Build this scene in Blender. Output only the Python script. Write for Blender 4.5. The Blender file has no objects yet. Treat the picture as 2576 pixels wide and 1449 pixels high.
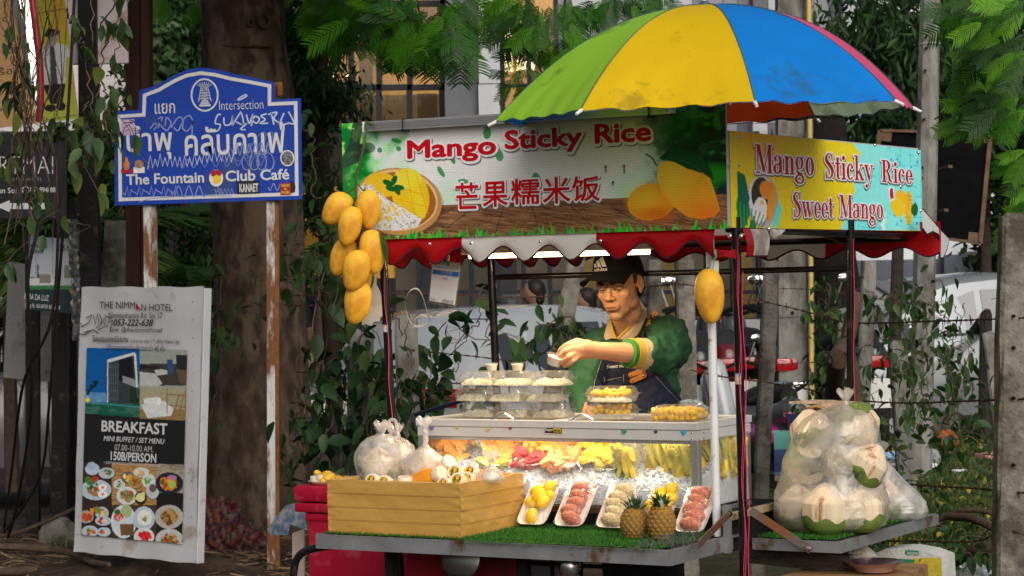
import bpy,bmesh,math,random
import numpy as np
from mathutils import Vector,Matrix,Euler
random.seed(7)
SC=bpy.context.scene
COL=SC.collection
FU,CU,CV=5838.0,1288.0,724.5
HC=1.5
ROLL,PITCH=0.021,-0.0049
_f=Vector((0,math.cos(PITCH),math.sin(PITCH)))
_r=Vector((math.cos(ROLL),0,-math.sin(ROLL)))
_u=_r.cross(_f).normalized();_r=_f.cross(_u).normalized()
cam_d=bpy.data.cameras.new('camera');cam=bpy.data.objects.new('camera',cam_d);COL.objects.link(cam)
cam.matrix_world=Matrix(((_r.x,_u.x,-_f.x,0),(_r.y,_u.y,-_f.y,0),(_r.z,_u.z,-_f.z,HC),(0,0,0,1)))
cam_d.sensor_width=36.0;cam_d.lens=FU/2576*36.0
cam_d.clip_start=0.1;cam_d.clip_end=400
cam_d.dof.use_dof=True;cam_d.dof.focus_distance=7.3;cam_d.dof.aperture_fstop=15.0
SC.camera=cam
W=bpy.data.worlds.new('World');SC.world=W;W.use_nodes=True
wn=W.node_tree.nodes;wl=W.node_tree.links
sky=wn.new('ShaderNodeTexSky');sky.sky_type='NISHITA';sky.sun_disc=False
SUN_EL,SUN_ROT=math.radians(33),math.radians(163)
sky.sun_elevation=SUN_EL;sky.sun_rotation=SUN_ROT
sky.dust_density=5.0;sky.air_density=1.2;sky.ozone_density=1.0
hsv=wn.new('ShaderNodeHueSaturation');hsv.inputs['Saturation'].default_value=0.65
wl.new(sky.outputs[0],hsv.inputs['Color']);wl.new(hsv.outputs[0],wn['Background'].inputs[0])
wn['Background'].inputs[1].default_value=0.09
sd=bpy.data.lights.new('sun','SUN');sd.energy=1.9;sd.angle=math.radians(60);sd.color=(1,.97,.92)
so=bpy.data.objects.new('sun',sd);COL.objects.link(so)
_sdir=Vector((math.sin(SUN_ROT)*math.cos(SUN_EL),math.cos(SUN_ROT)*math.cos(SUN_EL),math.sin(SUN_EL)))
so.rotation_euler=_sdir.to_track_quat('Z','Y').to_euler();so.location=_sdir*30
SC.view_settings.view_transform='Standard';SC.view_settings.look='None'
SC.view_settings.exposure=0.1;SC.view_settings.gamma=1.0
SC.render.engine='CYCLES'
SC.cycles.max_bounces=6;SC.cycles.diffuse_bounces=3;SC.cycles.glossy_bounces=3
SC.cycles.transmission_bounces=4;SC.cycles.transparent_max_bounces=24
SC.cycles.caustics_reflective=False;SC.cycles.caustics_refractive=False
SC.cycles.sample_clamp_indirect=4.0
def ray(u,v):
 d=_f+_r*((u-CU)/FU)+_u*((CV-v)/FU)
 return d/d.y
def P(u,v,d):
 r=ray(u,v);return Vector((r.x*d,d,HC+r.z*d))
def proj(p):
 q=Vector(p)-Vector((0,0,HC));z=q.dot(_f)
 return CU+FU*q.dot(_r)/z,CV-FU*q.dot(_u)/z
def ground(u,v,z=0.0):
 r=ray(u,v);d=(z-HC)/r.z;return Vector((r.x*d,d,z))
AX=Vector((.863,-.5053,0));BX=Vector((.5053,.863,0));RZ=math.atan2(AX.y,AX.x)
OC=P(1686,1390,6.5);OC.z=0.0
def CW(a,b,z):return OC+AX*a+BX*b+Vector((0,0,z))
def onb(u,v,b):
 r=ray(u,v);n=BX;o=Vector((0,0,HC));t=(OC+BX*b-o).dot(n)/r.dot(n);p=o+r*t
 return(p-OC).dot(AX),p.z
def ona(u,v,a):
 r=ray(u,v);n=AX;o=Vector((0,0,HC));t=(OC+AX*a-o).dot(n)/r.dot(n);p=o+r*t
 return(p-OC).dot(BX),p.z
def onz(u,v,z):
 p=ground(u,v,z);q=p-Vector((OC.x,OC.y,z));return q.dot(AX),q.dot(BX)
MATS={}
def mat(name,col,rough=.55,metal=0.0,var=.12,scale=8.0,bump=0.0,bscale=40.0,spec=.22,dirt=None,dirt_amt=.35,dirt_scale=3.0,coat=0.0,emit=0.0,stretch=None,sub=0.0,trans=0.0,sheen=0.0,cattr=False,wave=None):
 if name in MATS:return MATS[name]
 m=bpy.data.materials.new(name);m.use_nodes=True;nt=m.node_tree;N=nt.nodes;L=nt.links
 b=N['Principled BSDF']
 b.inputs['Roughness'].default_value=rough;b.inputs['Metallic'].default_value=metal
 b.inputs['Specular IOR Level'].default_value=spec;b.inputs['Coat Weight'].default_value=coat
 b.inputs['Sheen Weight'].default_value=sheen
 if sub:b.inputs['Subsurface Weight'].default_value=sub;b.inputs['Subsurface Radius'].default_value=(.02,.01,.005);b.inputs['Subsurface Scale'].default_value=.5
 tc=N.new('ShaderNodeTexCoord');mp=N.new('ShaderNodeMapping');L.new(tc.outputs['Object'],mp.inputs[0])
 if stretch:mp.inputs['Scale'].default_value=stretch
 n1=N.new('ShaderNodeTexNoise');n1.inputs['Scale'].default_value=scale;n1.inputs['Detail'].default_value=5;L.new(mp.outputs[0],n1.inputs[0])
 if cattr:
  at=N.new('ShaderNodeAttribute');at.attribute_name='Col';base=at.outputs['Color']
 else:
  rgb=N.new('ShaderNodeRGB');rgb.outputs[0].default_value=(*col,1);base=rgb.outputs[0]
 hv=N.new('ShaderNodeHueSaturation');L.new(base,hv.inputs['Color'])
 mr=N.new('ShaderNodeMapRange');mr.inputs[1].default_value=.3;mr.inputs[2].default_value=.7
 mr.inputs[3].default_value=1-var;mr.inputs[4].default_value=1+var;L.new(n1.outputs[0],mr.inputs[0]);L.new(mr.outputs[0],hv.inputs['Value'])
 out=hv.outputs[0]
 if dirt is not None:
  n2=N.new('ShaderNodeTexNoise');n2.inputs['Scale'].default_value=dirt_scale;n2.inputs['Detail'].default_value=8;n2.inputs['Roughness'].default_value=.65
  L.new(mp.outputs[0],n2.inputs[0])
  r2=N.new('ShaderNodeMapRange');r2.inputs[1].default_value=.62-dirt_amt*.35;r2.inputs[2].default_value=.68-dirt_amt*.2;L.new(n2.outputs[0],r2.inputs[0])
  mx=N.new('ShaderNodeMix');mx.data_type='RGBA';L.new(r2.outputs[0],mx.inputs[0]);L.new(out,mx.inputs[6]);mx.inputs[7].default_value=(*dirt,1)
  out=mx.outputs[2]
 L.new(out,b.inputs['Base Color'])
 if emit:L.new(out,b.inputs['Emission Color']);b.inputs['Emission Strength'].default_value=emit
 if bump:
  n3=N.new('ShaderNodeTexNoise');n3.inputs['Scale'].default_value=bscale;n3.inputs['Detail'].default_value=6;L.new(mp.outputs[0],n3.inputs[0])
  bp=N.new('ShaderNodeBump');bp.inputs['Strength'].default_value=bump;bp.inputs['Distance'].default_value=.01;L.new(n3.outputs[0],bp.inputs['Height']);L.new(bp.outputs[0],b.inputs['Normal'])
 if trans:
  tr=N.new('ShaderNodeBsdfTranslucent');L.new(out,tr.inputs[0]);ms=N.new('ShaderNodeMixShader');ms.inputs[0].default_value=trans
  L.new(b.outputs[0],ms.inputs[1]);L.new(tr.outputs[0],ms.inputs[2]);L.new(ms.outputs[0],N['Material Output'].inputs[0])
 MATS[name]=m;return m
def film(name,tint=(1,1,1),haze=.06,hazecol=(.9,.9,.9),rough=.12,gloss=.5,bump=.0,bscale=30,stretch=None,tint_amt=0.0):
 """thin clear or milky plastic or glass"""
 if name in MATS:return MATS[name]
 m=bpy.data.materials.new(name);m.use_nodes=True;nt=m.node_tree;N=nt.nodes;L=nt.links
 for n in list(N):
  if n.type=='BSDF_PRINCIPLED':N.remove(n)
 tp=N.new('ShaderNodeBsdfTransparent');tp.inputs[0].default_value=(*[1-(1-c)*tint_amt for c in tint],1)
 df=N.new('ShaderNodeBsdfDiffuse');df.inputs[0].default_value=(*hazecol,1)
 tl=N.new('ShaderNodeBsdfTranslucent');tl.inputs[0].default_value=(*hazecol,1)
 gl=N.new('ShaderNodeBsdfGlossy');gl.inputs['Roughness'].default_value=rough
 a1=N.new('ShaderNodeMixShader');a1.inputs[0].default_value=.5;L.new(df.outputs[0],a1.inputs[1]);L.new(tl.outputs[0],a1.inputs[2])
 a2=N.new('ShaderNodeMixShader');L.new(tp.outputs[0],a2.inputs[1]);L.new(a1.outputs[0],a2.inputs[2])
 tc=N.new('ShaderNodeTexCoord');mp=N.new('ShaderNodeMapping');L.new(tc.outputs['Object'],mp.inputs[0])
 if stretch:mp.inputs['Scale'].default_value=stretch
 nz=N.new('ShaderNodeTexNoise');nz.inputs['Scale'].default_value=bscale;nz.inputs['Detail'].default_value=4;L.new(mp.outputs[0],nz.inputs[0])
 mr=N.new('ShaderNodeMapRange');mr.inputs[1].default_value=.35;mr.inputs[2].default_value=.7;mr.inputs[3].default_value=haze*.5;mr.inputs[4].default_value=min(1,haze*1.7)
 L.new(nz.outputs[0],mr.inputs[0]);L.new(mr.outputs[0],a2.inputs[0])
 fr=N.new('ShaderNodeFresnel');fr.inputs[0].default_value=1.45
 mu=N.new('ShaderNodeMath');mu.operation='MULTIPLY';mu.inputs[1].default_value=gloss*2;mu.use_clamp=True;L.new(fr.outputs[0],mu.inputs[0]);mn=N.new('ShaderNodeMath');mn.operation='MINIMUM';mn.inputs[1].default_value=.30;L.new(mu.outputs[0],mn.inputs[0]);mu=mn
 a3=N.new('ShaderNodeMixShader');L.new(mu.outputs[0],a3.inputs[0]);L.new(a2.outputs[0],a3.inputs[1]);L.new(gl.outputs[0],a3.inputs[2])
 L.new(a3.outputs[0],N['Material Output'].inputs[0])
 if bump:
  bp=N.new('ShaderNodeBump');bp.inputs['Strength'].default_value=bump;bp.inputs['Distance'].default_value=.01
  L.new(nz.outputs[0],bp.inputs['Height'])
  for s in(gl,df,fr):L.new(bp.outputs[0],s.inputs['Normal'])
 MATS[name]=m;return m
def setp(o,label=None,cat=None,group=None,kind=None):
 if label:o['label']=label
 if cat:o['category']=cat
 if group:o['group']=group
 if kind:o['kind']=kind
 return o
def chain(o):
 m=Matrix.Identity(4)
 while o is not None:
  m=Matrix.LocRotScale(o.location,o.rotation_euler,o.scale)@m;o=o.parent
 return m
def thing(name,label,cat,loc=(0,0,0),rz=0.0,group=None,rot=None):
 o=bpy.data.objects.new(name,None);COL.objects.link(o);o.empty_display_size=.1
 o.location=loc;o.rotation_euler=rot if rot is not None else(0,0,rz)
 return setp(o,label,cat,group)
def cthing(name,label,cat,a=0,b=0,z=0,rz=0.0,group=None):
 return thing(name,label,cat,CW(a,b,z),RZ+rz,group)
def link(name,me,parent=None,loc=None,rot=None,scl=None):
 o=bpy.data.objects.new(name,me);COL.objects.link(o);o.parent=parent
 if loc is not None:o.location=loc
 if rot is not None:o.rotation_euler=rot
 if scl is not None:o.scale=scl if hasattr(scl,'__len__')else(scl,)*3
 return o
def dup(root,loc=None,rot=None,label=None,scl=None,parent=None):
 r=root.copy();COL.objects.link(r)
 if loc is not None:r.location=loc
 if rot is not None:r.rotation_euler=rot
 if scl is not None:r.scale=scl if hasattr(scl,'__len__')else(scl,)*3
 if label:r['label']=label
 for ch in[c for c in bpy.data.objects if c.parent==root]:
  c=ch.copy();COL.objects.link(c);c.parent=r
  for g in[q for q in bpy.data.objects if q.parent==ch]:
   d=g.copy();COL.objects.link(d);d.parent=c
 return r
def mesh_np(name,V,F,m,smooth=False,mats=None,mi=None,cols=None):
 me=bpy.data.meshes.new(name);V=np.asarray(V,dtype=np.float32)
 if isinstance(F,np.ndarray):
  n,k=F.shape;me.vertices.add(len(V));me.vertices.foreach_set('co',V.ravel())
  me.loops.add(n*k);me.loops.foreach_set('vertex_index',F.astype(np.int32).ravel())
  me.polygons.add(n);me.polygons.foreach_set('loop_start',np.arange(0,n*k,k,dtype=np.int32))
  me.update(calc_edges=True)
 else:
  me.from_pydata([tuple(map(float,v))for v in V],[],F)
 for q in(mats or[m]):me.materials.append(q)
 if mi is not None:me.polygons.foreach_set('material_index',np.asarray(mi,dtype=np.int32))
 if smooth:me.polygons.foreach_set('use_smooth',np.ones(len(me.polygons),dtype=bool))
 if cols is not None:
  at=me.color_attributes.new('Col','FLOAT_COLOR','POINT');c=np.ones((len(V),4),dtype=np.float32);c[:,:3]=cols;at.data.foreach_set('color',c.ravel())
 me.validate();return me
class MB:
 """collects shapes; build() links them as one mesh object"""
 def __init__(s):s.v=[];s.f=[];s.mi=[];s.m=0
 def add(s,vs,fs):
  k=len(s.v);s.v+=[tuple(v)for v in vs];s.f+=[tuple(i+k for i in f)for f in fs];s.mi+=[s.m]*len(fs);return s
 def box(s,lo,hi,bev=0.0,R=None,O=None):
  x0,y0,z0=lo;x1,y1,z1=hi
  if bev:
   bm=bmesh.new();bmesh.ops.create_cube(bm,size=1)
   for v in bm.verts:v.co=Vector(((x0+x1)/2+v.co.x*(x1-x0),(y0+y1)/2+v.co.y*(y1-y0),(z0+z1)/2+v.co.z*(z1-z0)))
   bmesh.ops.bevel(bm,geom=bm.edges[:],offset=bev,segments=2,affect='EDGES',profile=.5)
   bm.verts.ensure_lookup_table();vs=[v.co.copy()for v in bm.verts];fs=[[v.index for v in f.verts]for f in bm.faces];bm.free()
  else:
   vs=[Vector(c)for c in((x0,y0,z0),(x1,y0,z0),(x1,y1,z0),(x0,y1,z0),(x0,y0,z1),(x1,y0,z1),(x1,y1,z1),(x0,y1,z1))]
   fs=[(0,3,2,1),(4,5,6,7),(0,1,5,4),(1,2,6,5),(2,3,7,6),(3,0,4,7)]
  if R is not None:vs=[R@v for v in vs]
  if O is not None:vs=[v+Vector(O)for v in vs]
  return s.add(vs,fs)
 def bar(s,p,q,w,h,up=(0,0,1)):
  p=Vector(p);q=Vector(q);d=(q-p).normalized();x=d.cross(Vector(up))
  if x.length<1e-4:x=d.cross(Vector((1,0,0)))
  x.normalize();y=x.cross(d)
  vs=[c+x*sx*w/2+y*sy*h/2 for c in(p,q)for sx,sy in((-1,-1),(1,-1),(1,1),(-1,1))]
  return s.add(vs,[(0,1,2,3),(7,6,5,4),(0,4,5,1),(1,5,6,2),(2,6,7,3),(3,7,4,0)])
 def tube(s,pts,r,n=8,cap=True,twist=0):
  pts=[Vector(p)for p in pts];m=len(pts);rs=r if hasattr(r,'__len__')else[r]*m
  vs=[];x=None
  for i,p in enumerate(pts):
   d=(pts[min(i+1,m-1)]-pts[max(i-1,0)])
   d=d.normalized()if d.length>1e-9 else Vector((0,0,1))
   if x is None:x=d.orthogonal().normalized()
   else:
    x=x-d*x.dot(d);x=x.normalized()if x.length>1e-6 else d.orthogonal().normalized()
   y=d.cross(x)
   for k in range(n):
    t=2*math.pi*k/n;vs.append(p+(x*math.cos(t)+y*math.sin(t))*rs[i])
  fs=[(i*n+k,i*n+(k+1)%n,(i+1)*n+(k+1)%n,(i+1)*n+k)for i in range(m-1)for k in range(n)]
  if cap:fs+=[tuple(range(n))[::-1],tuple((m-1)*n+k for k in range(n))]
  return s.add(vs,fs)
 def lathe(s,prof,n=24,O=(0,0,0),R=None,sx=1,sy=1):
  vs=[];O=Vector(O)
  for r,z in prof:
   for k in range(n):
    t=2*math.pi*k/n;p=Vector((r*math.cos(t)*sx,r*math.sin(t)*sy,z));vs.append((R@p if R is not None else p)+O)
  m=len(prof);fs=[(i*n+k,i*n+(k+1)%n,(i+1)*n+(k+1)%n,(i+1)*n+k)for i in range(m-1)for k in range(n)]
  if prof[0][0]>1e-6:fs.append(tuple(range(n))[::-1])
  if prof[-1][0]>1e-6:fs.append(tuple((m-1)*n+k for k in range(n)))
  return s.add(vs,fs)
 def ball(s,c,r,n=12,R=None,jit=0,seed=0):
  rr=r if hasattr(r,'__len__')else(r,r,r);rng=random.Random(seed);vs=[];c=Vector(c)
  m=max(4,n//2+1)
  for i in range(m+1):
   ph=math.pi*i/m
   for k in range(n):
    t=2*math.pi*k/n;j=1+(rng.random()-.5)*jit
    p=Vector((rr[0]*math.sin(ph)*math.cos(t)*j,rr[1]*math.sin(ph)*math.sin(t)*j,rr[2]*math.cos(ph)*j));vs.append((R@p if R is not None else p)+c)
  fs=[(i*n+k,(i+1)*n+k,(i+1)*n+(k+1)%n,i*n+(k+1)%n)for i in range(m)for k in range(n)]
  return s.add(vs,fs)
 def prism(s,poly,y0,y1):
  n=len(poly);vs=[(x,y0,z)for x,z in poly]+[(x,y1,z)for x,z in poly]
  fs=[tuple(range(n)),tuple(range(n,2*n))[::-1]]+[(i,i+n,(i+1)%n+n,(i+1)%n)for i in range(n)]
  return s.add(vs,fs)
 def grid(s,fn,nu,nv,close_u=False):
  vs=[fn(i/(nu if close_u else nu-1),j/(nv-1))for j in range(nv)for i in range(nu)]
  cu=nu if close_u else nu-1
  fs=[(j*nu+i,j*nu+(i+1)%nu,(j+1)*nu+(i+1)%nu,(j+1)*nu+i)for j in range(nv-1)for i in range(cu)]
  return s.add(vs,fs)
 def me(s,name,m,smooth=False,recalc=True):
  me=bpy.data.meshes.new(name);me.from_pydata([tuple(map(float,v))for v in s.v],[],s.f)
  for q in(m if isinstance(m,(list,tuple))else[m]):me.materials.append(q)
  if isinstance(m,(list,tuple)):me.polygons.foreach_set('material_index',s.mi)
  if recalc:
   bm=bmesh.new();bm.from_mesh(me);bmesh.ops.remove_doubles(bm,verts=bm.verts,dist=1e-6);bmesh.ops.recalc_face_normals(bm,faces=bm.faces);bm.to_mesh(me);bm.free()
  if smooth:
   me.polygons.foreach_set('use_smooth',np.ones(len(me.polygons),dtype=bool))
   try:me.set_sharp_from_angle(angle=math.radians(smooth if smooth is not True else 40))
   except Exception:pass
  me.validate();return me
 def build(s,name,m,parent=None,smooth=False,world=False,recalc=True):
  if world and parent is not None:
   inv=chain(parent).inverted();s.v=[tuple(inv@Vector(v))for v in s.v]
  return link(name,s.me(name,m,smooth,recalc),parent)
def Rx(a):return Matrix.Rotation(a,3,'X')
def Ry(a):return Matrix.Rotation(a,3,'Y')
def Rz(a):return Matrix.Rotation(a,3,'Z')
def cat(pts,k=6):
 pts=[Vector(p)for p in pts];out=[]
 for i in range(len(pts)-1):
  p0,p1,p2,p3=pts[max(i-1,0)],pts[i],pts[i+1],pts[min(i+2,len(pts)-1)]
  for j in range(k):
   t=j/k;out.append(.5*((2*p1)+(p2-p0)*t+(2*p0-5*p1+4*p2-p3)*t*t+(3*p1-p0-3*p2+p3)*t**3))
 out.append(pts[-1]);return out
def _hash(ix,iy,seed):
 h=(ix*374761393+iy*668265263+seed*1274126177)&0xffffffff
 h=((h^(h>>13))*1274126177)&0xffffffff
 return((h^(h>>16))&0xffff)/65535.0
def vn(x,y,seed=0):
 x=np.asarray(x,dtype=np.float64);y=np.asarray(y,dtype=np.float64)
 ix=np.floor(x).astype(np.int64);iy=np.floor(y).astype(np.int64);fx=x-ix;fy=y-iy
 fx=fx*fx*(3-2*fx);fy=fy*fy*(3-2*fy)
 a=_hash(ix,iy,seed);b=_hash(ix+1,iy,seed);c=_hash(ix,iy+1,seed);d=_hash(ix+1,iy+1,seed)
 return a+(b-a)*fx+(c-a)*fy+(a-b-c+d)*fx*fy
def fbm(x,y,seed=0,o=4):
 s=0;w=.5
 for i in range(o):s=s+w*vn(x*2**i,y*2**i,seed+i);w*=.5
 return s/(1-.5**o)
class Board:
 """a board standing at origin O, x to the right, z up (both unit vectors); answers picture coordinates"""
 def __init__(s,O,X,Z,name=None,label=None,cat=None,group=None):
  s.O=Vector(O);s.X=Vector(X).normalized();s.Z=Vector(Z);s.Z=(s.Z-s.X*s.Z.dot(s.X)).normalized();s.N=s.Z.cross(s.X)
  s.M=Matrix(((s.X.x,s.N.x,s.Z.x,0),(s.X.y,s.N.y,s.Z.y,0),(s.X.z,s.N.z,s.Z.z,0),(0,0,0,1))).to_euler()
  s.e=None
  if name:s.e=thing(name,label,cat,s.O,group=group,rot=s.M)
 def xz(s,u,v):
  r=ray(u,v);o=Vector((0,0,HC));t=(s.O-o).dot(s.N)/r.dot(s.N);q=o+r*t-s.O
  return q.dot(s.X),q.dot(s.Z)
 def w(s,x,z,y=0):return s.O+s.X*x+s.Z*z+s.N*y
 def text(s,txt,u0,v0,u1,v1,m,y=-.004,fat=0.0,name='lettering',parent=None,shear=0.0,spacing=1.0,x0z0=None):
  """text whose ink fills the box with lower left (u0,v0) and upper right (u1,v1)"""
  me=text_mesh(txt,fat,shear,spacing,m)
  if me is None:return None
  n=len(me.vertices);co=np.empty(n*3,dtype=np.float32);me.vertices.foreach_get('co',co);co=co.reshape(-1,3)
  lo=co.min(0);hi=co.max(0)
  a0,b0=s.xz(u0,v0)if x0z0 is None else x0z0[:2]
  if x0z0 is None:
   a1,b1=s.xz(u1,v1)
  else:a1,b1=x0z0[2:]
  sx=(a1-a0)/max(hi[0]-lo[0],1e-6);sz=(b1-b0)/max(hi[1]-lo[1],1e-6)
  out=np.zeros_like(co);out[:,0]=a0+(co[:,0]-lo[0])*sx;out[:,2]=b0+(co[:,1]-lo[1])*sz;out[:,1]=y-co[:,2]
  me.vertices.foreach_set('co',out.ravel());me.update()
  return link(name,me,parent or s.e)
_TC={}
def text_mesh(txt,fat,shear,spacing,m):
 if fat>0:
  me=text_mesh(txt,0.0,shear,spacing,m)
  if me is None:return None
  c=getco(me);F=[tuple(p.vertices)for p in me.polygons];n=len(c);n_=8 if fat<.04 else 14;V=[c];FF=list(F)
  for k in range(n_):
   a=6.2832*k/n_;V.append(c+np.array((math.cos(a)*fat,math.sin(a)*fat,.00003*(k+1))));FF+=[tuple(i+n*(k+1)for i in f)for f in F]
  bpy.data.meshes.remove(me);return mesh_np('lettering',np.concatenate(V),FF,m)
 cu=bpy.data.curves.new('lettering','FONT');cu.body=txt;cu.offset=fat;cu.shear=shear;cu.space_character=spacing
 cu.resolution_u=3;o=bpy.data.objects.new('lettering',cu);COL.objects.link(o)
 dg=bpy.context.evaluated_depsgraph_get();me=bpy.data.meshes.new_from_object(o.evaluated_get(dg))
 bpy.data.objects.remove(o);bpy.data.curves.remove(cu)
 if me is None or len(me.vertices)==0:return None
 me.materials.clear();me.materials.append(m);return me
class Canvas:
 """a fine grid of coloured points on a Board: a flat print"""
 def __init__(s,B,x0,z0,x1,z1,px=.0030,bg=(1,1,1)):
  s.B=B;s.w=max(2,int((x1-x0)/px));s.h=max(2,int((z1-z0)/px))
  xs=np.linspace(x0,x1,s.w);zs=np.linspace(z1,z0,s.h);s.X,s.Z=np.meshgrid(xs,zs)
  O=np.array(B.O);Xd=np.array(B.X);Zd=np.array(B.Z);p=O+s.X[...,None]*Xd+s.Z[...,None]*Zd-np.array((0,0,HC))
  zz=p@np.array(_f);s.U=CU+FU*(p@np.array(_r))/zz;s.V=CV-FU*(p@np.array(_u))/zz
  s.c=np.ones((s.h,s.w,3))*np.array(bg)
 def put(s,mask,col,a=1.0):
  mask=np.clip(np.asarray(mask,dtype=float)*a,0,1)[...,None];s.c=s.c*(1-mask)+np.asarray(col)*mask
 def ell(s,cu,cv,ru,rv,rot=0,soft=.0):
  c,q=math.cos(rot),math.sin(rot);du=s.U-cu;dv=s.V-cv;d=np.sqrt(((du*c+dv*q)/ru)**2+((-du*q+dv*c)/rv)**2)
  return(d<1).astype(float)if not soft else np.clip((1+soft-d)/(2*soft),0,1)
 def poly(s,pts):
  r=np.zeros(s.U.shape,dtype=bool);n=len(pts)
  for i in range(n):
   (x1,y1),(x2,y2)=pts[i],pts[(i+1)%n]
   if y1==y2:continue
   c=(s.V>min(y1,y2))&(s.V<=max(y1,y2))&(s.U<(s.V-y1)*(x2-x1)/(y2-y1)+x1);r^=c
  return r.astype(float)
 def line(s,pts,w):
  r=np.zeros(s.U.shape)
  for(x1,y1),(x2,y2)in zip(pts[:-1],pts[1:]):
   L2=max((x2-x1)**2+(y2-y1)**2,1e-9);t=np.clip(((s.U-x1)*(x2-x1)+(s.V-y1)*(y2-y1))/L2,0,1)
   d=np.hypot(s.U-x1-t*(x2-x1),s.V-y1-t*(y2-y1));r=np.maximum(r,np.clip((w/2-d)/.8+.5,0,1))
  return r
 def n(s,sc,seed=0,o=4,sy=None):return fbm(s.U/sc,s.V/(sy or sc),seed,o)
 def build(s,name,m,parent=None,y=-.003):
  V=np.stack([s.X.ravel(),np.full(s.X.size,y),s.Z.ravel()],1);i=np.arange(s.h*s.w).reshape(s.h,s.w)
  F=np.stack([i[:-1,:-1].ravel(),i[1:,:-1].ravel(),i[1:,1:].ravel(),i[:-1,1:].ravel()],1)
  return link(name,mesh_np(name,V,F,m,cols=s.c.reshape(-1,3)),parent or s.B.e)
def lin(r,g,b):
 return tuple((c/255/12.92 if c/255<=.04045 else((c/255+.055)/1.055)**2.4)for c in(r,g,b))
def blob(parts,voxel=.004,smooth=6,fac=.5):
 """parts: list of ('e', centre, radii, matrix|None) or ('c', p, q, rp, rq); returns a remeshed closed mesh"""
 b=MB()
 for t in parts:
  if t[0]=='e':b.ball(t[1],t[2],16,t[3]if len(t)>3 else None)
  else:
   p,q,r0,r1=Vector(t[1]),Vector(t[2]),t[3],t[4];n=6
   pts=[];rs=[];d=(q-p);L=d.length;d.normalize()
   for k in range(1,5):a=math.pi/2*k/4;pts.append(p-d*r0*math.cos(a));rs.append(r0*math.sin(a))
   for k in range(4):a=math.pi/2*k/4;pts.append(q+d*r1*math.sin(a));rs.append(r1*math.cos(a))
   b.tube(pts,rs,14)
 me=bpy.data.meshes.new('body');me.from_pydata([tuple(v)for v in b.v],[],b.f);me.update()
 bm=bmesh.new();bm.from_mesh(me);bmesh.ops.recalc_face_normals(bm,faces=bm.faces);bm.to_mesh(me);bm.free()
 o=bpy.data.objects.new('body',me);COL.objects.link(o)
 r=o.modifiers.new('r','REMESH');r.mode='VOXEL';r.voxel_size=voxel;r.use_smooth_shade=True
 if smooth:q=o.modifiers.new('s','SMOOTH');q.factor=fac;q.iterations=smooth
 dg=bpy.context.evaluated_depsgraph_get();out=bpy.data.meshes.new_from_object(o.evaluated_get(dg))
 bpy.data.objects.remove(o);out.materials.clear();return out
def getco(me):
 a=np.empty(len(me.vertices)*3,dtype=np.float32);me.vertices.foreach_get('co',a);return a.reshape(-1,3).astype(float)
def getno(me):
 a=np.empty(len(me.vertices)*3,dtype=np.float32);me.vertex_normals.foreach_get('vector',a);return a.reshape(-1,3).astype(float)
def setco(me,c):me.vertices.foreach_set('co',c.astype(np.float32).ravel());me.update()
def smoothall(me):me.polygons.foreach_set('use_smooth',np.ones(len(me.polygons),dtype=bool))
# ground, road
RNG=np.random.default_rng(11)
def road_y(x):return 15.9+(x+4)*.42
def make_ground():
 xs=np.concatenate([np.linspace(-40,-8,12)[:-1],np.linspace(-8,9,200),np.linspace(9,45,12)[1:]])
 ys=np.concatenate([np.linspace(-6,5,10)[:-1],np.linspace(5,24,240),np.linspace(24,120,16)[1:]])
 X,Y=np.meshgrid(xs,ys);m=np.clip((road_y(X)-Y)/.5,0,1)
 Z=(fbm(X*1.3,Y*1.3,3)-.5)*.12*m+(fbm(X*9,Y*9,5)-.5)*.03*m-.05*(1-m)-.02
 near=np.clip((9.5-Y)/2,0,1);Z=Z*(1-near)+(-.005)*near
 Z=Z-.24*(1-np.clip((road_y(X)-Y)/1.6,0,1))+.15*np.exp(-(((X+1.9)/.6)**2+((Y-12.0)/.5)**2))
 n=fbm(X*2.2,Y*2.2,8);n2=fbm(X*14,Y*14,9)
 soil=np.array((.035,.022,.015));straw=np.array((.09,.06,.035));grn=np.array((.035,.05,.018));g=np.clip((X-.6)/1.0,0,1)*np.clip((n-.30)*5,0,1)
 c=soil*(1-np.clip((n2-.45)*4,0,1)[...,None])+straw*np.clip((n2-.45)*4,0,1)[...,None]
 c=c*(1-g[...,None])+grn*g[...,None]
 i=np.arange(X.size).reshape(X.shape);F=np.stack([i[:-1,:-1].ravel(),i[:-1,1:].ravel(),i[1:,1:].ravel(),i[1:,:-1].ravel()],1)
 me=mesh_np('ground',np.stack([X.ravel(),Y.ravel(),Z.ravel()],1),F,mat('soil',(.1,.07,.05),.95,var=.35,scale=30,bump=.8,bscale=60,cattr=True),True,cols=c.reshape(-1,3))
 setp(link('ground',me),'bare brown soil of the roadside verge',kind='structure')
make_ground()
b=MB();pts=[(-40,road_y(-40)),(45,road_y(45)),(45,90),(-40,90)]
b.add([(x,y,-.22)for x,y in pts],[(0,1,2,3)])
setp(b.build('road',mat('asphalt',(.05,.045,.043),.85,var=.2,scale=6,bump=.4,bscale=150,dirt=(.12,.09,.07))),'grey asphalt street behind the verge',kind='structure')
def leaf_mesh(name,L,w,m,fold=.25,droop=.25,tip=1.0,n=4):
 """a leaf with a midrib fold lying along +x"""
 b=MB();vs=[];fs=[]
 for i in range(n+1):
  t=i/n;ww=w*(math.sin(math.pi*min(1,t*.96+.04)**.8)**.9)*.5;x=L*t;z=-droop*L*t*t
  vs+=[(x,-ww,z+fold*ww),(x,0,z),(x,ww,z+fold*ww)]
 for i in range(n):
  a=i*3;fs+=[(a,a+3,a+4,a+1),(a+1,a+4,a+5,a+2)]
 b.add(vs,fs);return b.me(name,m,smooth=True,recalc=False)
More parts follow.
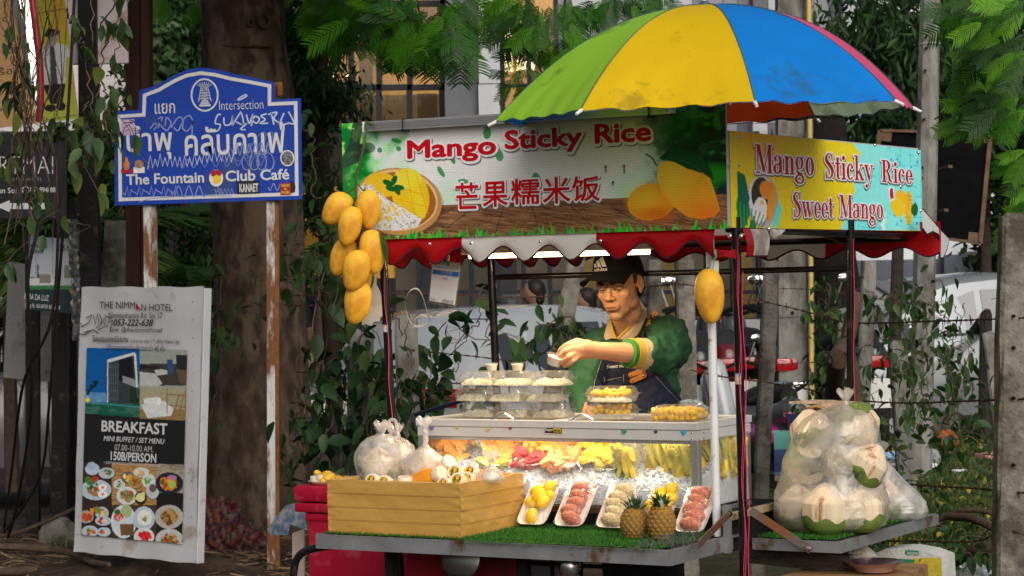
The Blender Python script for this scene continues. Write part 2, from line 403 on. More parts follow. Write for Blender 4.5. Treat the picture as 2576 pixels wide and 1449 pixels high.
def rand_rot(rng,tilt=1.0):return Euler((rng.uniform(-tilt,tilt),rng.uniform(-tilt,tilt),rng.uniform(0,6.283)))
def cloud(name,parent,pts,size,ms,seed=0,aspect=.42,down=.35,world=True):
 """many small folded leaves at the given points as one mesh; pts Nx3"""
 r=np.random.default_rng(seed);n=len(pts);pts=np.asarray(pts,dtype=float)
 if parent is not None:pts=pts-np.array(chain(parent).translation)
 d=r.normal(size=(n,3));d[:,2]-=down*2;d/=np.linalg.norm(d,axis=1)[:,None]
 q=r.normal(size=(n,3));s=np.cross(d,q);s/=np.linalg.norm(s,axis=1)[:,None];nn=np.cross(d,s)
 L=(size*r.uniform(.6,1.25,n))[:,None];w=L*aspect
 V=np.stack([pts,pts+d*L*.45+s*w*.5+nn*L*.06,pts+d*L-nn*L*.1,pts+d*L*.45-s*w*.5+nn*L*.06],1).reshape(-1,3)
 k=np.arange(n)[:,None]*4;F=np.concatenate([k+np.array([[0,1,2]]),k+np.array([[0,2,3]])],0)
 mi=r.integers(0,len(ms),n);mi=np.concatenate([mi,mi])
 return link(name,mesh_np(name,V,F,None,mats=ms,mi=mi),parent)
def clump_points(ells,n,seed,spread=.16,per=26):
 """points in clumps inside ellipsoids given by (u,v,d,ru,rv,rd) in picture units (rd in metres)"""
 r=np.random.default_rng(seed);vol=np.array([e[3]*e[4]for e in ells],dtype=float);vol/=vol.sum();out=[]
 for e,wgt in zip(ells,vol):
  c=P(e[0],e[1],e[2]);k=e[2]/FU;m=max(1,int(n*wgt/per))
  for _ in range(m):
   q=r.normal(size=3);q/=np.linalg.norm(q);q*=r.random()**(1/2.2)
   cc=np.array((c.x+q[0]*e[3]*k,c.y+q[1]*e[5],c.z+q[2]*e[4]*k))
   out.append(cc+r.normal(size=(per,3))*spread*np.array((1,1,.8)))
 return np.concatenate(out)
G_DK=mat('leaf_dark',(.018,.045,.016),.5,var=.35,scale=3,trans=.25)
G_MD=mat('leaf_mid',(.035,.085,.022),.5,var=.35,scale=3,trans=.3)
G_OL=mat('leaf_olive',(.075,.10,.022),.5,var=.35,scale=3,trans=.3)
G_BR=mat('leaf_bright',(.085,.27,.010),.5,var=.3,scale=2,trans=.5)
G_BR2=mat('leaf_bright_pale',(.17,.42,.03),.5,var=.3,scale=2,trans=.5)
G_YE=mat('leaf_yellow',(.35,.28,.03),.55,var=.2,scale=6,trans=.3)
G_PL=mat('leaf_palm',(.05,.13,.025),.4,var=.3,scale=3,trans=.3)
BARK=mat('bark',(.052,.034,.024),.9,var=.5,scale=14,bump=.9,bscale=35,dirt=(.10,.072,.052),dirt_amt=.4,dirt_scale=7,stretch=(1,1,.5))
TWIG=mat('twig',(.075,.05,.036),.9,var=.3,scale=20,bump=.4)
DKTWIG=mat('dark_twig',(.028,.02,.016),.9,var=.3)
def wbox(b,u0,v0,u1,v1,d,th):
 """box in world axes whose front face covers the picture rectangle at depth d"""
 c=P((u0+u1)/2,(v0+v1)/2,d);w=abs(u1-u0)*d/FU/2;h=abs(v1-v0)*d/FU/2
 b.box((c.x-w,d,c.z-h),(c.x+w,d+th,c.z+h));return b
def wthing(name,label,cat,u,v,d,group=None):
 c=P(u,v,d);return thing(name,label,cat,c,group=group)
PANEL_D=mat('panel_dark_grey',(.11,.115,.13),.5,var=.08,metal=.0)
PANEL_L=mat('panel_light_grey',(.42,.43,.47),.45,var=.06)
PANEL_M=mat('panel_mid_grey',(.22,.23,.26),.45,var=.1)
FRAME=mat('dark_window_frame',(.012,.014,.02),.5,var=.1)
GLASS=film('window_glass',haze=.03,hazecol=(.5,.5,.5),gloss=.5,rough=.03)
LIT=mat('lit_room',(.26,.135,.028),.8,var=.4,scale=.7,emit=.75)
LITB=mat('lit_room_bright',(1,.75,.38),.8,var=.3,scale=3,emit=1.8)
LITD=mat('lit_room_dim',(.12,.065,.02),.8,var=.4,scale=.8,emit=.3)
BEIGE=mat('beige_curtain',(.17,.145,.11),.8,var=.2,scale=1.2)
BULB=mat('bulb',(1,.62,.2),.5,var=0,emit=7)
of=wthing('office_building','grey clad office building with dark framed windows glowing orange','building',1100,700,28)
b=MB();wbox(b,330,-160,1119,700,31,.3);wbox(b,1255,-160,1400,700,31,.3);b.build('lit_interior',LIT,of,world=True)
b=MB()
for x in range(790,1110,26):
 wbox(b,x,84+random.uniform(-6,6),x+18,100+random.uniform(-4,6),30.5,.1)
for r in((1262,78,1300,102),(1306,82,1350,98),(1262,130,1290,178),(1300,150,1345,175),(870,185,880,192),(817,186,838,192)):wbox(b,*r,30.6,.1)
b.build('ceiling_light',LITB,of,world=True)
b=MB()
for r in((380,-160,800,300),(760,240,1119,330),(790,0,1119,80),(905,130,938,330),(1050,235,1100,330)):wbox(b,*r,30.2,.1)
b.build('room_partition',LITD,of,world=True)
cols_=[330,440,560,690,798,883,953,1030,1112];rows_=[-150,8,120,219,325]
for i in range(len(cols_)-1):
 for j in range(len(rows_)-1):
  if i<3 and j>1:continue
  b=MB();u0,u1,v0,v1=cols_[i],cols_[i+1],rows_[j],rows_[j+1];t=7
  wbox(b,u0-t,v0-t,u0+t,v1+t,28,.15);wbox(b,u1-t,v0-t,u1+t,v1+t,28.004+.001*i,.15)
  wbox(b,u0+t,v0-t,u1-t,v0+t*.6,28.01,.12);wbox(b,u0+t,v1-t*.6,u1-t,v1+t,28.012,.12)
  w=b.build('window',FRAME,of,world=True)
  b=MB();wbox(b,u0+3,v0+3,u1-3,v1-3,28.06,.01)
  g=b.build('pane',GLASS,w,world=True)
for k,(u0,u1,m)in enumerate(((1119,1203,PANEL_D),(1203,1258,PANEL_L))):
 for j,v0 in enumerate((-90,10,110,211,312,413)):
  b=MB();wbox(b,u0+1,v0+1.2,u1-1,v0+99.6,27.3-.12*k,.8);b.build('panel',m,of,world=True)
b=MB()
for u in(1262,1330,1400):wbox(b,u-6,-90,u+6,320,28,.12)
for v in(110,214,318):wbox(b,1268,v-4,1394,v+4,28.02,.1)
b.build('window_frame',FRAME,of,world=True)
b=MB();wbox(b,1258,-90,1400,320,28.2,.01);b.build('pane',GLASS,of,world=True)
for i,u0 in enumerate(range(1400,2236,38)):
 for j,v0 in enumerate(range(-110,330,70)):
  m=(PANEL_L,PANEL_L,PANEL_M,PANEL_L,PANEL_D,PANEL_M,PANEL_L)[(i*3+(j//3)*2)%7]
  b=MB();wbox(b,u0+.7,v0+.7,u0+37.3,v0+69.3,29-.25*((i*5)%3),.9);b.build('panel',m,of,world=True)
b=MB();wbox(b,980,330,2150,780,29.6,.2);b.build('room_wall',BEIGE,of,world=True)
for i,u0 in enumerate(list(range(985,2140,66))):
 b=MB();wbox(b,u0-6,330,u0+6,805,28,.2)
 for v in(560,735,805):wbox(b,u0+6,v-5,u0+60,v+5,28.02,.15)
 w=b.build('window',FRAME,of,world=True)
 b=MB();wbox(b,u0+5,330,u0+61,800,28.15,.01);b.build('pane',GLASS,w,world=True)
 if i%3==1:
  b=MB();wbox(b,u0+8,470,u0+50,800,29.2,.1);b.build('curtain',mat('mustard_curtain',(.32,.22,.05),.8,var=.2)if i>6 else mat('dark_curtain',(.05,.055,.07),.8,var=.2),of,world=True)
b=MB();wbox(b,900,812,2150,900,27.5,.3);b.build('low_wall',mat('white_low_wall',(.45,.45,.46),.8,var=.15),of,world=True)
sh=wthing('shop_building','white and slate grey shop building behind the parked silver car','building',2330,700,31)
b=MB();wbox(b,2130,560,2490,655,31,.5);b.build('upper_wall',mat('white_wall',(.72,.73,.78),.8,var=.06),sh,world=True)
b=MB();wbox(b,2155,652,2480,712,30.8,.5);wbox(b,2376,640,2482,712,30.6,.5);b.build('slate_wall',mat('slate_wall',(.10,.12,.16),.7,var=.08),sh,world=True)
b=MB();wbox(b,2155,706,2488,745,30.4,.3);b.build('ochre_board',mat('ochre_board',(.50,.30,.03),.6,var=.25,scale=2,stretch=(4,1,.3)),sh,world=True)
b=MB();wbox(b,2484,600,2520,860,30.2,.5);wbox(b,2470,560,2560,640,30.1,.4);b.build('brown_pillar',mat('brown_wall',(.10,.045,.025),.7,var=.15),sh,world=True)
b=MB();wbox(b,2130,745,2560,990,31.2,.3);b.build('lower_wall',mat('dim_wall',(.05,.05,.055),.8),sh,world=True)
b=MB();p=P(2450,640,29);q=P(2560,596,29);b.bar(p,q,2.0,.08);b.build('awning_arm',mat('white_metal',(.7,.7,.72),.4),sh,world=True)
b=MB();wbox(b,2235,-120,2330,560,38,.4);wbox(b,2330,350,2600,560,38,.4);b.build('pale_facade',mat('pale_facade',(.75,.70,.76),.8,var=.1),sh,world=True)
cf=wthing('cafe_building','cafe front with orange lit walls and a yellow awning behind the tree','building',860,800,21)
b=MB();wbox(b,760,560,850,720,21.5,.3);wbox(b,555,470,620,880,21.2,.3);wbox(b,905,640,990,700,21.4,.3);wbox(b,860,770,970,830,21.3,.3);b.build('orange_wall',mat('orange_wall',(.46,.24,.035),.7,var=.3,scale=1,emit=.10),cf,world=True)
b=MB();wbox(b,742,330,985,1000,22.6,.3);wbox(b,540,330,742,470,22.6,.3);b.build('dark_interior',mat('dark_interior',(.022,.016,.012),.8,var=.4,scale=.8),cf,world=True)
b=MB();b.add([P(752,555,20.0),P(905,553,20.0),P(905,500,21.4),P(752,478,21.4)],[(0,1,2,3)]);b.build('yellow_awning',mat('yellow_awning',(.62,.40,.03),.6,var=.15,trans=.4,emit=.1),cf,world=True)
b=MB();wbox(b,758,480,766,900,20.9,.1);wbox(b,846,470,856,900,20.9,.1);wbox(b,914,470,926,900,20.9,.1);wbox(b,760,808,960,818,20.8,.1);b.build('frame',mat('cafe_frame',(.30,.16,.03),.6),cf,world=True)
b=MB();wbox(b,740,970,860,1010,20.3,1);b.build('step',mat('grey_step',(.16,.16,.18),.8),cf,world=True)
for i,(u,v)in enumerate(((450,133),(457,165),(770,300))):
 b=MB();b.ball(P(u,v,21),(.028+.01*(i==0)),8)
 o=b.build('bulb',BULB);setp(o,['small bare yellow bulb glowing highest in the dark foliage','small bare bulb glowing low in foliage above the blue sign','small warm bulb beside the thin dark trunk'][i],'light bulb','bulbs glowing among the leaves')
mt=thing('dark_wall','dark wall and frames deep behind the palms','wall',P(300,600,26))
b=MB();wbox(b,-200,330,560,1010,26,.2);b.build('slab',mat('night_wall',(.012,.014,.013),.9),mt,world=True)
b=MB();wbox(b,-200,-150,330,330,34,.2);wbox(b,330,-150,560,140,34,.2);b.build('upper_wall',mat('pale_far_wall',(.50,.48,.50),.9),mt,world=True)
# concrete posts, poles and wires
CONC=mat('concrete',(.20,.185,.16),.9,var=.3,scale=18,bump=.7,bscale=70,dirt=(.07,.062,.05),dirt_amt=.5,dirt_scale=5)
CONC_P=mat('concrete_pale',(.22,.215,.20),.9,var=.2,scale=14,bump=.6,bscale=60,dirt=(.10,.09,.08),dirt_amt=.35,dirt_scale=4,stretch=(1,1,.5))
CONC_D=mat('concrete_dark',(.14,.13,.115),.95,var=.35,scale=16,bump=.7,bscale=60,dirt=(.035,.032,.028),dirt_amt=.6,dirt_scale=4)
def post(u0,v0,ub,vb,d,w,m,label,depth=None,chamfer=.012,d2=None,z0=-.1):
 """post from its top (u0,v0) toward the picture point (ub,vb), carried on down into the soil"""
 p=P(u0,v0,d);q=P(ub,vb,d2 or d);t=(p.z-z0)/(p.z-q.z);e=p+(q-p)*t
 th=thing('fence_post',label,'fence post',e,group='concrete posts of the wire fence')
 w=w*d/FU;dp=depth or w*.9;rng=random.Random(int(u0))
 b=MB();n=16;dd=(p-e)
 for i in range(n+1):
  c=e+dd*(i/n);k=1-.03*(i==n);j=[rng.uniform(-.03,.03)*w for _ in range(8)];zt=[0]*8 if i<n else[rng.uniform(-.25,.1)*w for _ in range(8)]
  hw,hd,cf_=w/2*k,dp/2*k,min(chamfer,w*.2)
  ring=[(-hw+cf_,-hd),(hw-cf_,-hd),(hw,-hd+cf_),(hw,hd-cf_),(hw-cf_,hd),(-hw+cf_,hd),(-hw,hd-cf_),(-hw,-hd+cf_)]
  b.v+=[tuple(c+Vector((x+j[q_],y+j[q_]*.5,zt[q_])))for q_,(x,y)in enumerate(ring)]
 for i in range(n):
  for k in range(8):b.f.append((i*8+k,i*8+(k+1)%8,(i+1)*8+(k+1)%8,(i+1)*8+k));b.mi.append(0)
 b.f.append(tuple(n*8+k for k in range(8)));b.mi.append(0)
 b.build('shaft',m,th,world=True)
 return th
post(2562,530,2545,1449,8.0,92,CONC,'stout weathered concrete fence post with holes at the picture edge',depth=.11)
post(1722,632,1728,1050,11.5,48,CONC,'rough concrete post right behind the seller shoulder',depth=.1)
post(1646,650,1648,1000,14,36,CONC_D,'narrow dark mottled post behind the seller cap')
post(1450,650,1405,900,12,45,CONC,'tilted concrete post leaning left beside the parked hatchback')
post(1941,660,1922,1050,11.5,40,CONC_D,'blackened concrete post beside the broad pale pole')
post(2122,775,2118,1050,15,32,CONC_P,'short grey post half hidden by the right rear cart pole')
post(2186,655,2168,1060,13,36,CONC_P,'tall pale post wrapped in vine right of the rear cart pole')
post(2258,860,2278,1180,13.5,46,CONC_P,'leaning whitewashed post inside the leafy vine')
post(2487,835,2518,1110,13.5,36,CONC_P,'leaning whitewashed post before the silver car door')
post(2522,700,2520,1050,17,20,CONC_P,'thin pale post just left of the stout post')
post(1022,795,1030,1150,11.3,56,CONC_P,'whitewashed post wrapped in creeper beside the left cart pole')
post(908,840,905,1150,12,60,CONC_P,'whitewashed post buried in creeper under the mangos')
post(300,555,275,850,13.6,62,CONC,'stubby broken topped concrete post behind the dark sign poles',depth=.14)
b=MB()
for v in(985,1112,905,1280):
 p=P(2551,v-110,7.93);b.tube([p,p+Vector((0,.05,0))],.006,8)
b.build('hole',mat('hole_black',(.004,.004,.004),.9),None).parent=None
for o in list(bpy.data.objects):
 if o.name=='hole':
  pr=[q for q in bpy.data.objects if q.name=='fence_post'][0];o.parent=pr;o.location=-pr.location
up=thing('utility_pole','broad pale concrete utility pole with a yellow conduit','utility pole',ground(1996,1140),group='concrete utility poles')
b=MB();b.bar(P(1996,-200,17.5),P(2000,1230,17.5),.26,.2,up=(0,1,0));b.build('shaft',CONC_P,up,world=True)
b=MB();b.bar(P(2025,-200,17.45),P(2040,1230,17.45),.05,.22,up=(0,1,0));b.build('side_rib',CONC,up,world=True)
b=MB();b.tube([P(2033,-200,17.3),P(2043,1150,17.3)],.018,10);b.build('conduit',mat('yellow_conduit',(.55,.40,.12),.5,var=.1),up,world=True)
b=MB()
for u,v in((1993,787),(1997,1015),(1990,600)):b.tube([P(u,v,17.39),P(u,v,17.43)],.012,8)
b.build('hole',MATS['hole_black'],up,world=True)
up2=thing('utility_pole','slim octagonal concrete pole with drilled holes rising past the blackboard','utility pole',ground(2318,1140),group='concrete utility poles')
b=MB();b.tube([P(2346,-250,16),P(2313,1220,16)],[.068,.085],8);b.build('shaft',CONC_P,up2,world=True)
b=MB()
for u,v in((2334,92),(2333,121),(2332,177),(2328,300),(2324,422),(2323,447),(2310,806)):b.tube([P(u-4,v,15.9),P(u-4,v,15.94)],.009,8)
b.build('hole',MATS['hole_black'],up2,world=True)
b=MB();b.lathe([(.078,-.006),(.08,0),(.078,.006)],8,O=P(2339,111,16));b.build('strap_band',mat('galv',(.55,.56,.58),.35,.8,var=.15,scale=25),up2,world=True)
RUST=mat('rusty_wire',(.09,.045,.03),.8,.3,var=.4,scale=60)
def wire(pts,label,seed=0,r=.0022,barb=.16,thin=False):
 rng=random.Random(seed);ws=[P(*p)for p in pts];line=cat(ws,10)
 th=thing('barbed_wire',label,'wire',line[0],group='strands of barbed wire')
 L=[0]
 for i in range(1,len(line)):L.append(L[-1]+(line[i]-line[i-1]).length)
 def at(s):
  i=1
  while i<len(L)-1 and L[i]<s:i+=1
  t=(s-L[i-1])/max(1e-6,L[i]-L[i-1]);return line[i-1].lerp(line[i],t)
 n=max(20,int(L[-1]/.025));a1=[];a2=[]
 for i in range(n+1):
  c=at(L[-1]*i/n);t=i*1.05;o=Vector((0,math.cos(t),math.sin(t)))*r*1.05;a1.append(c+o);a2.append(c-o)
 b=MB();b.tube(a1,r,5);b.tube(a2,r,5);b.build('strand',RUST,th,world=True)
 s=rng.uniform(.03,barb)
 while s<L[-1]:
  c=at(s);b=MB();d=(at(min(L[-1],s+.01))-at(max(0,s-.01))).normalized()
  for k in range(2):
   t=rng.uniform(0,6.28);o=Vector((0,math.cos(t),math.sin(t)));q=c+d*(k*.008-.004)
   b.tube([q-o*.019+d*rng.uniform(-.008,.008),q+o*.019+d*rng.uniform(-.008,.008)],r*.75,4)
  b.tube([c-d*.009,c+d*.009],r*2.2,6);b.build('barb',RUST,th,world=True);s+=barb*rng.uniform(.85,1.15)
wire([(1180,742,12),(1330,748,12),(1560,728,12),(1725,716,11.4),(1830,745,11.4),(1935,762,11.4),(2060,792,11),(2145,812,10.5),(2350,808,9),(2576,800,7.9),(2640,799,7.8)],'highest rusty strand crossing the two utility poles',1)
wire([(1735,930,11.4),(1820,948,11.4),(1930,962,11.4),(2060,985,11),(2150,1006,10.5),(2280,1014,9.5),(2400,1010,8.6),(2576,1004,7.9),(2640,1003,7.8)],'rusty strand running just above the coconut bag knot',2)
wire([(2225,1212,9.8),(2330,1222,9),(2440,1228,8.4),(2576,1240,7.9),(2640,1243,7.8)],'rusty strand over the grass right of the coconut bag',3)
wire([(2200,1360,9.6),(2330,1362,9),(2450,1362,8.4),(2530,1335,8),(2576,1345,7.9),(2640,1350,7.8)],'lowest slack strand above the brush',4)
wire([(1940,726,14.8),(2040,728,15),(2150,742,15),(2320,768,15),(2400,760,15)],'thin distant strand behind the leafy vine',5,r=.0018)
wire([(1930,802,14.8),(2040,795,15),(2122,790,15)],'thin distant strand crossing the broad pole at mid height',6,r=.0018)
wire([(1930,918,14.8),(2040,912,15),(2130,906,15)],'thin distant strand low on the broad pole',7,r=.0018)
wire([(700,742,12.8),(800,744,12.5),(870,742,12.3),(960,736,12),(1180,742,12)],'strand passing behind the hanging mangos',8)
wire([(720,770,12.8),(820,768,12.5),(900,762,12)],'second strand below it behind the hanging mangos',9)
wire([(740,935,12.5),(820,940,12.3),(900,955,12),(1030,962,11.2),(1180,965,12)],'strand crossing the creeper beside the left cart pole',10)
wire([(740,1052,12.5),(860,1046,12.2),(905,1020,12)],'short strand in the creeper near the tree foot',11)
wire([(730,1110,12.5),(830,1092,12.2),(905,1098,12),(1030,1105,11.2)],'lowest strand in the creeper behind the fruit bags',12)
wire([(1030,880,11.2),(1180,895,11.8),(1330,905,12),(1420,842,12)],'strand between the two posts before the hatchback',13)
# trees and climbers
def trunk(th,pts,rs,m,n=28,amp=.03,seed=0,name='trunk'):
 b=MB();pts=cat(pts,8);R_=np.interp(np.linspace(0,1,len(pts)),np.linspace(0,1,len(rs)),rs);b.tube(pts,list(R_),n)
 V=np.array([tuple(v)for v in b.v]);c=np.repeat(np.array([tuple(p)for p in pts]),n,axis=0);d=V-c;ang=np.arctan2(d[:,1],d[:,0])
 k=1+(fbm(ang*1.6+7,V[:,2]*2.2,seed)-.5)*amp*8+(fbm(ang*7+3,V[:,2]*9,seed+1)-.5)*amp*1.5
 V=c+d*k[:,None];b.v=[tuple(v)for v in V];return b.build(name,m,th,smooth=True,world=True)
tr=thing('tree','thick grey brown tree trunk rising behind the blue street sign','tree',P(655,1375,13.8))
trunk(tr,[P(640,1420,13.8),P(652,1250,13.8),P(655,1050,13.8),P(652,850,13.8),P(648,600,13.8),P(640,350,13.8),P(628,240,13.8),P(615,120,13.8),P(608,-60,13.8),P(610,-220,13.8)],[.40,.335,.30,.275,.262,.27,.265,.25,.245,.24],BARK,n=64,amp=.022,seed=4)
BK2=mat('bark_scar',(.045,.032,.025),.95,var=.4,scale=20,bump=.9,bscale=50)
def scar(u,v,ru,rv,rot=0,d=13.53,fill=True,label=None,arc=(0,6.283)):
 pts=[]
 for i in range(25):
  t=arc[0]+(arc[1]-arc[0])*i/24;x=ru*math.cos(t);y=rv*math.sin(t)*(1+.12*math.sin(3*t))
  uu=u+x*math.cos(rot)-y*math.sin(rot);vv=v+x*math.sin(rot)+y*math.cos(rot)
  dx=(uu-625)/115;pts.append(P(uu,vv,13.8-.262*math.sqrt(max(.08,1-dx*dx))))
 b=MB();b.tube(pts,.009,6,cap=False)
 b.build('branch_scar',BK2,tr,smooth=True,world=True)
scar(665,52,14,16);scar(630,57,7,9);scar(566,235,38,42,-.2,arc=(3.0,6.4));scar(704,300,26,40,.2,arc=(3.0,6.4));scar(620,112,70,4,arc=(0.2,2.9))
pts=clump_points([(650,-420,13.8,420,150,1.6),(400,-380,13,200,120,1.2),(950,-360,13,300,110,1.2)],5200,3)
pts2=clump_points([(250,-1250,9.2,900,330,1.3),(-300,-900,10.5,600,350,1.2),(700,-1500,8.5,420,220,1.0)],4800,33,spread=.22)
cloud('crown',tr,np.concatenate([pts,pts2]),.19,[G_DK,G_MD],1,aspect=.55)
trunk(tr,[P(620,-200,13.8),P(500,-800,12),P(350,-1300,9.6)],[.16,.11,.06],BARK,n=14,seed=8,name='limb')
t2=thing('young_tree','thin dark young tree with two stems left of the office windows','tree',ground(870,1330,0))
trunk(t2,[P(850,1200,15),P(822,620,15),P(812,420,15),P(800,230,15),P(822,100,15),P(838,-60,15)],[.06,.05,.045,.04,.035,.03],DKTWIG,n=12,seed=2)
trunk(t2,[P(755,420,15),P(772,330,15),P(800,250,15),P(808,160,15)],[.03,.034,.03,.02],DKTWIG,n=10,seed=3,name='branch')
trunk(t2,[P(760,330,15),P(790,270,15),P(830,240,15),P(860,215,15)],[.008,.008,.006,.004],DKTWIG,n=6,seed=5,name='branch')
cloud('crown',t2,clump_points([(755,120,15.5,60,150,.5),(830,240,15,55,60,.3),(760,330,15.5,50,90,.4),(795,500,15,50,60,.3)],5200,6,spread=.09),.085,[G_DK,G_MD],2,aspect=.3,down=.7)
def bg_tree(name,label,stem,ells,n,size,ms,seed,spread=.15,aspect=.4,down=.35,r0=.07):
 th=thing(name,label,'tree',stem[0]);trunk(th,stem,[r0,r0*.7,r0*.4],DKTWIG,n=8,seed=seed)
 cloud('crown',th,clump_points(ells,n,seed,spread=spread),size,ms,seed,aspect,down);return th
bg_tree('broadleaf_tree','dark broadleaf tree filling the gap left of the big trunk',[ground(470,1190),P(450,500,19),P(440,100,19)],[(450,60,19,80,110,.8),(430,250,19,60,120,.6),(490,280,19.5,50,120,.5),(400,60,19,40,90,.6)],10500,.10,[G_DK,G_DK,G_MD],21)
bg_tree('creeper_tree','ivy covered stump tree just right of the brown wooden pillar',[ground(400,1190),P(400,500,18),P(400,200,18)],[(400,160,18,32,120,.3),(420,300,18,40,60,.3)],3600,.09,[G_MD,mat('leaf_grey',(.07,.11,.055),.5,var=.3,trans=.2)],22,spread=.07,aspect=.7)
bg_tree('broadleaf_tree','sparse dark leaved tree against pale wall at upper right',[ground(2240,1120),P(2260,500,22),P(2240,60,22)],[(2250,110,22,60,130,.8),(2190,60,22,60,60,.6),(2290,250,22,60,110,.7),(2220,320,22,90,60,.7)],4200,.17,[G_DK,G_DK,G_MD],23,spread=.28,aspect=.28,down=.9)
bg_tree('dense_tree','dense dark tree mass behind the feathery fronds at far right',[ground(2480,1120),P(2480,500,24),P(2480,60,24)],[(2450,90,24,130,150,1.2),(2520,330,24,100,200,1.2),(2420,260,24,80,110,1),(2560,600,24,60,100,1)],11000,.16,[G_DK,G_MD,G_DK],24,spread=.24)
bg_tree('blossom_tree','orange flowering bush glimpsed through fronds at the right edge',[ground(2555,1130),P(2555,600,27),P(2555,400,27)],[(2556,350,27,22,70,.4),(2570,440,27,20,40,.4)],800,.14,[mat('blossom',(.55,.12,.03),.6,var=.3,trans=.3),G_MD],25,spread=.1)
dk=thing('dark_trunk','black leaning trunk behind the rear cart pole','tree',ground(2110,1100))
trunk(dk,[ground(2110,1130),P(2105,800,20),P(2090,600,20),P(2080,300,20)],[.26,.24,.2,.16],mat('black_bark',(.012,.009,.009),.95,var=.3,bump=.5),n=16,seed=9)
def frond_mesh(seed,m,pairs=13,L=.5):
 r=random.Random(seed);b=MB();rp=[]
 for i in range(9):t=i/8;rp.append(Vector((L*t,0,-.16*L*t*t)))
 b.tube(rp,[.0035*(1-.7*i/8)for i in range(9)],4)
 for i in range(pairs):
  t=.07+.93*i/pairs;base=Vector((L*t,0,-.16*L*t*t));ln=L*.36*math.sin(math.pi*(.16+.8*(1-t)))**.8+.02
  for sgn in(-1,1):
   a=sgn*(1.0+r.uniform(-.08,.08));d=Vector((math.cos(a),math.sin(a),r.uniform(-.16,.02))).normalized();side=Vector((-d.y,d.x,0));k=len(b.v)
   nn=6;w=.0105;k=len(b.v)
   for j in range(nn+1):
    q=j/nn;c=base+d*ln*q+Vector((.16*ln*q*q,0,-.20*ln*q*q));ww=w*(.55+.45*math.sin(math.pi*(.1+.6*q)))*(1-q**5)*r.uniform(.85,1.1)+.001
    b.v+=[tuple(c-side*ww),tuple(c+side*ww)]
   for j in range(nn):b.f.append((k+2*j,k+2*j+1,k+2*j+3,k+2*j+2));b.mi.append(0)
 return b.me('frond',m,recalc=False)
FR=[frond_mesh(s,m)for s,m in((1,G_BR),(2,G_BR),(3,G_BR2),(4,G_MD),(5,mat('frond_deep',(.035,.14,.012),.5,var=.3,trans=.45)))]
def spray(label,limbs,fr,seed,group=None,base=None,bright=(0,1,4,3),size=.60):
 th=thing('feathery_branch',label,'branch',limbs[0][0][0]if isinstance(limbs[0][0][0],Vector)else P(*limbs[0][0][0]),group=group);rng=random.Random(seed)
 for pts,r in limbs:trunk(th,[P(*p)for p in pts],[r,r*.6,r*.35],DKTWIG,n=7,seed=seed,name='limb')
 for u,v,d,ang,s in fr:
  p=P(u,v,d);k=rng.choice(bright);o=link('frond',FR[k],th)
  a=math.radians(ang);dx=Vector((math.cos(a),rng.uniform(-.5,.5),-math.sin(a))).normalized()
  yy=Vector((0,rng.uniform(-1,-.4),rng.uniform(.2,.9)));yy=(yy-dx*yy.dot(dx)).normalized()
  M=Matrix((dx,dx.cross(yy)*-1,yy)).transposed();M=Matrix((dx,yy.cross(dx),yy)).transposed()
  o.rotation_euler=M.to_euler();o.location=p-th.location;s*=size;o.scale=(s,s,s)
 return th
rng=random.Random(5);F1=[]
for(u,v,n,a0,a1,su,sv,d,sc)in((960,20,12,100,220,110,40,13.0,1.0),(1010,60,8,70,130,60,40,13.2,.9),(1090,50,12,60,160,80,50,13.0,.95),(1150,30,9,20,120,70,40,13.4,.9),(900,30,7,110,200,60,50,13.6,.95),(870,-20,8,60,150,80,30,13.8,1.0)):
 for _ in range(int(n*2.3)):F1.append((u+rng.uniform(-su,su),v+rng.uniform(-sv,sv),d+rng.uniform(-.3,.3),rng.uniform(a0,a1),sc*rng.uniform(.6,.95)))
spray('bright feathery green branch hanging over the office windows',[([(1000,-160,13.6),(1040,-40,13.3),(1060,60,13.2)],.014),([(1040,-60,13.3),(930,-10,13.2),(880,30,13.2)],.01),([(1040,-60,13.4),(1130,10,13.2),(1180,60,13.1)],.01)],F1,1,'feathery tree branches')
F2=[]
for(u,v,n,a0,a1,su,sv,d,sc)in((1330,20,13,80,170,60,45,13.3,.62),(1400,60,13,40,160,50,60,13.6,.55),(1480,20,10,20,160,70,25,13.8,.55),(1600,-5,10,20,160,60,20,14,.5),(1320,190,9,30,200,45,35,13.4,.42),(1420,170,5,60,180,30,30,13.4,.4),(1290,60,6,30,150,30,60,13.6,.6)):
 for _ in range(int(n*2.0)):F2.append((u+rng.uniform(-su,su),v+rng.uniform(-sv,sv),d+rng.uniform(-.3,.3),rng.uniform(a0,a1),sc*rng.uniform(.75,1.2)))
spray('finer green feathery branch reaching toward the umbrella from above',[([(1230,-120,13.6),(1290,60,13.4),(1330,130,13.3),(1370,190,13.3)],.012),([(1430,-140,13.8),(1420,40,13.6),(1418,160,13.5)],.012),([(1120,-40,13.5),(1220,20,13.5),(1260,40,13.5)],.006)],F2,2,'feathery tree branches',bright=(0,4,4,3))
F3=[]
for(u,v,n,a0,a1,su,sv,d,sc)in((2500,20,10,130,200,90,40,13,.75),(2540,90,9,110,190,60,60,13.2,.75),(2480,150,7,60,170,60,50,13.6,.7),(2540,220,9,120,200,50,60,13.4,.7),(2520,270,9,100,190,50,35,13.6,.68),(2590,430,7,120,210,30,80,13.8,.6),(2560,500,5,60,120,25,50,14,.5),(2440,310,3,150,190,40,10,13.8,.65),(2560,540,4,100,180,30,40,13.8,.5)):
 for _ in range(int(n*2.3)):F3.append((u+rng.uniform(-su,su),v+rng.uniform(-sv,sv),d+rng.uniform(-.3,.3),rng.uniform(a0,a1),sc*rng.uniform(.75,1.15)))
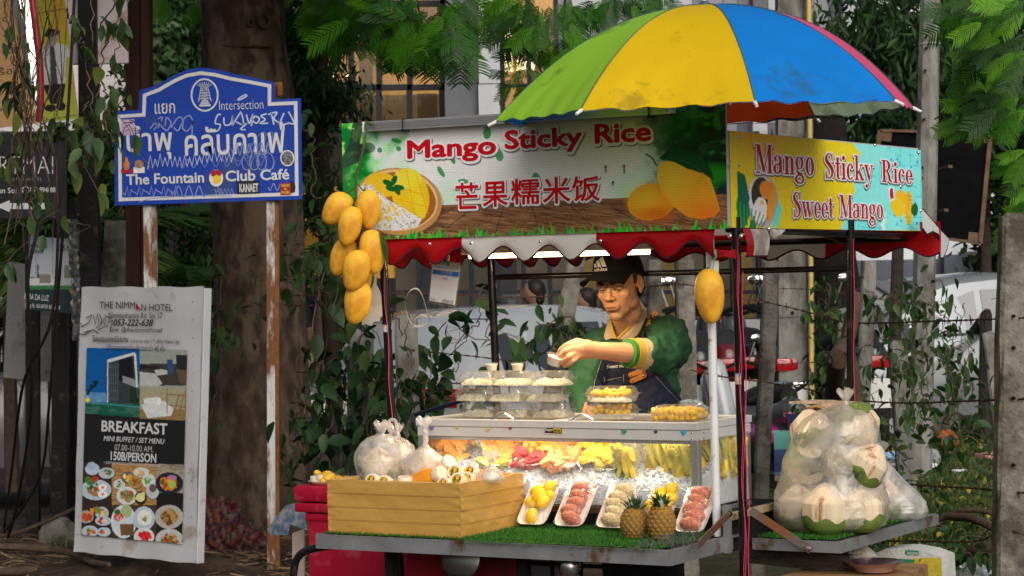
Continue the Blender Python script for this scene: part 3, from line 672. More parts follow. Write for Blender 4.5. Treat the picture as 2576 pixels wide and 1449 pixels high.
spray('green feathery branches drooping in from the right beside the blackboard',[([(2700,130,13.4),(2600,180,13.4),(2470,240,13.5),(2350,300,13.6)],.012),([(2700,-60,13.2),(2600,20,13.2),(2480,60,13.2)],.01),([(2700,420,13.8),(2600,450,13.8),(2520,500,13.9)],.008)],F3,3,'feathery tree branches',bright=(0,4,3,3,2))
F4=[]
for(u,v,n,a0,a1,su,sv,d,sc)in((400,-20,6,60,140,70,15,15,.55),(480,0,5,60,140,40,15,15,.5),(760,-10,5,60,160,50,20,14.6,.7)):
 for _ in range(n):F4.append((u+rng.uniform(-su,su),v+rng.uniform(-sv,sv),d,rng.uniform(a0,a1),sc))
spray('tips of bright feathery leaves left and right of the tree trunk',[([(500,-200,15),(470,-60,15),(440,-20,15)],.01),([(900,-150,14.6),(800,-60,14.6),(760,-20,14.6)],.01)],F4,4,'feathery tree branches',bright=(2,0))
def palm_frond(seed,m,L=1.0,pairs=26):
 b=MB();r=random.Random(seed);sp=[]
 for i in range(13):t=i/12;sp.append(Vector((L*t*(1-.15*t),0,.32*L*t-.62*L*t*t)))
 b.tube(sp,[.011*(1-.8*i/12)for i in range(13)],5)
 for i in range(pairs):
  t=.12+.87*i/pairs;f=t*12;j=int(f);c=sp[j].lerp(sp[min(12,j+1)],f-j);ln=L*.42*math.sin(math.pi*(.12+.85*t))**.7
  for sg in(-1,1):
   a=sg*(.95-.4*t);d=Vector((math.cos(a),math.sin(a),-.25+r.uniform(-.15,.1))).normalized();s=Vector((-d.y,d.x,.3)).normalized();k=len(b.v);w=.014
   for q in range(5):x=q/4;e=c+d*ln*x+Vector((0,0,-.3*ln*x*x));ww=w*(1-x)**.6+.0005;b.v+=[tuple(e-s*ww),tuple(e+s*ww)]
   for q in range(4):b.f.append((k+2*q,k+2*q+1,k+2*q+3,k+2*q+2));b.mi.append(0)
 return b.me('frond',m,recalc=False)
PF=[palm_frond(s,m)for s,m in((1,G_PL),(2,G_MD),(3,mat('palm_pale',(.10,.17,.04),.4,var=.3,trans=.3)))]
def palm(label,u,v,d,n,s,seed,tall=.3):
 base=P(u,v,d);g=Vector((base.x,base.y,0));th=thing('palm',label,'palm',g,group='palms behind the signs');r=random.Random(seed)
 b=MB();b.tube([g,base],[.06,.04],8);b.build('trunk',TWIG,th,world=True)
 for i in range(n):
  o=link('frond',r.choice(PF),th);o.location=base-g;o.rotation_euler=(r.uniform(-.3,.3),r.uniform(-.75,.25),i/n*6.283+r.uniform(-.3,.3));k=s*r.uniform(.75,1.15);o.scale=(k,k,k)
palm('arching palm between the broken post and the white sign post',470,720,17.2,16,1.0,1)
palm('palm behind the black sign poles right of the terra sign',250,620,17.5,14,1.0,2)
palm('low palm at the left edge behind the grey back of a sign',20,700,17.0,15,1.0,3)
palm('small bright palm under the yellow cafe awning',800,700,18.5,9,.6,4)
bg_tree('shrub','leafy shrub under the dark gallery sign',[ground(150,1280),P(150,900,16.6),P(150,700,16.6)],[(230,420,17.5,140,90,.4),(120,560,17.5,160,90,.4),(330,480,17.5,60,160,.4),(520,640,17.8,50,120,.4),(560,780,17,40,140,.3)],6200,.11,[G_DK,G_MD,G_OL],31,spread=.1)
def leafset(L,w,ms,n=4):return[leaf_mesh('leaf',L,w,m,fold=.3,droop=.25,n=n)for m in ms]
LV_BIG=leafset(.115,.066,[mat('creeper_deep',(.014,.040,.014),.45,var=.3,scale=9,trans=.15),mat('creeper_mid',(.025,.062,.018),.45,var=.3,scale=9,trans=.2),mat('creeper_light',(.06,.11,.025),.5,var=.3,scale=9,trans=.3)])
LV_SM=leafset(.075,.036,[MATS['creeper_mid'],MATS['creeper_light'],G_MD])
LV_HANG=leafset(.095,.048,[mat('hang_leaf',(.055,.11,.03),.45,var=.25,scale=9,trans=.3),mat('hang_leaf_deep',(.03,.068,.025),.45,var=.25,scale=9,trans=.2),mat('hang_leaf_yellow',(.11,.14,.025),.5,var=.3,scale=9,trans=.3)])
STEM=mat('vine_stem',(.10,.07,.045),.8,var=.3,scale=20)
def vine(label,stems,n,leaves,seed,cat_='climbing plant',name='climbing_vine',hang=True,ls=1.0,r=.0028,jit=.06,group=None,extra=0,smat=None,weights=None):
 rng=random.Random(seed);th=thing(name,label,cat_,P(*stems[0][0]),group=group);b=MB();lines=[]
 for st in stems:
  pts=[P(*p)for p in st];pts=[p+Vector((rng.uniform(-1,1),rng.uniform(-.6,.6),rng.uniform(-1,1)))*.012 for p in cat(pts,5)]
  lines.append(pts);b.tube(pts,r*rng.uniform(.7,1.2),5)
 for _ in range(extra):
  ln=rng.choice(lines);i=rng.randrange(len(ln));p=ln[i];q=[p]
  for k in range(6):q.append(q[-1]+Vector((rng.uniform(-.09,.09),rng.uniform(-.03,.03),rng.uniform(-.10,.05))))
  b.tube(cat(q,3),r*.5,4);lines.append(q)
 b.build('stem',smat or STEM,th,world=True)
 for i in range(min(n,295)):
  ln=rng.choice(lines);p=ln[rng.randrange(len(ln))]+Vector((rng.gauss(0,jit),rng.gauss(0,jit*.7),rng.gauss(0,jit)))
  o=link('leaf',rng.choices(leaves,weights)[0],th);o.location=p-th.location
  if hang and rng.random()<(.9 if leaves is LV_HANG else .5):o.rotation_euler=Euler((rng.uniform(-.9,.9),rng.uniform(.5,1.5),rng.uniform(0,6.28)))
  else:o.rotation_euler=Euler((rng.uniform(-1,1),rng.uniform(-.5,1.2),rng.uniform(0,6.28)))
  k=ls*rng.uniform(.45,1.25);o.scale=(k,k,k)
 return th
rng=random.Random(77)
def wander(u0,v0,u1,v1,d,n=6,j=25):return[(u0+(u1-u0)*i/n+rng.uniform(-j,j),v0+(v1-v0)*i/n+rng.uniform(-j,j),d+rng.uniform(-.25,.25))for i in range(n+1)]
vine('broad leaved dark creeper smothering the post below the mangos',[wander(780+40*k,640+20*k,800+34*k,1210,11.7)for k in range(6)]+[wander(760,1100,1000,1120,11.6,j=20),wander(770,1000,980,1010,11.6,j=30)],290,LV_BIG,1,extra=14,weights=(5,4,1.3))
vine('dark creeper climbing the post between the two left cart poles',[wander(1030,760,1050,1150,11.0),wander(1000,800,1010,1160,11.1),wander(1110,820,1050,1150,11.1),wander(1040,900,1230,850,11.3,j=30),wander(1200,700,1150,950,11.4),wander(1220,690,1260,900,11.4),wander(1040,1000,1180,1000,11.2)],170,LV_BIG,2,extra=18,weights=(4,4,2))
vine('leafy sprig in front of the tilted post',[wander(1350,800,1450,870,11.8,j=16),wander(1330,870,1500,880,11.9,j=18),wander(1400,800,1500,840,11.9,j=14)],70,LV_SM,3,ls=1.1,extra=4)
vine('small leaved vine draped over the wire behind the coconut bag',[wander(2180,740,2330,750,12.4,j=14)]+[wander(2190+34*k,745,2200+36*k+rng.uniform(-20,20),980+rng.uniform(-60,60),12.4)for k in range(8)],240,LV_SM,4,extra=22,weights=(5,2,3))
vine('small leaved vine at the foot of the broad utility pole',[wander(2060,870,2090,1090,14,j=18),wander(2050,950,2130,1040,14,j=20),wander(2090,730,2110,900,13.8,j=14),wander(2040,1020,2060,1130,14,j=14)],240,LV_SM,5,ls=.95,extra=10,weights=(5,2,3))
vine('wispy shrub before the silver car door',[wander(2400,1060,2370,740,13,j=18),wander(2380,1080,2440,860,13,j=18),wander(2360,700,2400,880,13,j=12),wander(2420,1080,2330,980,13,j=18),wander(2350,900,2440,880,13,j=20)],110,LV_SM,6,ls=1.1,extra=8,weights=(4,1,4),name='shrub',cat_='shrub')
vine('tangle of low weeds under the fence right of the bag',[wander(2210,1090,2330,1180,12.3,j=25),wander(2230,1050,2480,1120,12.3,j=30),wander(2400,1060,2480,1080,12.8,j=20)],120,LV_SM,7,ls=1.0,extra=6,weights=(4,2,3),name='weed',cat_='weed',hang=False)
vine('leafy brush beneath the side tray at lower right',[wander(2300,1310,2510,1330,9.6,j=20),wander(2330,1380,2520,1400,9.0,j=25),wander(2400,1290,2520,1340,9.4,j=20),wander(2350,1330,2380,1440,9.2,j=20)],110,LV_SM,8,ls=1.0,extra=6,weights=(5,2,2),name='weed',cat_='weed',hang=False)
vine('creeper sprays right of the tree trunk above the cooler',[wander(745,560,770,700,12.2,j=15),wander(770,330,820,560,12.6,j=20),wander(560,700,530,1050,12.8,j=14),wander(770,860,720,1180,12.8,j=20),wander(700,1050,730,1200,12.9,j=14)],220,LV_SM,9,ls=1.25,extra=16,weights=(5,2,2))
vine('small leafed creeper hanging over the left edge',[wander(20,-60,60,300,9.6,j=18),wander(60,-40,30,420,9.7,j=18),wander(10,40,90,330,9.6,j=16),wander(50,150,85,600,9.8,j=14)],75,LV_HANG,10,ls=.82,extra=8,jit=.02,weights=(3,6,1))
vine('long stemmed creeper hanging in front of the black steel pole',[wander(240,-60,215,420,9.2,j=12),wander(280,-60,240,300,9.2,j=12),wander(310,-40,275,240,9.2,j=12),wander(250,200,285,400,9.2,j=10),wander(215,250,205,420,9.2,j=10),wander(170,30,210,120,9.3,j=10),wander(285,250,275,340,9.2,j=8)],78,LV_HANG,11,ls=1.0,extra=4,jit=.018,weights=(5,2,3))
b=None
dv=thing('dry_vine','tangle of leafless brown vine stems across the left signs','climbing plant',P(120,300,9.9))
b=MB()
for k in range(26):
 u=rng.uniform(0,200);pts=wander(u,-40,70+rng.uniform(-60,110),rng.uniform(350,640),9.9+rng.uniform(-.1,.1),n=7,j=16);b.tube(cat([P(*p)for p in pts],4),rng.choice((.0016,.002,.003)),4)
b.build('stem',mat('dry_stem',(.10,.065,.045),.9,var=.3),dv,world=True)
b=MB()
for pts,r in(([(190,-60,9.8),(170,300,9.8),(150,520,9.8),(130,800,9.9),(60,960,10.2),(30,1180,11),(10,1330,11.4)],.007),([(110,540,9.9),(70,700,9.9),(80,1000,10.2),(45,1260,11),(20,1350,11.5)],.008),([(160,560,10),(125,1000,10.5),(100,1200,11),(10,1340,11.4)],.007)):
 b.tube(cat([P(*p)for p in pts],6),r,7)
b.build('thick_stem',mat('black_vine',(.015,.013,.013),.6,var=.2),dv,smooth=True,world=True)
sn=thing('broken_branch','split brown dead branch standing behind the rear cart pole','branch',ground(2130,1250))
trunk(sn,[ground(2085,1260),P(2100,960,10.2),P(2130,860,10.2),P(2150,760,10.2),P(2158,735,10.2)],[.055,.04,.035,.03,.022],TWIG,n=10,amp=.05,seed=3,name='limb')
trunk(sn,[P(2135,850,10.2),P(2156,980,10.25),P(2160,1150,10.2)],[.012,.022,.03],TWIG,n=10,amp=.05,seed=4,name='limb')
def grass():
 r=np.random.default_rng(4);n=70000;d=8.3+14*r.random(n)**.75;u=r.uniform(2080,2700,n);X=(u-CU)/FU*d
 keep=fbm(X*2.0,d*1.6,12)>.40;X,d=X[keep],d[keep];n=len(X)
 ang=r.uniform(0,6.283,n);h=r.uniform(.02,.075,n)*(.6+1.1*fbm(X*3,d*3,31));w=r.uniform(.0022,.004,n)*(1+d*.05);lean=r.uniform(.1,.9,n)*h
 bx=np.cos(ang)*w;by=np.sin(ang)*w;lx=np.cos(ang+1.57)*lean;ly=np.sin(ang+1.57)*lean
 V=np.stack([np.stack([X-bx,d-by,np.zeros(n)-.03],1),np.stack([X+bx,d+by,np.zeros(n)-.03],1),np.stack([X+lx*.4,d+ly*.4,h*.6],1),np.stack([X+lx,d+ly,h],1)],1).reshape(-1,3)
 k=np.arange(n)[:,None]*4;F=np.concatenate([k+[[0,1,2]],k+[[1,3,2]]],0);mi=r.choice(3,n,p=(.45,.35,.2));mi=np.concatenate([mi,mi])
 setp(link('grass',mesh_np('grass',V,F,None,mats=[mat('grass_a',(.055,.12,.022),.6,var=.3,trans=.3),mat('grass_b',(.10,.13,.04),.6,var=.3,trans=.3),mat('grass_dry',(.20,.15,.07),.7,var=.3,trans=.2)],mi=mi)),'patchy green grass and weeds on the verge right of the cart','grass',kind='stuff')
 n=5000;d=r.uniform(9,21,n);X=(r.uniform(2080,2700,n)-CU)/FU*d;pts=np.stack([X,d,r.uniform(0,.08,n)],1)
 setp(cloud('ground_cover',None,pts,.05,[G_MD,G_OL,G_DK,G_YE,G_MD,G_DK],5,aspect=.6,down=-.1),'low broad leaved ground cover among the grass','ground cover',kind='stuff')
 n=17000;d=r.uniform(8.5,14.6,n);X=(r.uniform(-60,1000,n)-CU)/FU*d;k=d<road_y(X)-.1;X,d=X[k],d[k];n=len(X)
 pts=np.stack([X,d,r.uniform(-.015,.03,n)],1)
 q=r.normal(size=(n,3));q[:,2]*=.25
 L=r.uniform(.004,.02,n)[:,None];w=L*r.uniform(.15,.6,n)[:,None];q/=np.linalg.norm(q,axis=1)[:,None];s=np.cross(q,np.array((0,0,1.0)));s/=np.linalg.norm(s,axis=1)[:,None]
 V=np.stack([pts-q*L,pts+s*w,pts+q*L,pts-s*w],1).reshape(-1,3);kk=np.arange(n)[:,None]*4;F=kk+np.array([[0,1,2,3]])
 mi=r.choice(5,n,p=(.5,.2,.16,.09,.05))
 setp(link('leaf_litter',mesh_np('leaf_litter',V,F,None,mats=[mat('litter_brown',(.075,.045,.03),.9,var=.4),mat('litter_tan',(.26,.19,.12),.9,var=.3),mat('litter_dark',(.025,.017,.013),.9),mat('litter_pale',(.38,.34,.28),.9),mat('litter_yellow',(.36,.25,.05),.8)],mi=mi)),'brown leaf litter and wood chips around the sign posts','leaf litter',kind='stuff')
 b=MB();rg=random.Random(3)
 for _ in range(520):
  u=rg.uniform(-40,950);v=rg.uniform(1345,1500);p=ground(u,v,.02);a=rg.uniform(-.5,.5)+(3.14 if rg.random()<.5 else 0);l=rg.uniform(.05,.26)
  q=p+Vector((math.cos(a)*l,math.sin(a)*l*.8,rg.uniform(-.02,.06)));m_=(p+q)/2+Vector((0,0,rg.uniform(-.01,.02)));b.m=rg.choice((0,0,1));b.tube([p,m_,q],rg.choice((.0015,.003,.005)),4)
 setp(b.build('twig_litter',[TWIG,mat('pale_twig',(.25,.17,.10),.9)],recalc=False),'dry sticks and twigs strewn over the soil','twigs',kind='stuff')
grass()
vine('pair of grass tufts at the foot of the hotel sign',[wander(400,1440,410,1400,12,j=6)],1,LV_SM,12,name='grass_tuft',cat_='grass tuft')
tuft=[o for o in bpy.data.objects if o.name=='grass_tuft'][0]
b=MB();rg=random.Random(8)
for c in((400,1430),(430,1440),(150,1395),(420,1420)):
 for _ in range(14):
  p=ground(c[0]+rg.uniform(-14,14),c[1]+10,0);a=rg.uniform(0,6.28);h=rg.uniform(.05,.15);q=p+Vector((math.cos(a)*h*.7,math.sin(a)*h*.5,h));s=Vector((.004,0,0))
  m_=p.lerp(q,.5)+Vector((0,0,h*.15));b.add([p-s,p+s,m_+s*.8,m_-s*.8,q],[(0,1,2,3),(3,2,4)])
b.build('blade',mat('grass_b',(.10,.13,.04)),tuft,world=True)
for k,(pts,r,lab)in enumerate((([(-30,1355,12.6),(60,1335,12.8),(150,1297,13),(215,1270,13),(262,1285,13)],.013,'thin fallen branch arching to the hotel sign'),([(-40,1375,12.1),(80,1378,12.1),(170,1388,12),(235,1415,11.7),(275,1420,11.5)],.022,'long grey fallen branch lying before the sign'),([(-30,1440,11.3),(50,1438,11.2),(95,1432,11.2)],.024,'short cut log at the lower left corner'),([(2380,1300,9.6),(2450,1305,9.4),(2520,1340,9.2),(2576,1360,9)],.02,'brown fallen bough left of the stout post'),([(2390,1420,9.2),(2450,1385,9),(2530,1370,8.9),(2600,1380,8.9)],.03,'thick fallen bough crossing the lower right corner'),([(2360,1310,9.7),(2420,1285,9.6),(2490,1290,9.5),(2520,1320,9.4)],.012,'thin looping bramble stem behind the side tray'))):
 th=thing('fallen_branch',lab,'branch',P(*pts[0]),group='fallen branches on the soil');trunk(th,[P(*p)for p in pts],[r*.7,r,r*.8,r*.5],TWIG,n=9,amp=.05,seed=k,name='wood')
st=thing('boulder','mossy grey boulder half buried in the weeds by the car','boulder',ground(2385,1118))
b=MB();b.ball(ground(2385,1100)+Vector((0,0,.03)),(.24,.2,.2),24,jit=.06,seed=2);b.build('rock',CONC_D,st,smooth=True,world=True)
# signs on the left
PRINT=mat('print',(1,1,1),.45,var=.03,scale=40,cattr=True)
PRINT_M=mat('print_matte',(1,1,1),.7,var=.05,scale=30,cattr=True)
BLK_STEEL=mat('black_steel',(.006,.0055,.006),.55,0,var=.3,scale=20,bump=.15,dirt=(.06,.04,.03),dirt_amt=.15,dirt_scale=9)
INK_W=mat('white_lettering',(.62,.62,.64),.6,var=.04)
INK_K=mat('black_lettering',(.02,.02,.022),.6,var=0)
INK_GR=mat('grey_lettering',(.30,.31,.33),.6,var=0)
BLUE=mat('sign_blue',(.002,.042,.36),.5,var=.08,scale=6,dirt=(.03,.06,.22),dirt_amt=.2)
RUSTW=mat('rusty_white_paint',(.60,.61,.64),.6,var=.08,scale=12,bump=.5,dirt=(.17,.07,.025),dirt_amt=.55,dirt_scale=14,stretch=(1,1,.28))
RUSTB=mat('rust_brown',(.20,.085,.03),.9,var=.3,scale=20,bump=.4,dirt=(.07,.03,.015))
def plane_board(u0,v0,u1,v1,d,name,label,cat_,yaw=0.0,lean=0.0,d1=None,group=None):
 """board with its lower left at (u0,v0) depth d"""
 O=P(u0,v0,d);X=Vector((math.cos(yaw),math.sin(yaw),0));Z=Vector((lean,0,1)).normalized();X=(X-Z*X.dot(Z)).normalized()
 return Board(O,X,Z,name,label,cat_,group)
B=Board(P(289,517,11.85),P(760,501,11.85)-P(289,517,11.85),Vector((.0,0,1)),'street_sign','blue intersection street sign with white border and marker graffiti on rusty posts','street sign')
def outline(B,pts):return[B.xz(u,v)for u,v in pts]
left=[(289,517),(287,281),(349,276),(351,227)]
arc=[(380,219),(410,205),(440,188),(470,175),(500,170),(530,172),(560,178),(590,186),(620,192),(655,200),(690,206)]
right=[(691,250),(757,247),(760,501)]
ol=outline(B,left+arc+right)
b=MB();b.prism(ol,0,.012);b.build('panel',BLUE,B.e)
def stroke2(B,pts,w,y,closed=False,widths=None):
 """flat ribbon of width w (metres) along points (x,z) with mitred joints"""
 b=MB();n=len(pts);pts=[Vector((p[0],p[1]))for p in pts];L=[]
 for i in range(n):
  a=pts[(i-1)%n]if closed or i else None;c=pts[(i+1)%n]if closed or i<n-1 else None
  d1=(pts[i]-a).normalized()if a is not None else None;d2=(c-pts[i]).normalized()if c is not None else None
  if d1 is None:d1=d2
  if d2 is None:d2=d1
  t=(d1+d2);t=t.normalized()if t.length>1e-6 else d1;nn=Vector((-t.y,t.x));k=min(1/max(.35,nn.dot(Vector((-d1.y,d1.x)))),2.0)
  ww=(widths[i]if widths else w)/2*k;L.append((pts[i]+nn*ww,pts[i]-nn*ww))
 vs=[(q.x,y,q.y)for pr in L for q in pr];m=n if closed else n-1
 b.add(vs,[(2*i,2*i+1,(2*i+3)%(2*n),(2*i+2)%(2*n))for i in range(m)]);return b
inn=[(303,502),(301,293),(362,289),(364,240),(400,226),(440,203),(470,190),(505,184),(540,188),(580,198),(620,205),(678,216),(678,262),(744,259),(747,488)]
stroke2(B,outline(B,inn),.018,-.003,True).build('border_line',INK_W,B.e)
cx,cz=B.xz(515,239);rx=.067;rz_=.081
stroke2(B,[(cx+rx*math.cos(t*.2618),cz+rz_*math.sin(t*.2618))for t in range(24)],.0085,-.003,True).build('emblem_ring',INK_W,B.e)
eb=MB();rg=random.Random(2)
for w_,z_,h_ in((.052,-.058,.010),(.040,-.045,.008),(.030,-.034,.007)):eb.box((cx-w_/2*1.1,-.0032,cz+z_),(cx+w_/2*1.1,-.0026,cz+z_+h_))
def addst(pts,w):
 q=stroke2(B,pts,w,-.003);eb.add(q.v,q.f)
addst([(cx,cz-.03),(cx,cz+.066)],.003)
for lv in range(5):
 z0=cz-.026+lv*.014;sp=.034-.003*lv
 for sg in(-1,1):
  addst([(cx,z0),(cx+sg*sp*.45,z0+.012),(cx+sg*sp*.8,z0+.006),(cx+sg*sp,z0-.008)],.0032);addst([(cx,z0+.006),(cx+sg*sp*.3,z0+.012),(cx+sg*sp*.5,z0+.002)],.0025)
for a in(-.7,-.45,-.22,.22,.45,.7):addst([(cx,cz+.02),(cx+.03*math.sin(a),cz+.02+.028*math.cos(a)),(cx+.055*math.sin(a),cz+.02+.046*math.cos(a))],.003)
eb.build('emblem',INK_W,B.e,recalc=False)
B.text('แยก',390,287,440,259,INK_W,fat=.006);B.text('Intersection',552,277,662,250,INK_W,fat=-.012)
B.text('น้ำพุ',320,403,432,310,INK_W,fat=.012);B.text('คลับคาเฟ่',466,393,716,306,INK_W,fat=.012)
B.text('The Fountain',318,466,513,432,INK_W,fat=.022);B.text('Club Café',568,457,727,424,INK_W,fat=.022)
GRAF=mat('graffiti_white',(.50,.55,.75),.5,var=.1);GRAF2=mat('graffiti_violet',(.22,.28,.58),.5,var=.2);GRAF3=mat('graffiti_fade',(.10,.18,.50),.5,var=.2)
def scrib(lines,w,m,y,smooth=True):
 g=MB()
 for ln in lines:
  q=[B.xz(u,v)for u,v in ln]
  if smooth and len(q)>2:q=[(p.x,p.z)for p in cat([(a,0,c)for a,c in q],5)]
  s_=stroke2(B,q,w,y);g.add(s_.v,s_.f)
 g.build('graffiti',m,B.e,recalc=False)
def C(x,y):return(754.7*0+x*.3647,y*.3647)
def CL(*p):return[C(x,y)for x,y in p]
scrib([CL((1525,790),(1500,795),(1485,850),(1520,860),(1505,900),(1470,905),(1455,885)),CL((1545,810),(1550,860),(1590,855),(1605,800),(1600,870)),CL((1600,870),(1650,790),(1665,780),(1680,860),(1630,840)),CL((1665,860),(1700,855),(1660,890),(1695,895)),CL((1700,790),(1720,850),(1745,790),(1735,870)),CL((1760,800),(1745,830),(1770,850),(1790,820),(1760,800)),CL((1840,785),(1800,800),(1830,825),(1795,850),(1850,850)),CL((1870,775),(1890,860)),CL((1850,790),(1910,775),(1890,820),(1940,855)),CL((1960,780),(1930,860),(1990,850),(2030,850),(1990,770)),CL((1640,685),(1690,655),(1700,665),(1650,690),(1640,685))],.0075,GRAF,-.0042)
scrib([CL((1035,890),(1070,850),(1090,880),(1110,840),(1060,900)),CL((1090,820),(1120,810),(1110,860),(1150,900),(1180,850),(1150,810),(1140,870)),CL((1180,880),(1230,810),(1260,830),(1230,900),(1200,880)),CL((1260,880),(1270,820),(1310,800),(1330,850),(1290,905),(1255,880)),CL((1330,830),(1325,930))],.007,GRAF2,-.0042)
zig=[CL(*[(1020+i*17,1165-10*math.sin(i*.3)-(i%2)*(70+18*math.sin(i*1.7))-i*1.6)for i in range(36)])]
scrib(zig,.0055,GRAF,-.0045,smooth=False)
scrib([CL(*[(1240+i*11,1130+30*math.sin(i*.9)-i*.4)for i in range(56)]),CL(*[(1630+46*math.cos(t*.5)+t*5,1050+60*math.sin(t*.5))for t in range(24)]),CL(*[(1740+50*math.cos(t*.5+1)+t*4,1000+90*math.sin(t*.5))for t in range(34)])],.005,GRAF3,-.0039)
scrib([CL(*[(1690+45*math.cos(t*.55)+t*4.5,1110+62*math.sin(t*.55))for t in range(40)]),CL(*[(1600+t*9,1030+40*math.sin(t*1.3))for t in range(30)])],.005,GRAF2,-.0043)
scrib([CL(*[(850+i*14,1330+(i%2)*36-20*(i%3)-i*.4)for i in range(28)]),CL(*[(1180+i*9,1320+38*math.sin(i*.8))for i in range(28)]),CL((960,1395),(1030,1370),(1200,1355),(1420,1350),(1600,1352)),CL((1490,1270),(1540,1340),(1480,1310)),CL(*[(1480+i*12,1300+(i%2)*40)for i in range(12)]),CL(*[(1850+i*8,1290+26*math.sin(i))for i in range(12)])],.0045,GRAF2,-.0045,smooth=False)
def sticker(u0,v0,u1,v1,m,y=-.005,rnd=False):
 a,c=B.xz(u0,v1);e,f=B.xz(u1,v0);b=MB()
 pts=[((a+e)/2+(e-a)/2*math.cos(t*.2618),(c+f)/2+(f-c)/2*math.sin(t*.2618))for t in range(24)]if rnd else[(a,c),(e,c),(e,f),(a,f)]
 b.add([(x,y,z)for x,z in pts],[tuple(range(len(pts)))]);return b.build('sticker',m,B.e)
S_PINK=mat('sticker_pink',(.55,.40,.60),.4,var=.2,scale=20);S_K=mat('sticker_black',(.015,.015,.02),.4);S_R=mat('sticker_red',(.35,.01,.02),.4);S_O=mat('sticker_orange',(.55,.18,.03),.4,var=.3,scale=60);S_W=mat('sticker_white',(.7,.68,.66),.4,var=.2,scale=50);S_Y=mat('sticker_yellow',(.75,.5,.02),.4)
sticker(306,300,338,341,S_PINK);sticker(1.0*596,455,652,489,S_K);sticker(706,460,731,491,S_R,-.0055);sticker(727,456,743,486,S_K,rnd=True)
sticker(706,377,740,419,S_W,rnd=True);sticker(709,380,737,416,mat('sticker_ink',(.12,.12,.13),.4,var=.9,scale=70),-.0055,rnd=True)
sticker(527,426,561,470,S_W,rnd=True);sticker(530,427,558,446,S_R,-.0055,rnd=True);sticker(536,440,556,463,S_Y,-.0057,rnd=True)
sticker(305,425,332,436,S_R);sticker(311,402,326,428,S_O,-.0053,rnd=True);sticker(315,395,322,405,S_O,-.0055,rnd=True)
sticker(336,420,364,436,S_W,-.005);sticker(339,402,362,424,mat('sticker_brown',(.32,.17,.10),.5,var=.4,scale=60),-.0053,rnd=True)
B.text('KANAET',603,484,650,461,INK_W,y=-.0062,fat=.03)
for k,t in enumerate(('WHO','IS','FASK')):B.text(t,(708,715,708)[k],(471,478,488)[k],(729,722,729)[k],(463,473,480)[k],S_Y,y=-.0062,fat=.03)
stk=MB()
for ln in(CL((850,930),(860,880),(890,860),(910,890),(925,930)),CL((870,900),(900,895)),CL((890,830),(920,830),(915,850),(895,850)),CL((850,850),(930,840))):
 q=stroke2(B,[B.xz(u,v)for u,v in ln],.004,-.0062);stk.add(q.v,q.f)
stk.build('sticker_drawing',INK_K,B.e,recalc=False)
for(ut,vt,ub,vb,w)in((370,240,378,1160,30),(681,208,684,1449,30)):
 b=MB();p=P(ut,vt,11.91);q=P(ub,vb,11.91);q=p+(q-p)*((p.z+.1)/(p.z-q.z));b.bar(p,q,w*.7*11.5/FU,.05,up=(0,1,0));o=b.build('post',RUSTW,B.e,world=True)
 b=MB();b.bar(p+Vector((w*.52*11.5/FU,.012,0)),q+Vector((w*.52*11.5/FU,.012,0)),w*.34*11.5/FU,.05,up=(0,1,0));b.build('post_flange',RUSTB if ut>500 else RUSTW,o,world=True)
b=MB();b.box((B.xz(690,0)[0],.013,B.xz(690,240)[1]),(B.xz(702,0)[0],.03,B.xz(690,206)[1]));b.build('bracket',RUSTB,B.e)
O=P(185,1388,11.75);X=P(492,1418,11.23)-O;Zt=P(206,722,11.8)-O
H=Board(O,X,Zt,'hotel_sign','tall white vinyl hotel breakfast sign leaning in front of the black poles','advertising sign')
hw=H.xz(492,1416)[0];hh=H.xz(212,722)[1]
V_WHITE=mat('vinyl_white',(.50,.50,.53),.5,var=.08,scale=4,bump=.15,bscale=9,dirt=(.36,.33,.30),dirt_amt=.15,dirt_scale=4)
b=MB()
def hv(s,t):
 x=s*hw;z=t*hh;e=min(s,1-s,1);r=.001*math.sin(z*26+5*s)*(e<.1)+.003*math.sin(x*17+z*5);return(x+.002*math.sin(z*11)*(s in(0,1)),r,z+.003*math.sin(x*24)*(t>.99 or t<.01))
b.grid(hv,22,70);b.build('vinyl_face',V_WHITE,H.e,smooth=True)
b=MB();b.box((hw+.001,.0,.0),(hw+.010,.05,hh*.995),.004);b.box((.01,.012,.01),(hw-.01,.05,hh-.02));b.build('side_wrap',V_WHITE,H.e)
def HC_(x,y):return(x*.3647,503.1+y*.3647)
hx0,hz0=H.xz(208,1345);hx1,hz1=H.xz(475,880)
cv=Canvas(H,hx0,hz0,hx1,hz1,.0030,(.012,.012,.014))
U,Vv=cv.U,cv.V
sk=lambda u:(u-215)*.075
top1=(Vv<1040+sk(U))&(U<355);cv.put(top1,lin(8,82,150))
cv.put(top1&(Vv>985+sk(U)),lin(120,165,200),.8*fbm(U/14,Vv/8,3)+.2)
cv.put(cv.poly([(270,908),(340,889),(352,930),(354,1025),(272,1018)]),lin(48,56,62))
cv.put(cv.poly([(273,905),(342,886),(346,892),(278,912)]),lin(190,196,200));cv.put(cv.poly([(340,888),(346,890),(353,1000),(348,1000)]),lin(190,196,200));cv.put(cv.poly([(273,905),(276,905),(276,1015),(273,1015)]),lin(185,190,196))
cv.put(cv.poly([(303,905),(336,898),(340,960),(303,958)]),lin(20,24,26));cv.put(cv.poly([(312,945),(345,955),(346,975),(312,962)]),lin(130,134,136))
for k in range(5):cv.put(cv.line([(278+5.5*k,915),(278+5.5*k,1010)],1),lin(95,108,115));cv.put(cv.line([(276,925+20*k),(303,922+20*k)],1),lin(95,108,115))
cv.put(top1&(cv.n(9,5)>.55)&(Vv>955+sk(U))&(U<250),lin(18,38,26));cv.put(top1&(U>330)&(Vv>975),lin(26,48,26),.9)
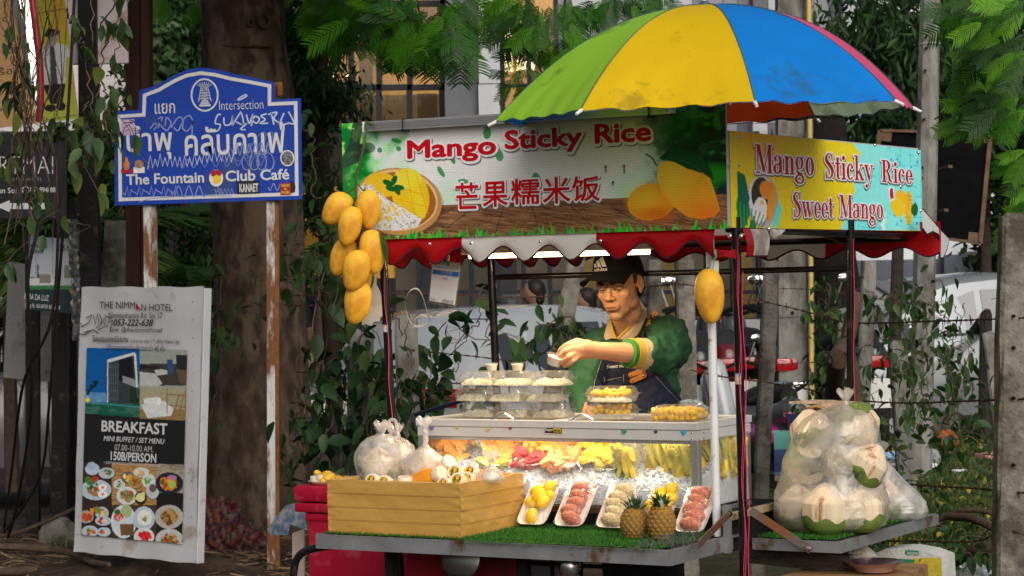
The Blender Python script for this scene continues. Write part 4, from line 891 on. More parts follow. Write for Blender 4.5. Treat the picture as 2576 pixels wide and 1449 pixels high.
cv.put(top1&(Vv>1010+sk(U)*.6),lin(22,82,66));cv.put(top1&(Vv>1010+sk(U)*.6)&(cv.n(22,9,sy=6)>.55),lin(70,110,100),.6);cv.put(cv.line([(213,1012),(354,1024)],1.6),lin(70,160,170));cv.put(cv.ell(224,1006,6,6),lin(230,190,30))
r1=(U>355)&(Vv<972+sk(U)*.3);cv.put(r1,lin(140,146,140));cv.put(r1&(Vv>915)&(Vv<970),lin(60,55,52));cv.put(cv.poly([(355,935),(395,940),(412,965),(400,972),(355,970)]),lin(170,172,168));cv.put(cv.poly([(390,925),(425,932),(430,940),(398,945)]),lin(175,176,172))
cv.put(cv.poly([(355,918),(405,922),(405,930),(355,927)]),lin(35,32,32));cv.put(cv.poly([(424,905),(438,905),(440,940),(424,940)]),lin(40,75,110));cv.put(cv.poly([(446,892),(475,894),(475,945),(450,945)]),lin(38,38,42));cv.put(cv.poly([(446,928),(475,932),(475,968),(455,962)]),lin(88,74,56))
r2=(U>355)&(Vv>=972+sk(U)*.3)&(Vv<1046+sk(U)*.6);cv.put(r2,lin(150,144,118));cv.put(r2&(Vv>1030),lin(130,108,68));cv.put(cv.poly([(358,1018),(415,1008),(440,1028),(435,1046),(375,1052)]),lin(196,198,200));cv.put(cv.poly([(365,1003),(400,998),(402,1012),(366,1016)]),lin(205,206,208));cv.put(cv.ell(404,1010,5,10),lin(215,215,215))
for seg in([(424,978),(424,1040)],[(470,985),(470,1030)],[(424,992),(470,996)],[(424,1018),(470,1024)],[(455,990),(440,1044)],[(466,990),(455,1044)]):cv.put(cv.line(seg,2.2),lin(128,78,34))
fz=Vv>1163+sk(U)*.3
cv.put(fz&(U<285),lin(52,38,34));cv.put(fz&(U>=285)&(U<397)&(Vv<1270),lin(164,124,72));cv.put(fz&(U>=285)&(U<397)&(Vv>=1270),lin(70,50,42));cv.put(fz&(U>=397)&(Vv<1240),lin(150,140,124));cv.put(fz&(U>=397)&(Vv>=1240),lin(30,28,28))
cv.put(fz&(cv.n(20,40,sy=4)>.6),lin(40,30,24),.35)
def food(cu,cv_,ru,rv,plate,cols,n=26,sd=0,rim=.8,k=.24):
 cv.put(cv.ell(cu+1,cv_+2,ru*1.04,rv*1.04),lin(18,14,14),.7);cv.put(cv.ell(cu,cv_,ru,rv),plate);cv.put(cv.ell(cu,cv_,ru*rim,rv*rim),tuple(c*.86 for c in plate),.6)
 rg=random.Random(sd)
 for _ in range(n):
  a=rg.uniform(0,6.28);q=rg.random()**.6*.55;c=rg.choice(cols);f=rg.uniform(.75,1.2)
  cv.put(cv.ell(cu+ru*q*math.cos(a),cv_+rv*q*math.sin(a),ru*k*rg.uniform(.5,1.1),rv*k*rg.uniform(.5,1.1),rg.uniform(0,3)),tuple(x*f for x in lin(*c)))
PL_=lin(168,184,198);PW=lin(196,200,202)
food(245,1232,39,26,PL_,[(60,110,40),(190,50,30),(50,90,40)],14,1,k=.16)
food(238,1232,1,1,PL_,[(60,110,40)],0,1)
for q in((232,1212,12,9,(50,98,34)),(243,1205,9,8,(168,52,34)),(225,1206,8,8,(70,120,50))):cv.put(cv.ell(*q[:4]),lin(*q[4]),.9)
for k in range(3):cv.put(cv.line([(227+7*k,1236+2*k),(242+7*k,1245+1*k)],7),lin(150+8*k,108,62))
cv.put(cv.ell(262,1226,11,9),lin(214,218,222));cv.put(cv.ell(262,1243,12,9),lin(214,218,222));cv.put(cv.ell(262,1226,4,4),lin(224,126,30));cv.put(cv.ell(262,1243,4,4),lin(224,126,30))
cv.put(cv.ell(236,1180,18,15),PL_);cv.put(cv.ell(234,1172,12,10),lin(150,166,190));food(272,1190,20,14,PL_,[(170,50,40),(70,110,60),(210,160,140)],14,2)
food(304,1218,15,13,PW,[(180,196,130),(90,120,60)],12,3);food(325,1200,17,14,lin(90,94,98),[(214,200,150),(226,150,40)],10,4,rim=.9,k=.4);food(359,1188,20,12,PW,[(206,168,110),(220,190,140)],12,5,k=.35);food(344,1212,18,16,lin(170,130,80),[(120,170,60),(90,140,50),(180,60,40)],26,6,k=.3);food(378,1210,17,18,PW,[(100,150,60),(190,200,190)],12,7)
food(323,1247,26,23,PW,[(150,132,84),(110,104,60),(150,132,84),(90,140,60),(190,60,40)],40,8,k=.25);food(357,1252,15,16,lin(24,24,26),[(214,204,140)],14,9,k=.5);cv.put(cv.ell(357,1251,11,11),lin(206,200,140));food(388,1235,16,20,PL_,[(196,200,200)],2,10,k=.5);cv.put(cv.ell(388,1228,9,10),lin(92,78,66))
food(429,1215,34,27,lin(30,38,54),[(206,128,44),(186,106,34),(60,110,40),(212,150,66),(150,60,44)],46,11,rim=.9,k=.24);cv.put(cv.ell(437,1218,9,10),lin(150,180,70));cv.put(cv.ell(436,1201,12,6),lin(160,112,150))
food(220,1300,19,16,lin(140,146,150),[(214,150,70),(190,70,40)],14,12,k=.4);food(260,1290,17,15,PL_,[(206,184,130),(120,150,60)],10,13,k=.35);food(247,1282,10,8,lin(150,110,60),[(90,140,50)],10,14,k=.4);cv.put(cv.poly([(230,1278),(240,1278),(239,1294),(231,1294)]),lin(214,120,40));food(263,1310,20,12,PL_,[(210,190,150),(170,40,50)],8,15,k=.35);food(230,1337,21,15,PL_,[(200,170,60),(90,130,50),(190,80,40)],16,16);food(265,1338,17,12,PL_,[(214,196,150),(190,60,50)],8,17)
food(315,1312,32,42,lin(190,202,210),[(1,1,1)],0,18);cv.put(cv.ell(322,1285,13,17),lin(150,168,118));food(303,1302,1,1,PW,[(1,1,1)],0);cv.put(cv.ell(302,1300,12,11)*(cv.n(3,4)>.4),lin(196,52,28));cv.put(cv.ell(299,1288,8,7),lin(50,96,40))
for k in range(3):cv.put(cv.poly([(305+12*k,1318),(318+11*k,1318),(322+9*k,1345),(308+11*k,1348)]),lin(112-8*k,74,48))
food(366,1304,27,30,PL_,[(1,1,1)],0,19);cv.put(cv.ell(367,1302,19,20),lin(206,212,204));cv.put(cv.ell(367,1304,8,9)*(cv.n(3,8)>.45),lin(130,120,60));food(366,1350,26,22,PW,[(206,40,44),(190,30,40)],12,20,k=.32)
food(429,1300,36,30,lin(168,164,158),[(130,96,52),(160,122,70),(92,66,36),(180,146,90)],70,21,k=.18);food(430,1360,36,30,lin(176,178,180),[(170,106,50),(110,66,34),(198,150,90),(80,110,50),(150,40,30)],80,22,k=.15)
cv.c*=(.85+.3*cv.n(5,77))[...,None]
cv.c=np.clip(cv.c*1.25,0,.9);cv.build('photo_print',PRINT,H.e,y=-.010)
def ht(t,x0,y0,x1,y1,m,fat=0.,sh=0.):uc,vc=(x0+x1)/2,(y0+y1)/2;H.text(t,0,0,0,0,m,y=-.0125,fat=fat,shear=sh,x0z0=(H.xz(x0,vc)[0],H.xz(uc,y0)[1],H.xz(x1,vc)[0],H.xz(uc,y1)[1]))
ht('THE NIMM',255,776,344,759,INK_K);ht('N HOTEL',360,782,438,765,INK_K);ht('Nimmanhemin Rd. Soi 17',278,801,413,786,INK_K);ht('053-222-638',290,820,390,803,INK_K,.02,.25)
ht('Line: @thenimmanhotel',281,838,411,823,INK_K);ht('โรงแรมเดอะนิมมาน',237,860,327,844,INK_K,.015);ht('ถ.นิมมาน ซอย 17 (เยื้อง Warm Up)',333,866,456,852,INK_K);ht('มีที่จอดรถภายในบริเวณกว่า 40 คัน',271,883,420,866,INK_K)
b=MB();b.add([(*H.xz(346,778),0),(*H.xz(359,780),0),(*H.xz(346,761),0)],[(0,1,2)]);b.v=[(x,-.0125,z)for x,z,_ in b.v];b.build('red_mark',mat('red_mark',(.45,.01,.02),.5),H.e)
ht('BREAKFAST',260,1090,426,1061,INK_W,.025);ht('MINI BUFFET / SET MENU',265,1113,419,1100,INK_W,.01,.25);ht('07.00-10.00 AM.',293,1135,390,1120,INK_W,-.01);ht('150B/PERSON',283,1161,398,1138,INK_W,.025);ht('• รายการอาหารอาจจะเปลี่ยนแปลงตามความเหมาะสม',266,1171,410,1161,INK_W)
g=MB()
for ln in(((222,800),(236,792),(228,812),(210,822),(208,812)),((215,836),(240,830),(252,838)),((240,792),(244,816),(250,790),(254,812)),((255,790),(262,808),(258,822),(270,794),(268,818)),((246,826),(262,806),(252,830),(276,818)),((272,796),(284,800),(276,812),(288,806),(282,836)),((205,840),(216,842),(232,834))):
 q=stroke2(H,[H.xz(u,v)for u,v in ln],.0048,-.0135);g.add(q.v,q.f)
g.build('graffiti',INK_K,H.e,recalc=False)
b=MB()
for i in range(14):
 for uu in(199,485):
  x,z=H.xz(uu-i*.3,760+45*i);b.box((x,-.004,z),(x+.006,-.001,z+.0025))
b.build('staple',mat('staple',(.08,.07,.07),.5,.5),H.e)
def steelpost(u0,v0,u1,v1,d,w,m,label,name='steel_post',cat_='post',dep=None,group='black steel sign poles'):
 p=P(u0,v0,d);q=P(u1,v1,d);t=(p.z+.1)/(p.z-q.z);q=p+(q-p)*t;th=thing(name,label,cat_,q,group=group);w=w*d/FU
 b=MB();b.bar(p,q,w,dep or w,up=(0,1,0));b.build('shaft',m,th,world=True);return th
steelpost(222,-60,232,1300,12.9,46,BLK_STEEL,'widest black steel pole with flaking paint behind the hanging creeper')
steelpost(152,560,152,1300,13.6,38,BLK_STEEL,'black steel pole standing against the left edge of the hotel sign')
steelpost(82,552,84,1330,14.0,32,BLK_STEEL,'slim black steel pole below the terra leaflet')
steelpost(182,505,184,1200,13.9,22,BLK_STEEL,'thin dark steel pole just inside the leaflet edge')
wp=steelpost(350,-60,352,1000,13.2,60,mat('brown_wood',(.045,.018,.013),.8,var=.4,scale=10,bump=.4,stretch=(1,1,.1),dirt=(.015,.008,.007)),'broad dark brown wooden pillar left of the tree',name='wooden_pillar',cat_='pillar',group=None)
b=MB();b.bar(P(352,-60,13.06),P(354,1000,13.06),.006,.02,up=(0,1,0));b.build('groove',mat('groove_black',(.006,.004,.004),.9),wp,world=True)
cb=thing('concrete_footing','small concrete footing block at the base of the black pole','footing',ground(150,1370));b=MB();p=ground(150,1368);b.ball(p+Vector((0,0,.04)),(.12,.1,.12),12,jit=.12);b.build('block',CONC,cb,world=True)
Y_=Board(P(-60,328,12.3),P(198,298,12.3)-P(-60,328,12.3),Vector((0,0,1)),'bellboy_sign','cream and yellow rounded sign with a printed waiter figure and lettering','advertising sign')
w_,h_=Y_.xz(198,298)[0],Y_.xz(190,8)[1];cv=Canvas(Y_,0,0,w_,h_+.06,.0035,lin(190,150,104));U,Vv=cv.U,cv.V
cv.put(np.clip((U-96-(Vv-200)*.05)/10,0,1),(1,1,1));g_=np.clip((Vv-20)/270,0,1)[...,None];rr=np.clip((U-100)/100,0,1)[...,None]
ylw=(np.array(lin(150,150,40))*(1-rr)+np.array(lin(184,120,14))*rr)*(1-g_)+np.array(lin(156,164,60))*g_;mk=np.clip((U-96-(Vv-200)*.05)/8,0,1)[...,None];cv.c=cv.c*(1-mk)+ylw*mk
cv.put(cv.ell(178,118,26,40),lin(150,160,30),.8);cv.put(cv.poly([(118,108),(138,106),(168,115),(180,130),(192,124),(186,142),(168,146),(164,190),(166,210),(110,214),(104,190),(106,130)]),lin(178,178,180));cv.put(cv.poly([(126,118),(138,118),(146,212),(128,212)]),lin(60,62,62));cv.put(cv.poly([(108,214),(166,210),(158,262),(128,262)]),lin(26,24,24));cv.put(cv.ell(133,98,12,20),lin(136,134,130));cv.put(cv.poly([(110,92),(122,70),(152,78),(150,86),(130,94)]),lin(28,24,24));cv.put(cv.ell(128,272,15,9),lin(24,24,28));cv.put(cv.ell(154,268,12,11),lin(24,24,28))
cv.put(cv.line([(96,306),(192,290)],2),lin(40,44,20));cv.put(cv.line([(104,32),(180,20),(190,28),(194,150)],2.2),lin(40,40,16));cv.put(cv.line([(-60,56),(25,42),(40,28),(60,20)],2.2),lin(130,100,30));cv.put((cv.n(4,3)>.72),lin(80,70,40),.5)
cv.build('print',PRINT_M,Y_.e,y=-.008);b=MB();b.box((0,-.004,0),(w_,.02,h_+.06),.012);b.build('panel',mat('cream_panel',(.45,.38,.28),.5),Y_.e)
Y_.text('Rota',8,138,50,108,INK_K,y=-.010,fat=-.01,shear=.3);Y_.text('ร้อ',0,190,30,166,INK_K,y=-.010);Y_.text('9-811 7',-4,282,84,262,INK_K,y=-.010,fat=-.015)
Y2=Board(P(40,130,12.9),Vector((1,0,0)),Vector((0,0,1)),'blank_sign','pale pinkish blank sign panel with rust stain behind the creeper','sign panel')
a0,c0=Y2.xz(-60,168);a1,c1=Y2.xz(318,-60);b=MB();b.box((a0,0,c0),(a1,.03,c1),.01);b.build('panel',mat('pink_panel',(.60,.52,.55),.6,var=.08,scale=2,dirt=(.35,.22,.18),dirt_amt=.12),Y2.e);Y2.text('g2',200,98,244,60,INK_GR,y=-.004)
D_=Board(P(-60,553,12.4),P(168,553,12.4)-P(-60,553,12.4),Vector((0,0,1)),'gallery_sign','dark charcoal gallery hotel sign with white lettering and arrow','advertising sign')
w_,h_=D_.xz(168,553)[0],D_.xz(168,358)[1];b=MB();b.box((0,0,0),(w_,.03,h_),.008);b.build('panel',mat('charcoal_panel',(.014,.013,.017),.45,var=.2),D_.e)
D_.text('ARTMAI',-38,437,134,393,INK_W,fat=-.02);D_.text('GALLERY HOTEL',10,455,106,447,INK_GR,fat=0,spacing=1.3);D_.text('Nimman Soi 3',-50,486,56,472,INK_W,fat=.01);D_.text('053 894888',76,484,140,471,INK_W,fat=.01)
a0,c0=D_.xz(25,526);a1,c1=D_.xz(124,511);b=MB();b.add([(a0,-.003,c0),(a1,-.003,c0),(a1,-.003,c1),(a0,-.003,c1),(a0-.001,-.003,c1+.016),(a0-.075,-.003,(c0+c1)/2),(a0-.001,-.003,c0-.016)],[(0,1,2,3),(4,5,6)]);b.build('arrow',INK_W,D_.e)
for r_ in(10,):
 x,z=D_.xz(65,478);stroke2(D_,[(x+.018*math.cos(t*.5236),z+.018*math.sin(t*.5236))for t in range(12)],.004,-.003,True).build('phone_ring',INK_W,D_.e)
G_=Board(P(8,950,14.3),P(204,962,14.3)-P(8,950,14.3),P(22,655,14.3)-P(8,950,14.3),'faded_sign','faded grey back of an old sign panel with mirrored print','sign panel')
b=MB();pts=[G_.xz(u,v)for u,v in((8,950),(22,658),(66,664),(210,690),(204,968))];b.prism(pts,0,.02);b.build('panel',mat('grey_panel',(.22,.215,.22),.7,var=.08,scale=3,dirt=(.12,.115,.12)),G_.e)
G_.text('(YTUO',24,690,60,680,INK_GR,y=-.003);G_.text('Chiengmai',18,815,56,790,INK_GR,y=-.003);G_.text('d.i.bath',98,830,140,812,INK_GR,y=-.003);G_.text('887702',96,893,140,878,INK_GR,y=-.003)
T_=Board(P(62,778,12.8),P(180,788,12.8)-P(62,778,12.8),Vector((0,0,1)),'housing_sign','torn housing advertisement leaflet sign with white houses on dark green','advertising sign')
w_,h_=T_.xz(180,788)[0],T_.xz(60,592)[1];cv=Canvas(T_,0,0,w_,h_,.0032,lin(165,170,180));U,Vv=cv.U,cv.V
cv.put(np.clip((640-Vv)/50,0,1)*(U<140),lin(110,160,180),.8);cv.put(np.ones_like(U)*((U>90)&(U<92)|(U>132)&(U<134)),lin(110,110,120),.7);cv.put((Vv>690)&(cv.n(10,4)>.5)&(Vv<722)&(U<125),lin(60,90,60));cv.put(cv.poly([(70,700),(150,700),(150,718),(70,718)]),lin(190,192,196));cv.put(cv.poly([(100,690),(128,690),(128,712),(100,712)]),lin(120,118,110));cv.put(cv.poly([(162,668),(181,668),(181,700),(162,700)]),lin(110,120,90));cv.put(cv.poly([(94,664),(98,664),(98,696),(94,696)]),lin(60,66,70));cv.put(Vv>718,lin(44,112,58));cv.put(Vv>728,lin(8,42,46));cv.put((U<66)&(Vv>600)&(cv.n(6,5)>.4),lin(150,140,136),.5)
cv.build('print',PRINT,T_.e,y=-.006);b=MB();b.box((0,-.002,0),(w_,.008,h_));b.build('panel',mat('grey_panel',(.3,.3,.3)),T_.e)
T_.text('ERRA DA LUZ',62,752,124,743,INK_W,y=-.009);T_.text('STAR',152,608,174,599,INK_GR,y=-.009);T_.text('13.5 M',145,630,178,618,INK_K,y=-.009,fat=.02);T_.text('สุดหรูใจกลางเมืองเชียงใหม่',60,624,120,614,INK_K,y=-.009,fat=.01);T_.text('ท่ามกลางวิวดอย',60,634,104,625,INK_K,y=-.009,fat=.01);T_.text('Chaing Mai   062-2487459  063-2465928',64,775,152,769,INK_W,y=-.009)
tb=thing('crumpled_board','narrow crumpled board edge hanging between leaflet and hotel sign','board',P(188,700,12.6));b=MB();rg=random.Random(4)
def tbf(s,t):return P(172+s*22+10*t,552+305*t,12.6)+Vector((rg.uniform(-.006,.006),rg.uniform(-.02,.02),0))
b.grid(tbf,5,30);b.build('sheet',mat('foil_grey',(.14,.14,.15),.35,.3,var=.3,scale=12,dirt=(.3,.25,.12),dirt_amt=.2),tb,world=True)
cm=thing('traffic_mirror','edge of a convex traffic mirror with red rim hanging at the upper left','mirror',P(60,60,10.3))
b=MB();c=P(-90,-120,10.3);M_=Euler((math.radians(90),0,math.radians(58))).to_matrix();prof=[(.0,.10),(.2,.092),(.4,.06),(.52,.02),(.56,.0)]
rim=cat([P(u,v,10.2)for u,v in((98,-60),(104,20),(118,80),(138,130),(152,180),(158,230),(160,290),(154,320))],5)
rim=cat([P(u,v,10.2)for u,v in((68,-120),(76,-40),(84,20),(91,80),(99,150),(102,220),(101,270),(97,305))],5)
b.tube(rim,.016,10);b.build('rim',mat('red_rim',(.30,.012,.018),.4,var=.15,coat=.3),cm,smooth=True,world=True)
b=MB();L_=[P(u,v,10.3)for u,v in((10,-120),(22,-40),(34,30),(46,90),(60,150),(74,220),(84,270),(92,308))];L_=cat(L_,5);vs=[]
for p,q in zip(L_,rim):vs+=[tuple(p+Vector((0,.0,0))),tuple(p.lerp(q,.5)+Vector((0,-.06,0))),tuple(q)]
n=len(L_);b.add(vs,[(3*i,3*i+3,3*i+4,3*i+1)for i in range(n-1)]+[(3*i+1,3*i+4,3*i+5,3*i+2)for i in range(n-1)]);b.build('glass',mat('mirror_glass',(.62,.62,.6),.08,1.0,var=.05),cm,smooth=True,world=True)
# blanket, cooler scrap
bl=thing('blanket','crumpled maroon patterned woven blanket on the soil behind the hotel sign','blanket',ground(560,1400,0))
cxb=ground(552,1395,0);me=blob([('e',cxb+Vector((0,0,.10)),(.16,.14,.17)),('e',cxb+Vector((-.1,0,.06)),(.12,.13,.18)),('e',cxb+Vector((.13,.05,.06)),(.13,.12,.10)),('e',cxb+Vector((-.02,.05,.22)),(.14,.1,.09)),('e',cxb+Vector((.24,.08,.02)),(.10,.08,.05))],.014,3)
co=getco(me);no=getno(me);q=co-np.array(cxb);f=np.abs(np.sin(q[:,0]*38+4*np.sin(q[:,2]*14)+3*fbm(q[:,0]*5,q[:,2]*5,4)));co+=no*((f-.5)*.03)[:,None];setco(me,co)
s_=q[:,2]*60+8*np.sin(q[:,0]*20);pat=np.sin(s_)+.4*np.sign(np.sin(q[:,0]*210))*(np.sin(s_*.5)>0);pal=np.array([lin(70,26,30),lin(112,58,52),lin(54,50,66),lin(120,92,78)]);idx=((pat+1.4)/2.8*4).clip(0,3).astype(int);cl=np.ones((len(co),4));cl[:,:3]=pal[idx]
at=me.color_attributes.new('Col','FLOAT_COLOR','POINT');at.data.foreach_set('color',cl.astype(np.float32).ravel());me.materials.append(mat('woven',(1,1,1),.95,var=.15,scale=60,bump=.5,bscale=200,cattr=True));smoothall(me);me.transform(Matrix.Translation(-bl.location));link('cloth',me,bl)
sc_=thing('metal_scrap','bent blue grey painted metal scrap left of the cooler','scrap',ground(735,1400));b=MB();b.prism([(-.09,0),(-.11,.03),(-.02,.14),(.07,.16),(.08,.02),(.0,.05),(-.01,-.0)],0,.01);o=b.build('sheet',mat('blue_scrap',(.05,.09,.15),.6,var=.2,dirt=(.2,.2,.2),dirt_amt=.5,dirt_scale=20),sc_);sc_.location=P(730,1335,11);sc_.location.z=P(730,1335,11).z-.02
# cars
CARW=mat('car_white',(.36,.38,.41),.22,var=.02,coat=.8);CARS=mat('car_silver',(.27,.29,.31),.25,.3,var=.02,coat=.8);CARG=mat('car_grey',(.17,.175,.19),.3,.2,var=.03,coat=.7)
CGL=mat('car_glass',(.012,.014,.016),.04,var=0,spec=.9,coat=1.0);TYRE=mat('tyre',(.012,.012,.013),.85);RIM=mat('rim',(.35,.36,.38),.3,.8);TAIL=mat('tail_light',(.35,.008,.012),.15,coat=1);BUMP=mat('bumper_black',(.02,.02,.022),.6)
def car(name,label,loc,yaw,body,L=4.1,Wd=1.7,Ht=1.48,hatch=True,scale=1.0,suv=False):
 th=thing(name,label,'car',loc,rz=yaw)
 st=np.linspace(-L/2,L/2,33)
 sill=.24;gh=.52*Ht
 def beltz(x):return Ht*(.60+.03*math.cos(x/L*3))-(max(0,x-L*.18)**2)*.10
 def top(x):
  t=x/L
  if t<-.5+.02:return beltz(x)-.02
  a=np.interp(t,[-.5,-.47,-.40,-.25,-.05,.08,.22,.32,.5],[Ht*.60,Ht*.70,Ht*.93,Ht*.99,Ht,Ht*.97,Ht*.74,Ht*.64,Ht*.52]);return float(a)
 def halfw(x):t=abs(x)/(L/2);return Wd/2*(1-.10*t**4-.05*t**10)
 b=MB();nr=15;rows=[]
 for x in st:
  hw_=halfw(x);tz=top(x);bz=min(beltz(x),tz-.01);e=abs(x)/(L/2);lo=sill+.1*e**6
  rows.append([(x,s*w,z)for s,w,z in([(-1,hw_*.86,lo),(-1,hw_*.985,lo+.10),(-1,hw_,lo+.28),(-1,hw_*.985,bz-.05),(-1,hw_*.95,bz),(-1,hw_*(.95-.17*min(1,(tz-bz)/.4)),tz-.06),(-1,hw_*(.88-.2*min(1,(tz-bz)/.4)),tz-.005),(0,0,tz+.012),(1,hw_*(.88-.2*min(1,(tz-bz)/.4)),tz-.005),(1,hw_*(.95-.17*min(1,(tz-bz)/.4)),tz-.06),(1,hw_*.95,bz),(1,hw_*.985,bz-.05),(1,hw_,lo+.28),(1,hw_*.985,lo+.10),(1,hw_*.86,lo)])])
 vs=[p for r in rows for p in r];fs=[(i*nr+k,(i+1)*nr+k,(i+1)*nr+k+1,i*nr+k+1)for i in range(len(st)-1)for k in range(nr-1)]
 fs+=[tuple(range(nr)),tuple((len(st)-1)*nr+k for k in range(nr))[::-1]]
 wx=(-L*.31,L*.31);wr=.36;keep=[]
 for f in fs:
  c=sum((Vector(vs[i])for i in f),Vector())/len(f)
  if len(f)==4 and abs(c.y)>Wd*.4 and any(math.hypot(c.x-x,c.z-.31)<wr for x in wx):continue
  keep.append(f)
 b.add(vs,keep);b.build('body',body,th,smooth=32)
 for s in(-1,1):
  for(x0,x1)in((-L*.38,-L*.205),(-L*.19,L*.0),(L*.015,L*.19)):
   pts=[]
   for x,f in((x0,.08),(x1,.08),(x1,.86),(x0,.86)):
    tz=top(x);bz=min(beltz(x),tz-.01);hw_=halfw(x);ft=.17*min(1,(tz-bz)/.4);z=bz+(tz-.06-bz)*f;w_=hw_*(.95-ft*f)+.006;pts.append((x,s*w_,z))
   if top(x1)-beltz(x1)<.2:pts[2]=(x1-.16,pts[2][1],pts[2][2])
   q=MB();q.add(pts,[(0,1,2,3)]);q.build('window',CGL,th)
  q=MB();pts=[]
  for x in wx:
   q.lathe([(.0,0),(.17,.0),(.20,.02),(.30,.03),(.315,.06),(.315,.17),(.3,.19),(.0,.19)],26,R=Matrix.Rotation(-s*math.pi/2,3,'X'),O=(x,s*(Wd/2-.17+.155),.315));wq=q.build('wheel',TYRE,th,smooth=40);q=MB()
   q.lathe([(.0,.01),(.19,.012),(.2,.03)],20,R=Matrix.Rotation(-s*math.pi/2,3,'X'),O=(x,s*(Wd/2-.025),.315))
   for k in range(5):
    a=k*1.2566;q.bar((x,s*(Wd/2-.01),.315),(x+.18*math.cos(a),s*(Wd/2-.01),.315+.18*math.sin(a)),.05,.02,up=(0,1,0))
   q.build('rim',RIM,wq);q=MB()
   q.lathe([(wr-.01,0),(wr+.015,0),(wr+.015,.02)],26,R=Matrix.Rotation(-s*math.pi/2,3,'X'),O=(x,s*(Wd/2-.09),.31));q.build('wheel_arch',BUMP,th);q=MB()
  q.box((L*.13,s*(Wd/2-.02),beltz(0)+.02),(L*.20,s*(Wd/2+.18),beltz(0)+.16),.03);q.build('mirror',body,th,smooth=40)
  for x in(-L*.2,L*.005):q=MB();q.box((x-.004,s*(Wd/2-.004)-.004,.36),(x+.004,s*(Wd/2-.004)+.006,beltz(x)),0);q.build('door_gap',BUMP,th)
  q=MB()
  for x in(-L*.12,L*.09):q.box((x,s*(Wd/2-.0)-.015,beltz(x)-.14),(x+.18,s*(Wd/2)+.02,beltz(x)-.105),.008)
  q.build('handle',body,th)
  q=MB();q.box((-L/2-.012,s*Wd*.28-.16,Ht*.50),(-L/2+.12,s*Wd*.28+.17,Ht*.595),.02);q.build('tail_light',TAIL,th,smooth=40)
  q=MB();q.box((L/2-.16,s*Wd*.34-.14,Ht*.42),(L/2-.0,s*Wd*.34+.16,Ht*.50),.03);q.build('headlight',mat('headlight',(.6,.62,.65),.1,coat=1),th,smooth=40)
 x0,x1=-L*.492,-L*.36;q=MB();w0,w1=Wd*.42,Wd*.34;z0,z1=top(x0)+.0,top(x1)
 q.add([(x0-.03,-w0,z0-.02),(x0-.03,w0,z0-.02),(x1-.03,w1,z1),(x1-.03,-w1,z1)],[(0,1,2,3)]);q.build('rear_window',CGL,th)
 x0,x1=L*.225,L*.09;q=MB();q.add([(x0+.03,-Wd*.40,top(x0)+.03),(x0+.03,Wd*.40,top(x0)+.03),(x1+.03,Wd*.32,top(x1)+.02),(x1+.03,-Wd*.32,top(x1)+.02)],[(0,1,2,3)]);q.build('windscreen',CGL,th)
 q=MB();q.box((-L/2-.02,-Wd*.42,.22),(-L/2+.1,Wd*.42,.42),.02);q.box((L/2-.12,-Wd*.4,.18),(L/2-.0,Wd*.4,.36),.02);q.build('bumper',BUMP,th)
 q=MB();q.box((-L/2-.016,-.24,Ht*.40),(-L/2+.03,.24,Ht*.475),.004);q.build('number_plate',mat('plate',(.6,.6,.58),.5),th)
 th.scale=(scale,)*3;return th
c1=car('hatchback','white hatchback parked behind the counter with red tail lights toward us',P(1330,1000,17.0)*Vector((1,1,0))if False else(.12,19.6,-.24),math.radians(57),CARW,L=4.0,Wd=1.72,Ht=1.50)
o=MB();o.box((-2.02,-.74,.86),(-1.9,.74,.90),.01);o.build('light_bar',TAIL,c1)
car('silver_suv','silver sport utility car parked behind the leafy vine at right',(4.2,22.6,-.22),math.radians(197),CARS,L=4.6,Wd=1.8,Ht=1.66)
car('grey_car','grey car seen side on behind the signs at far left',(-3.6,18.4,-.2),math.radians(4),CARG,L=4.6,Wd=1.8,Ht=1.62)
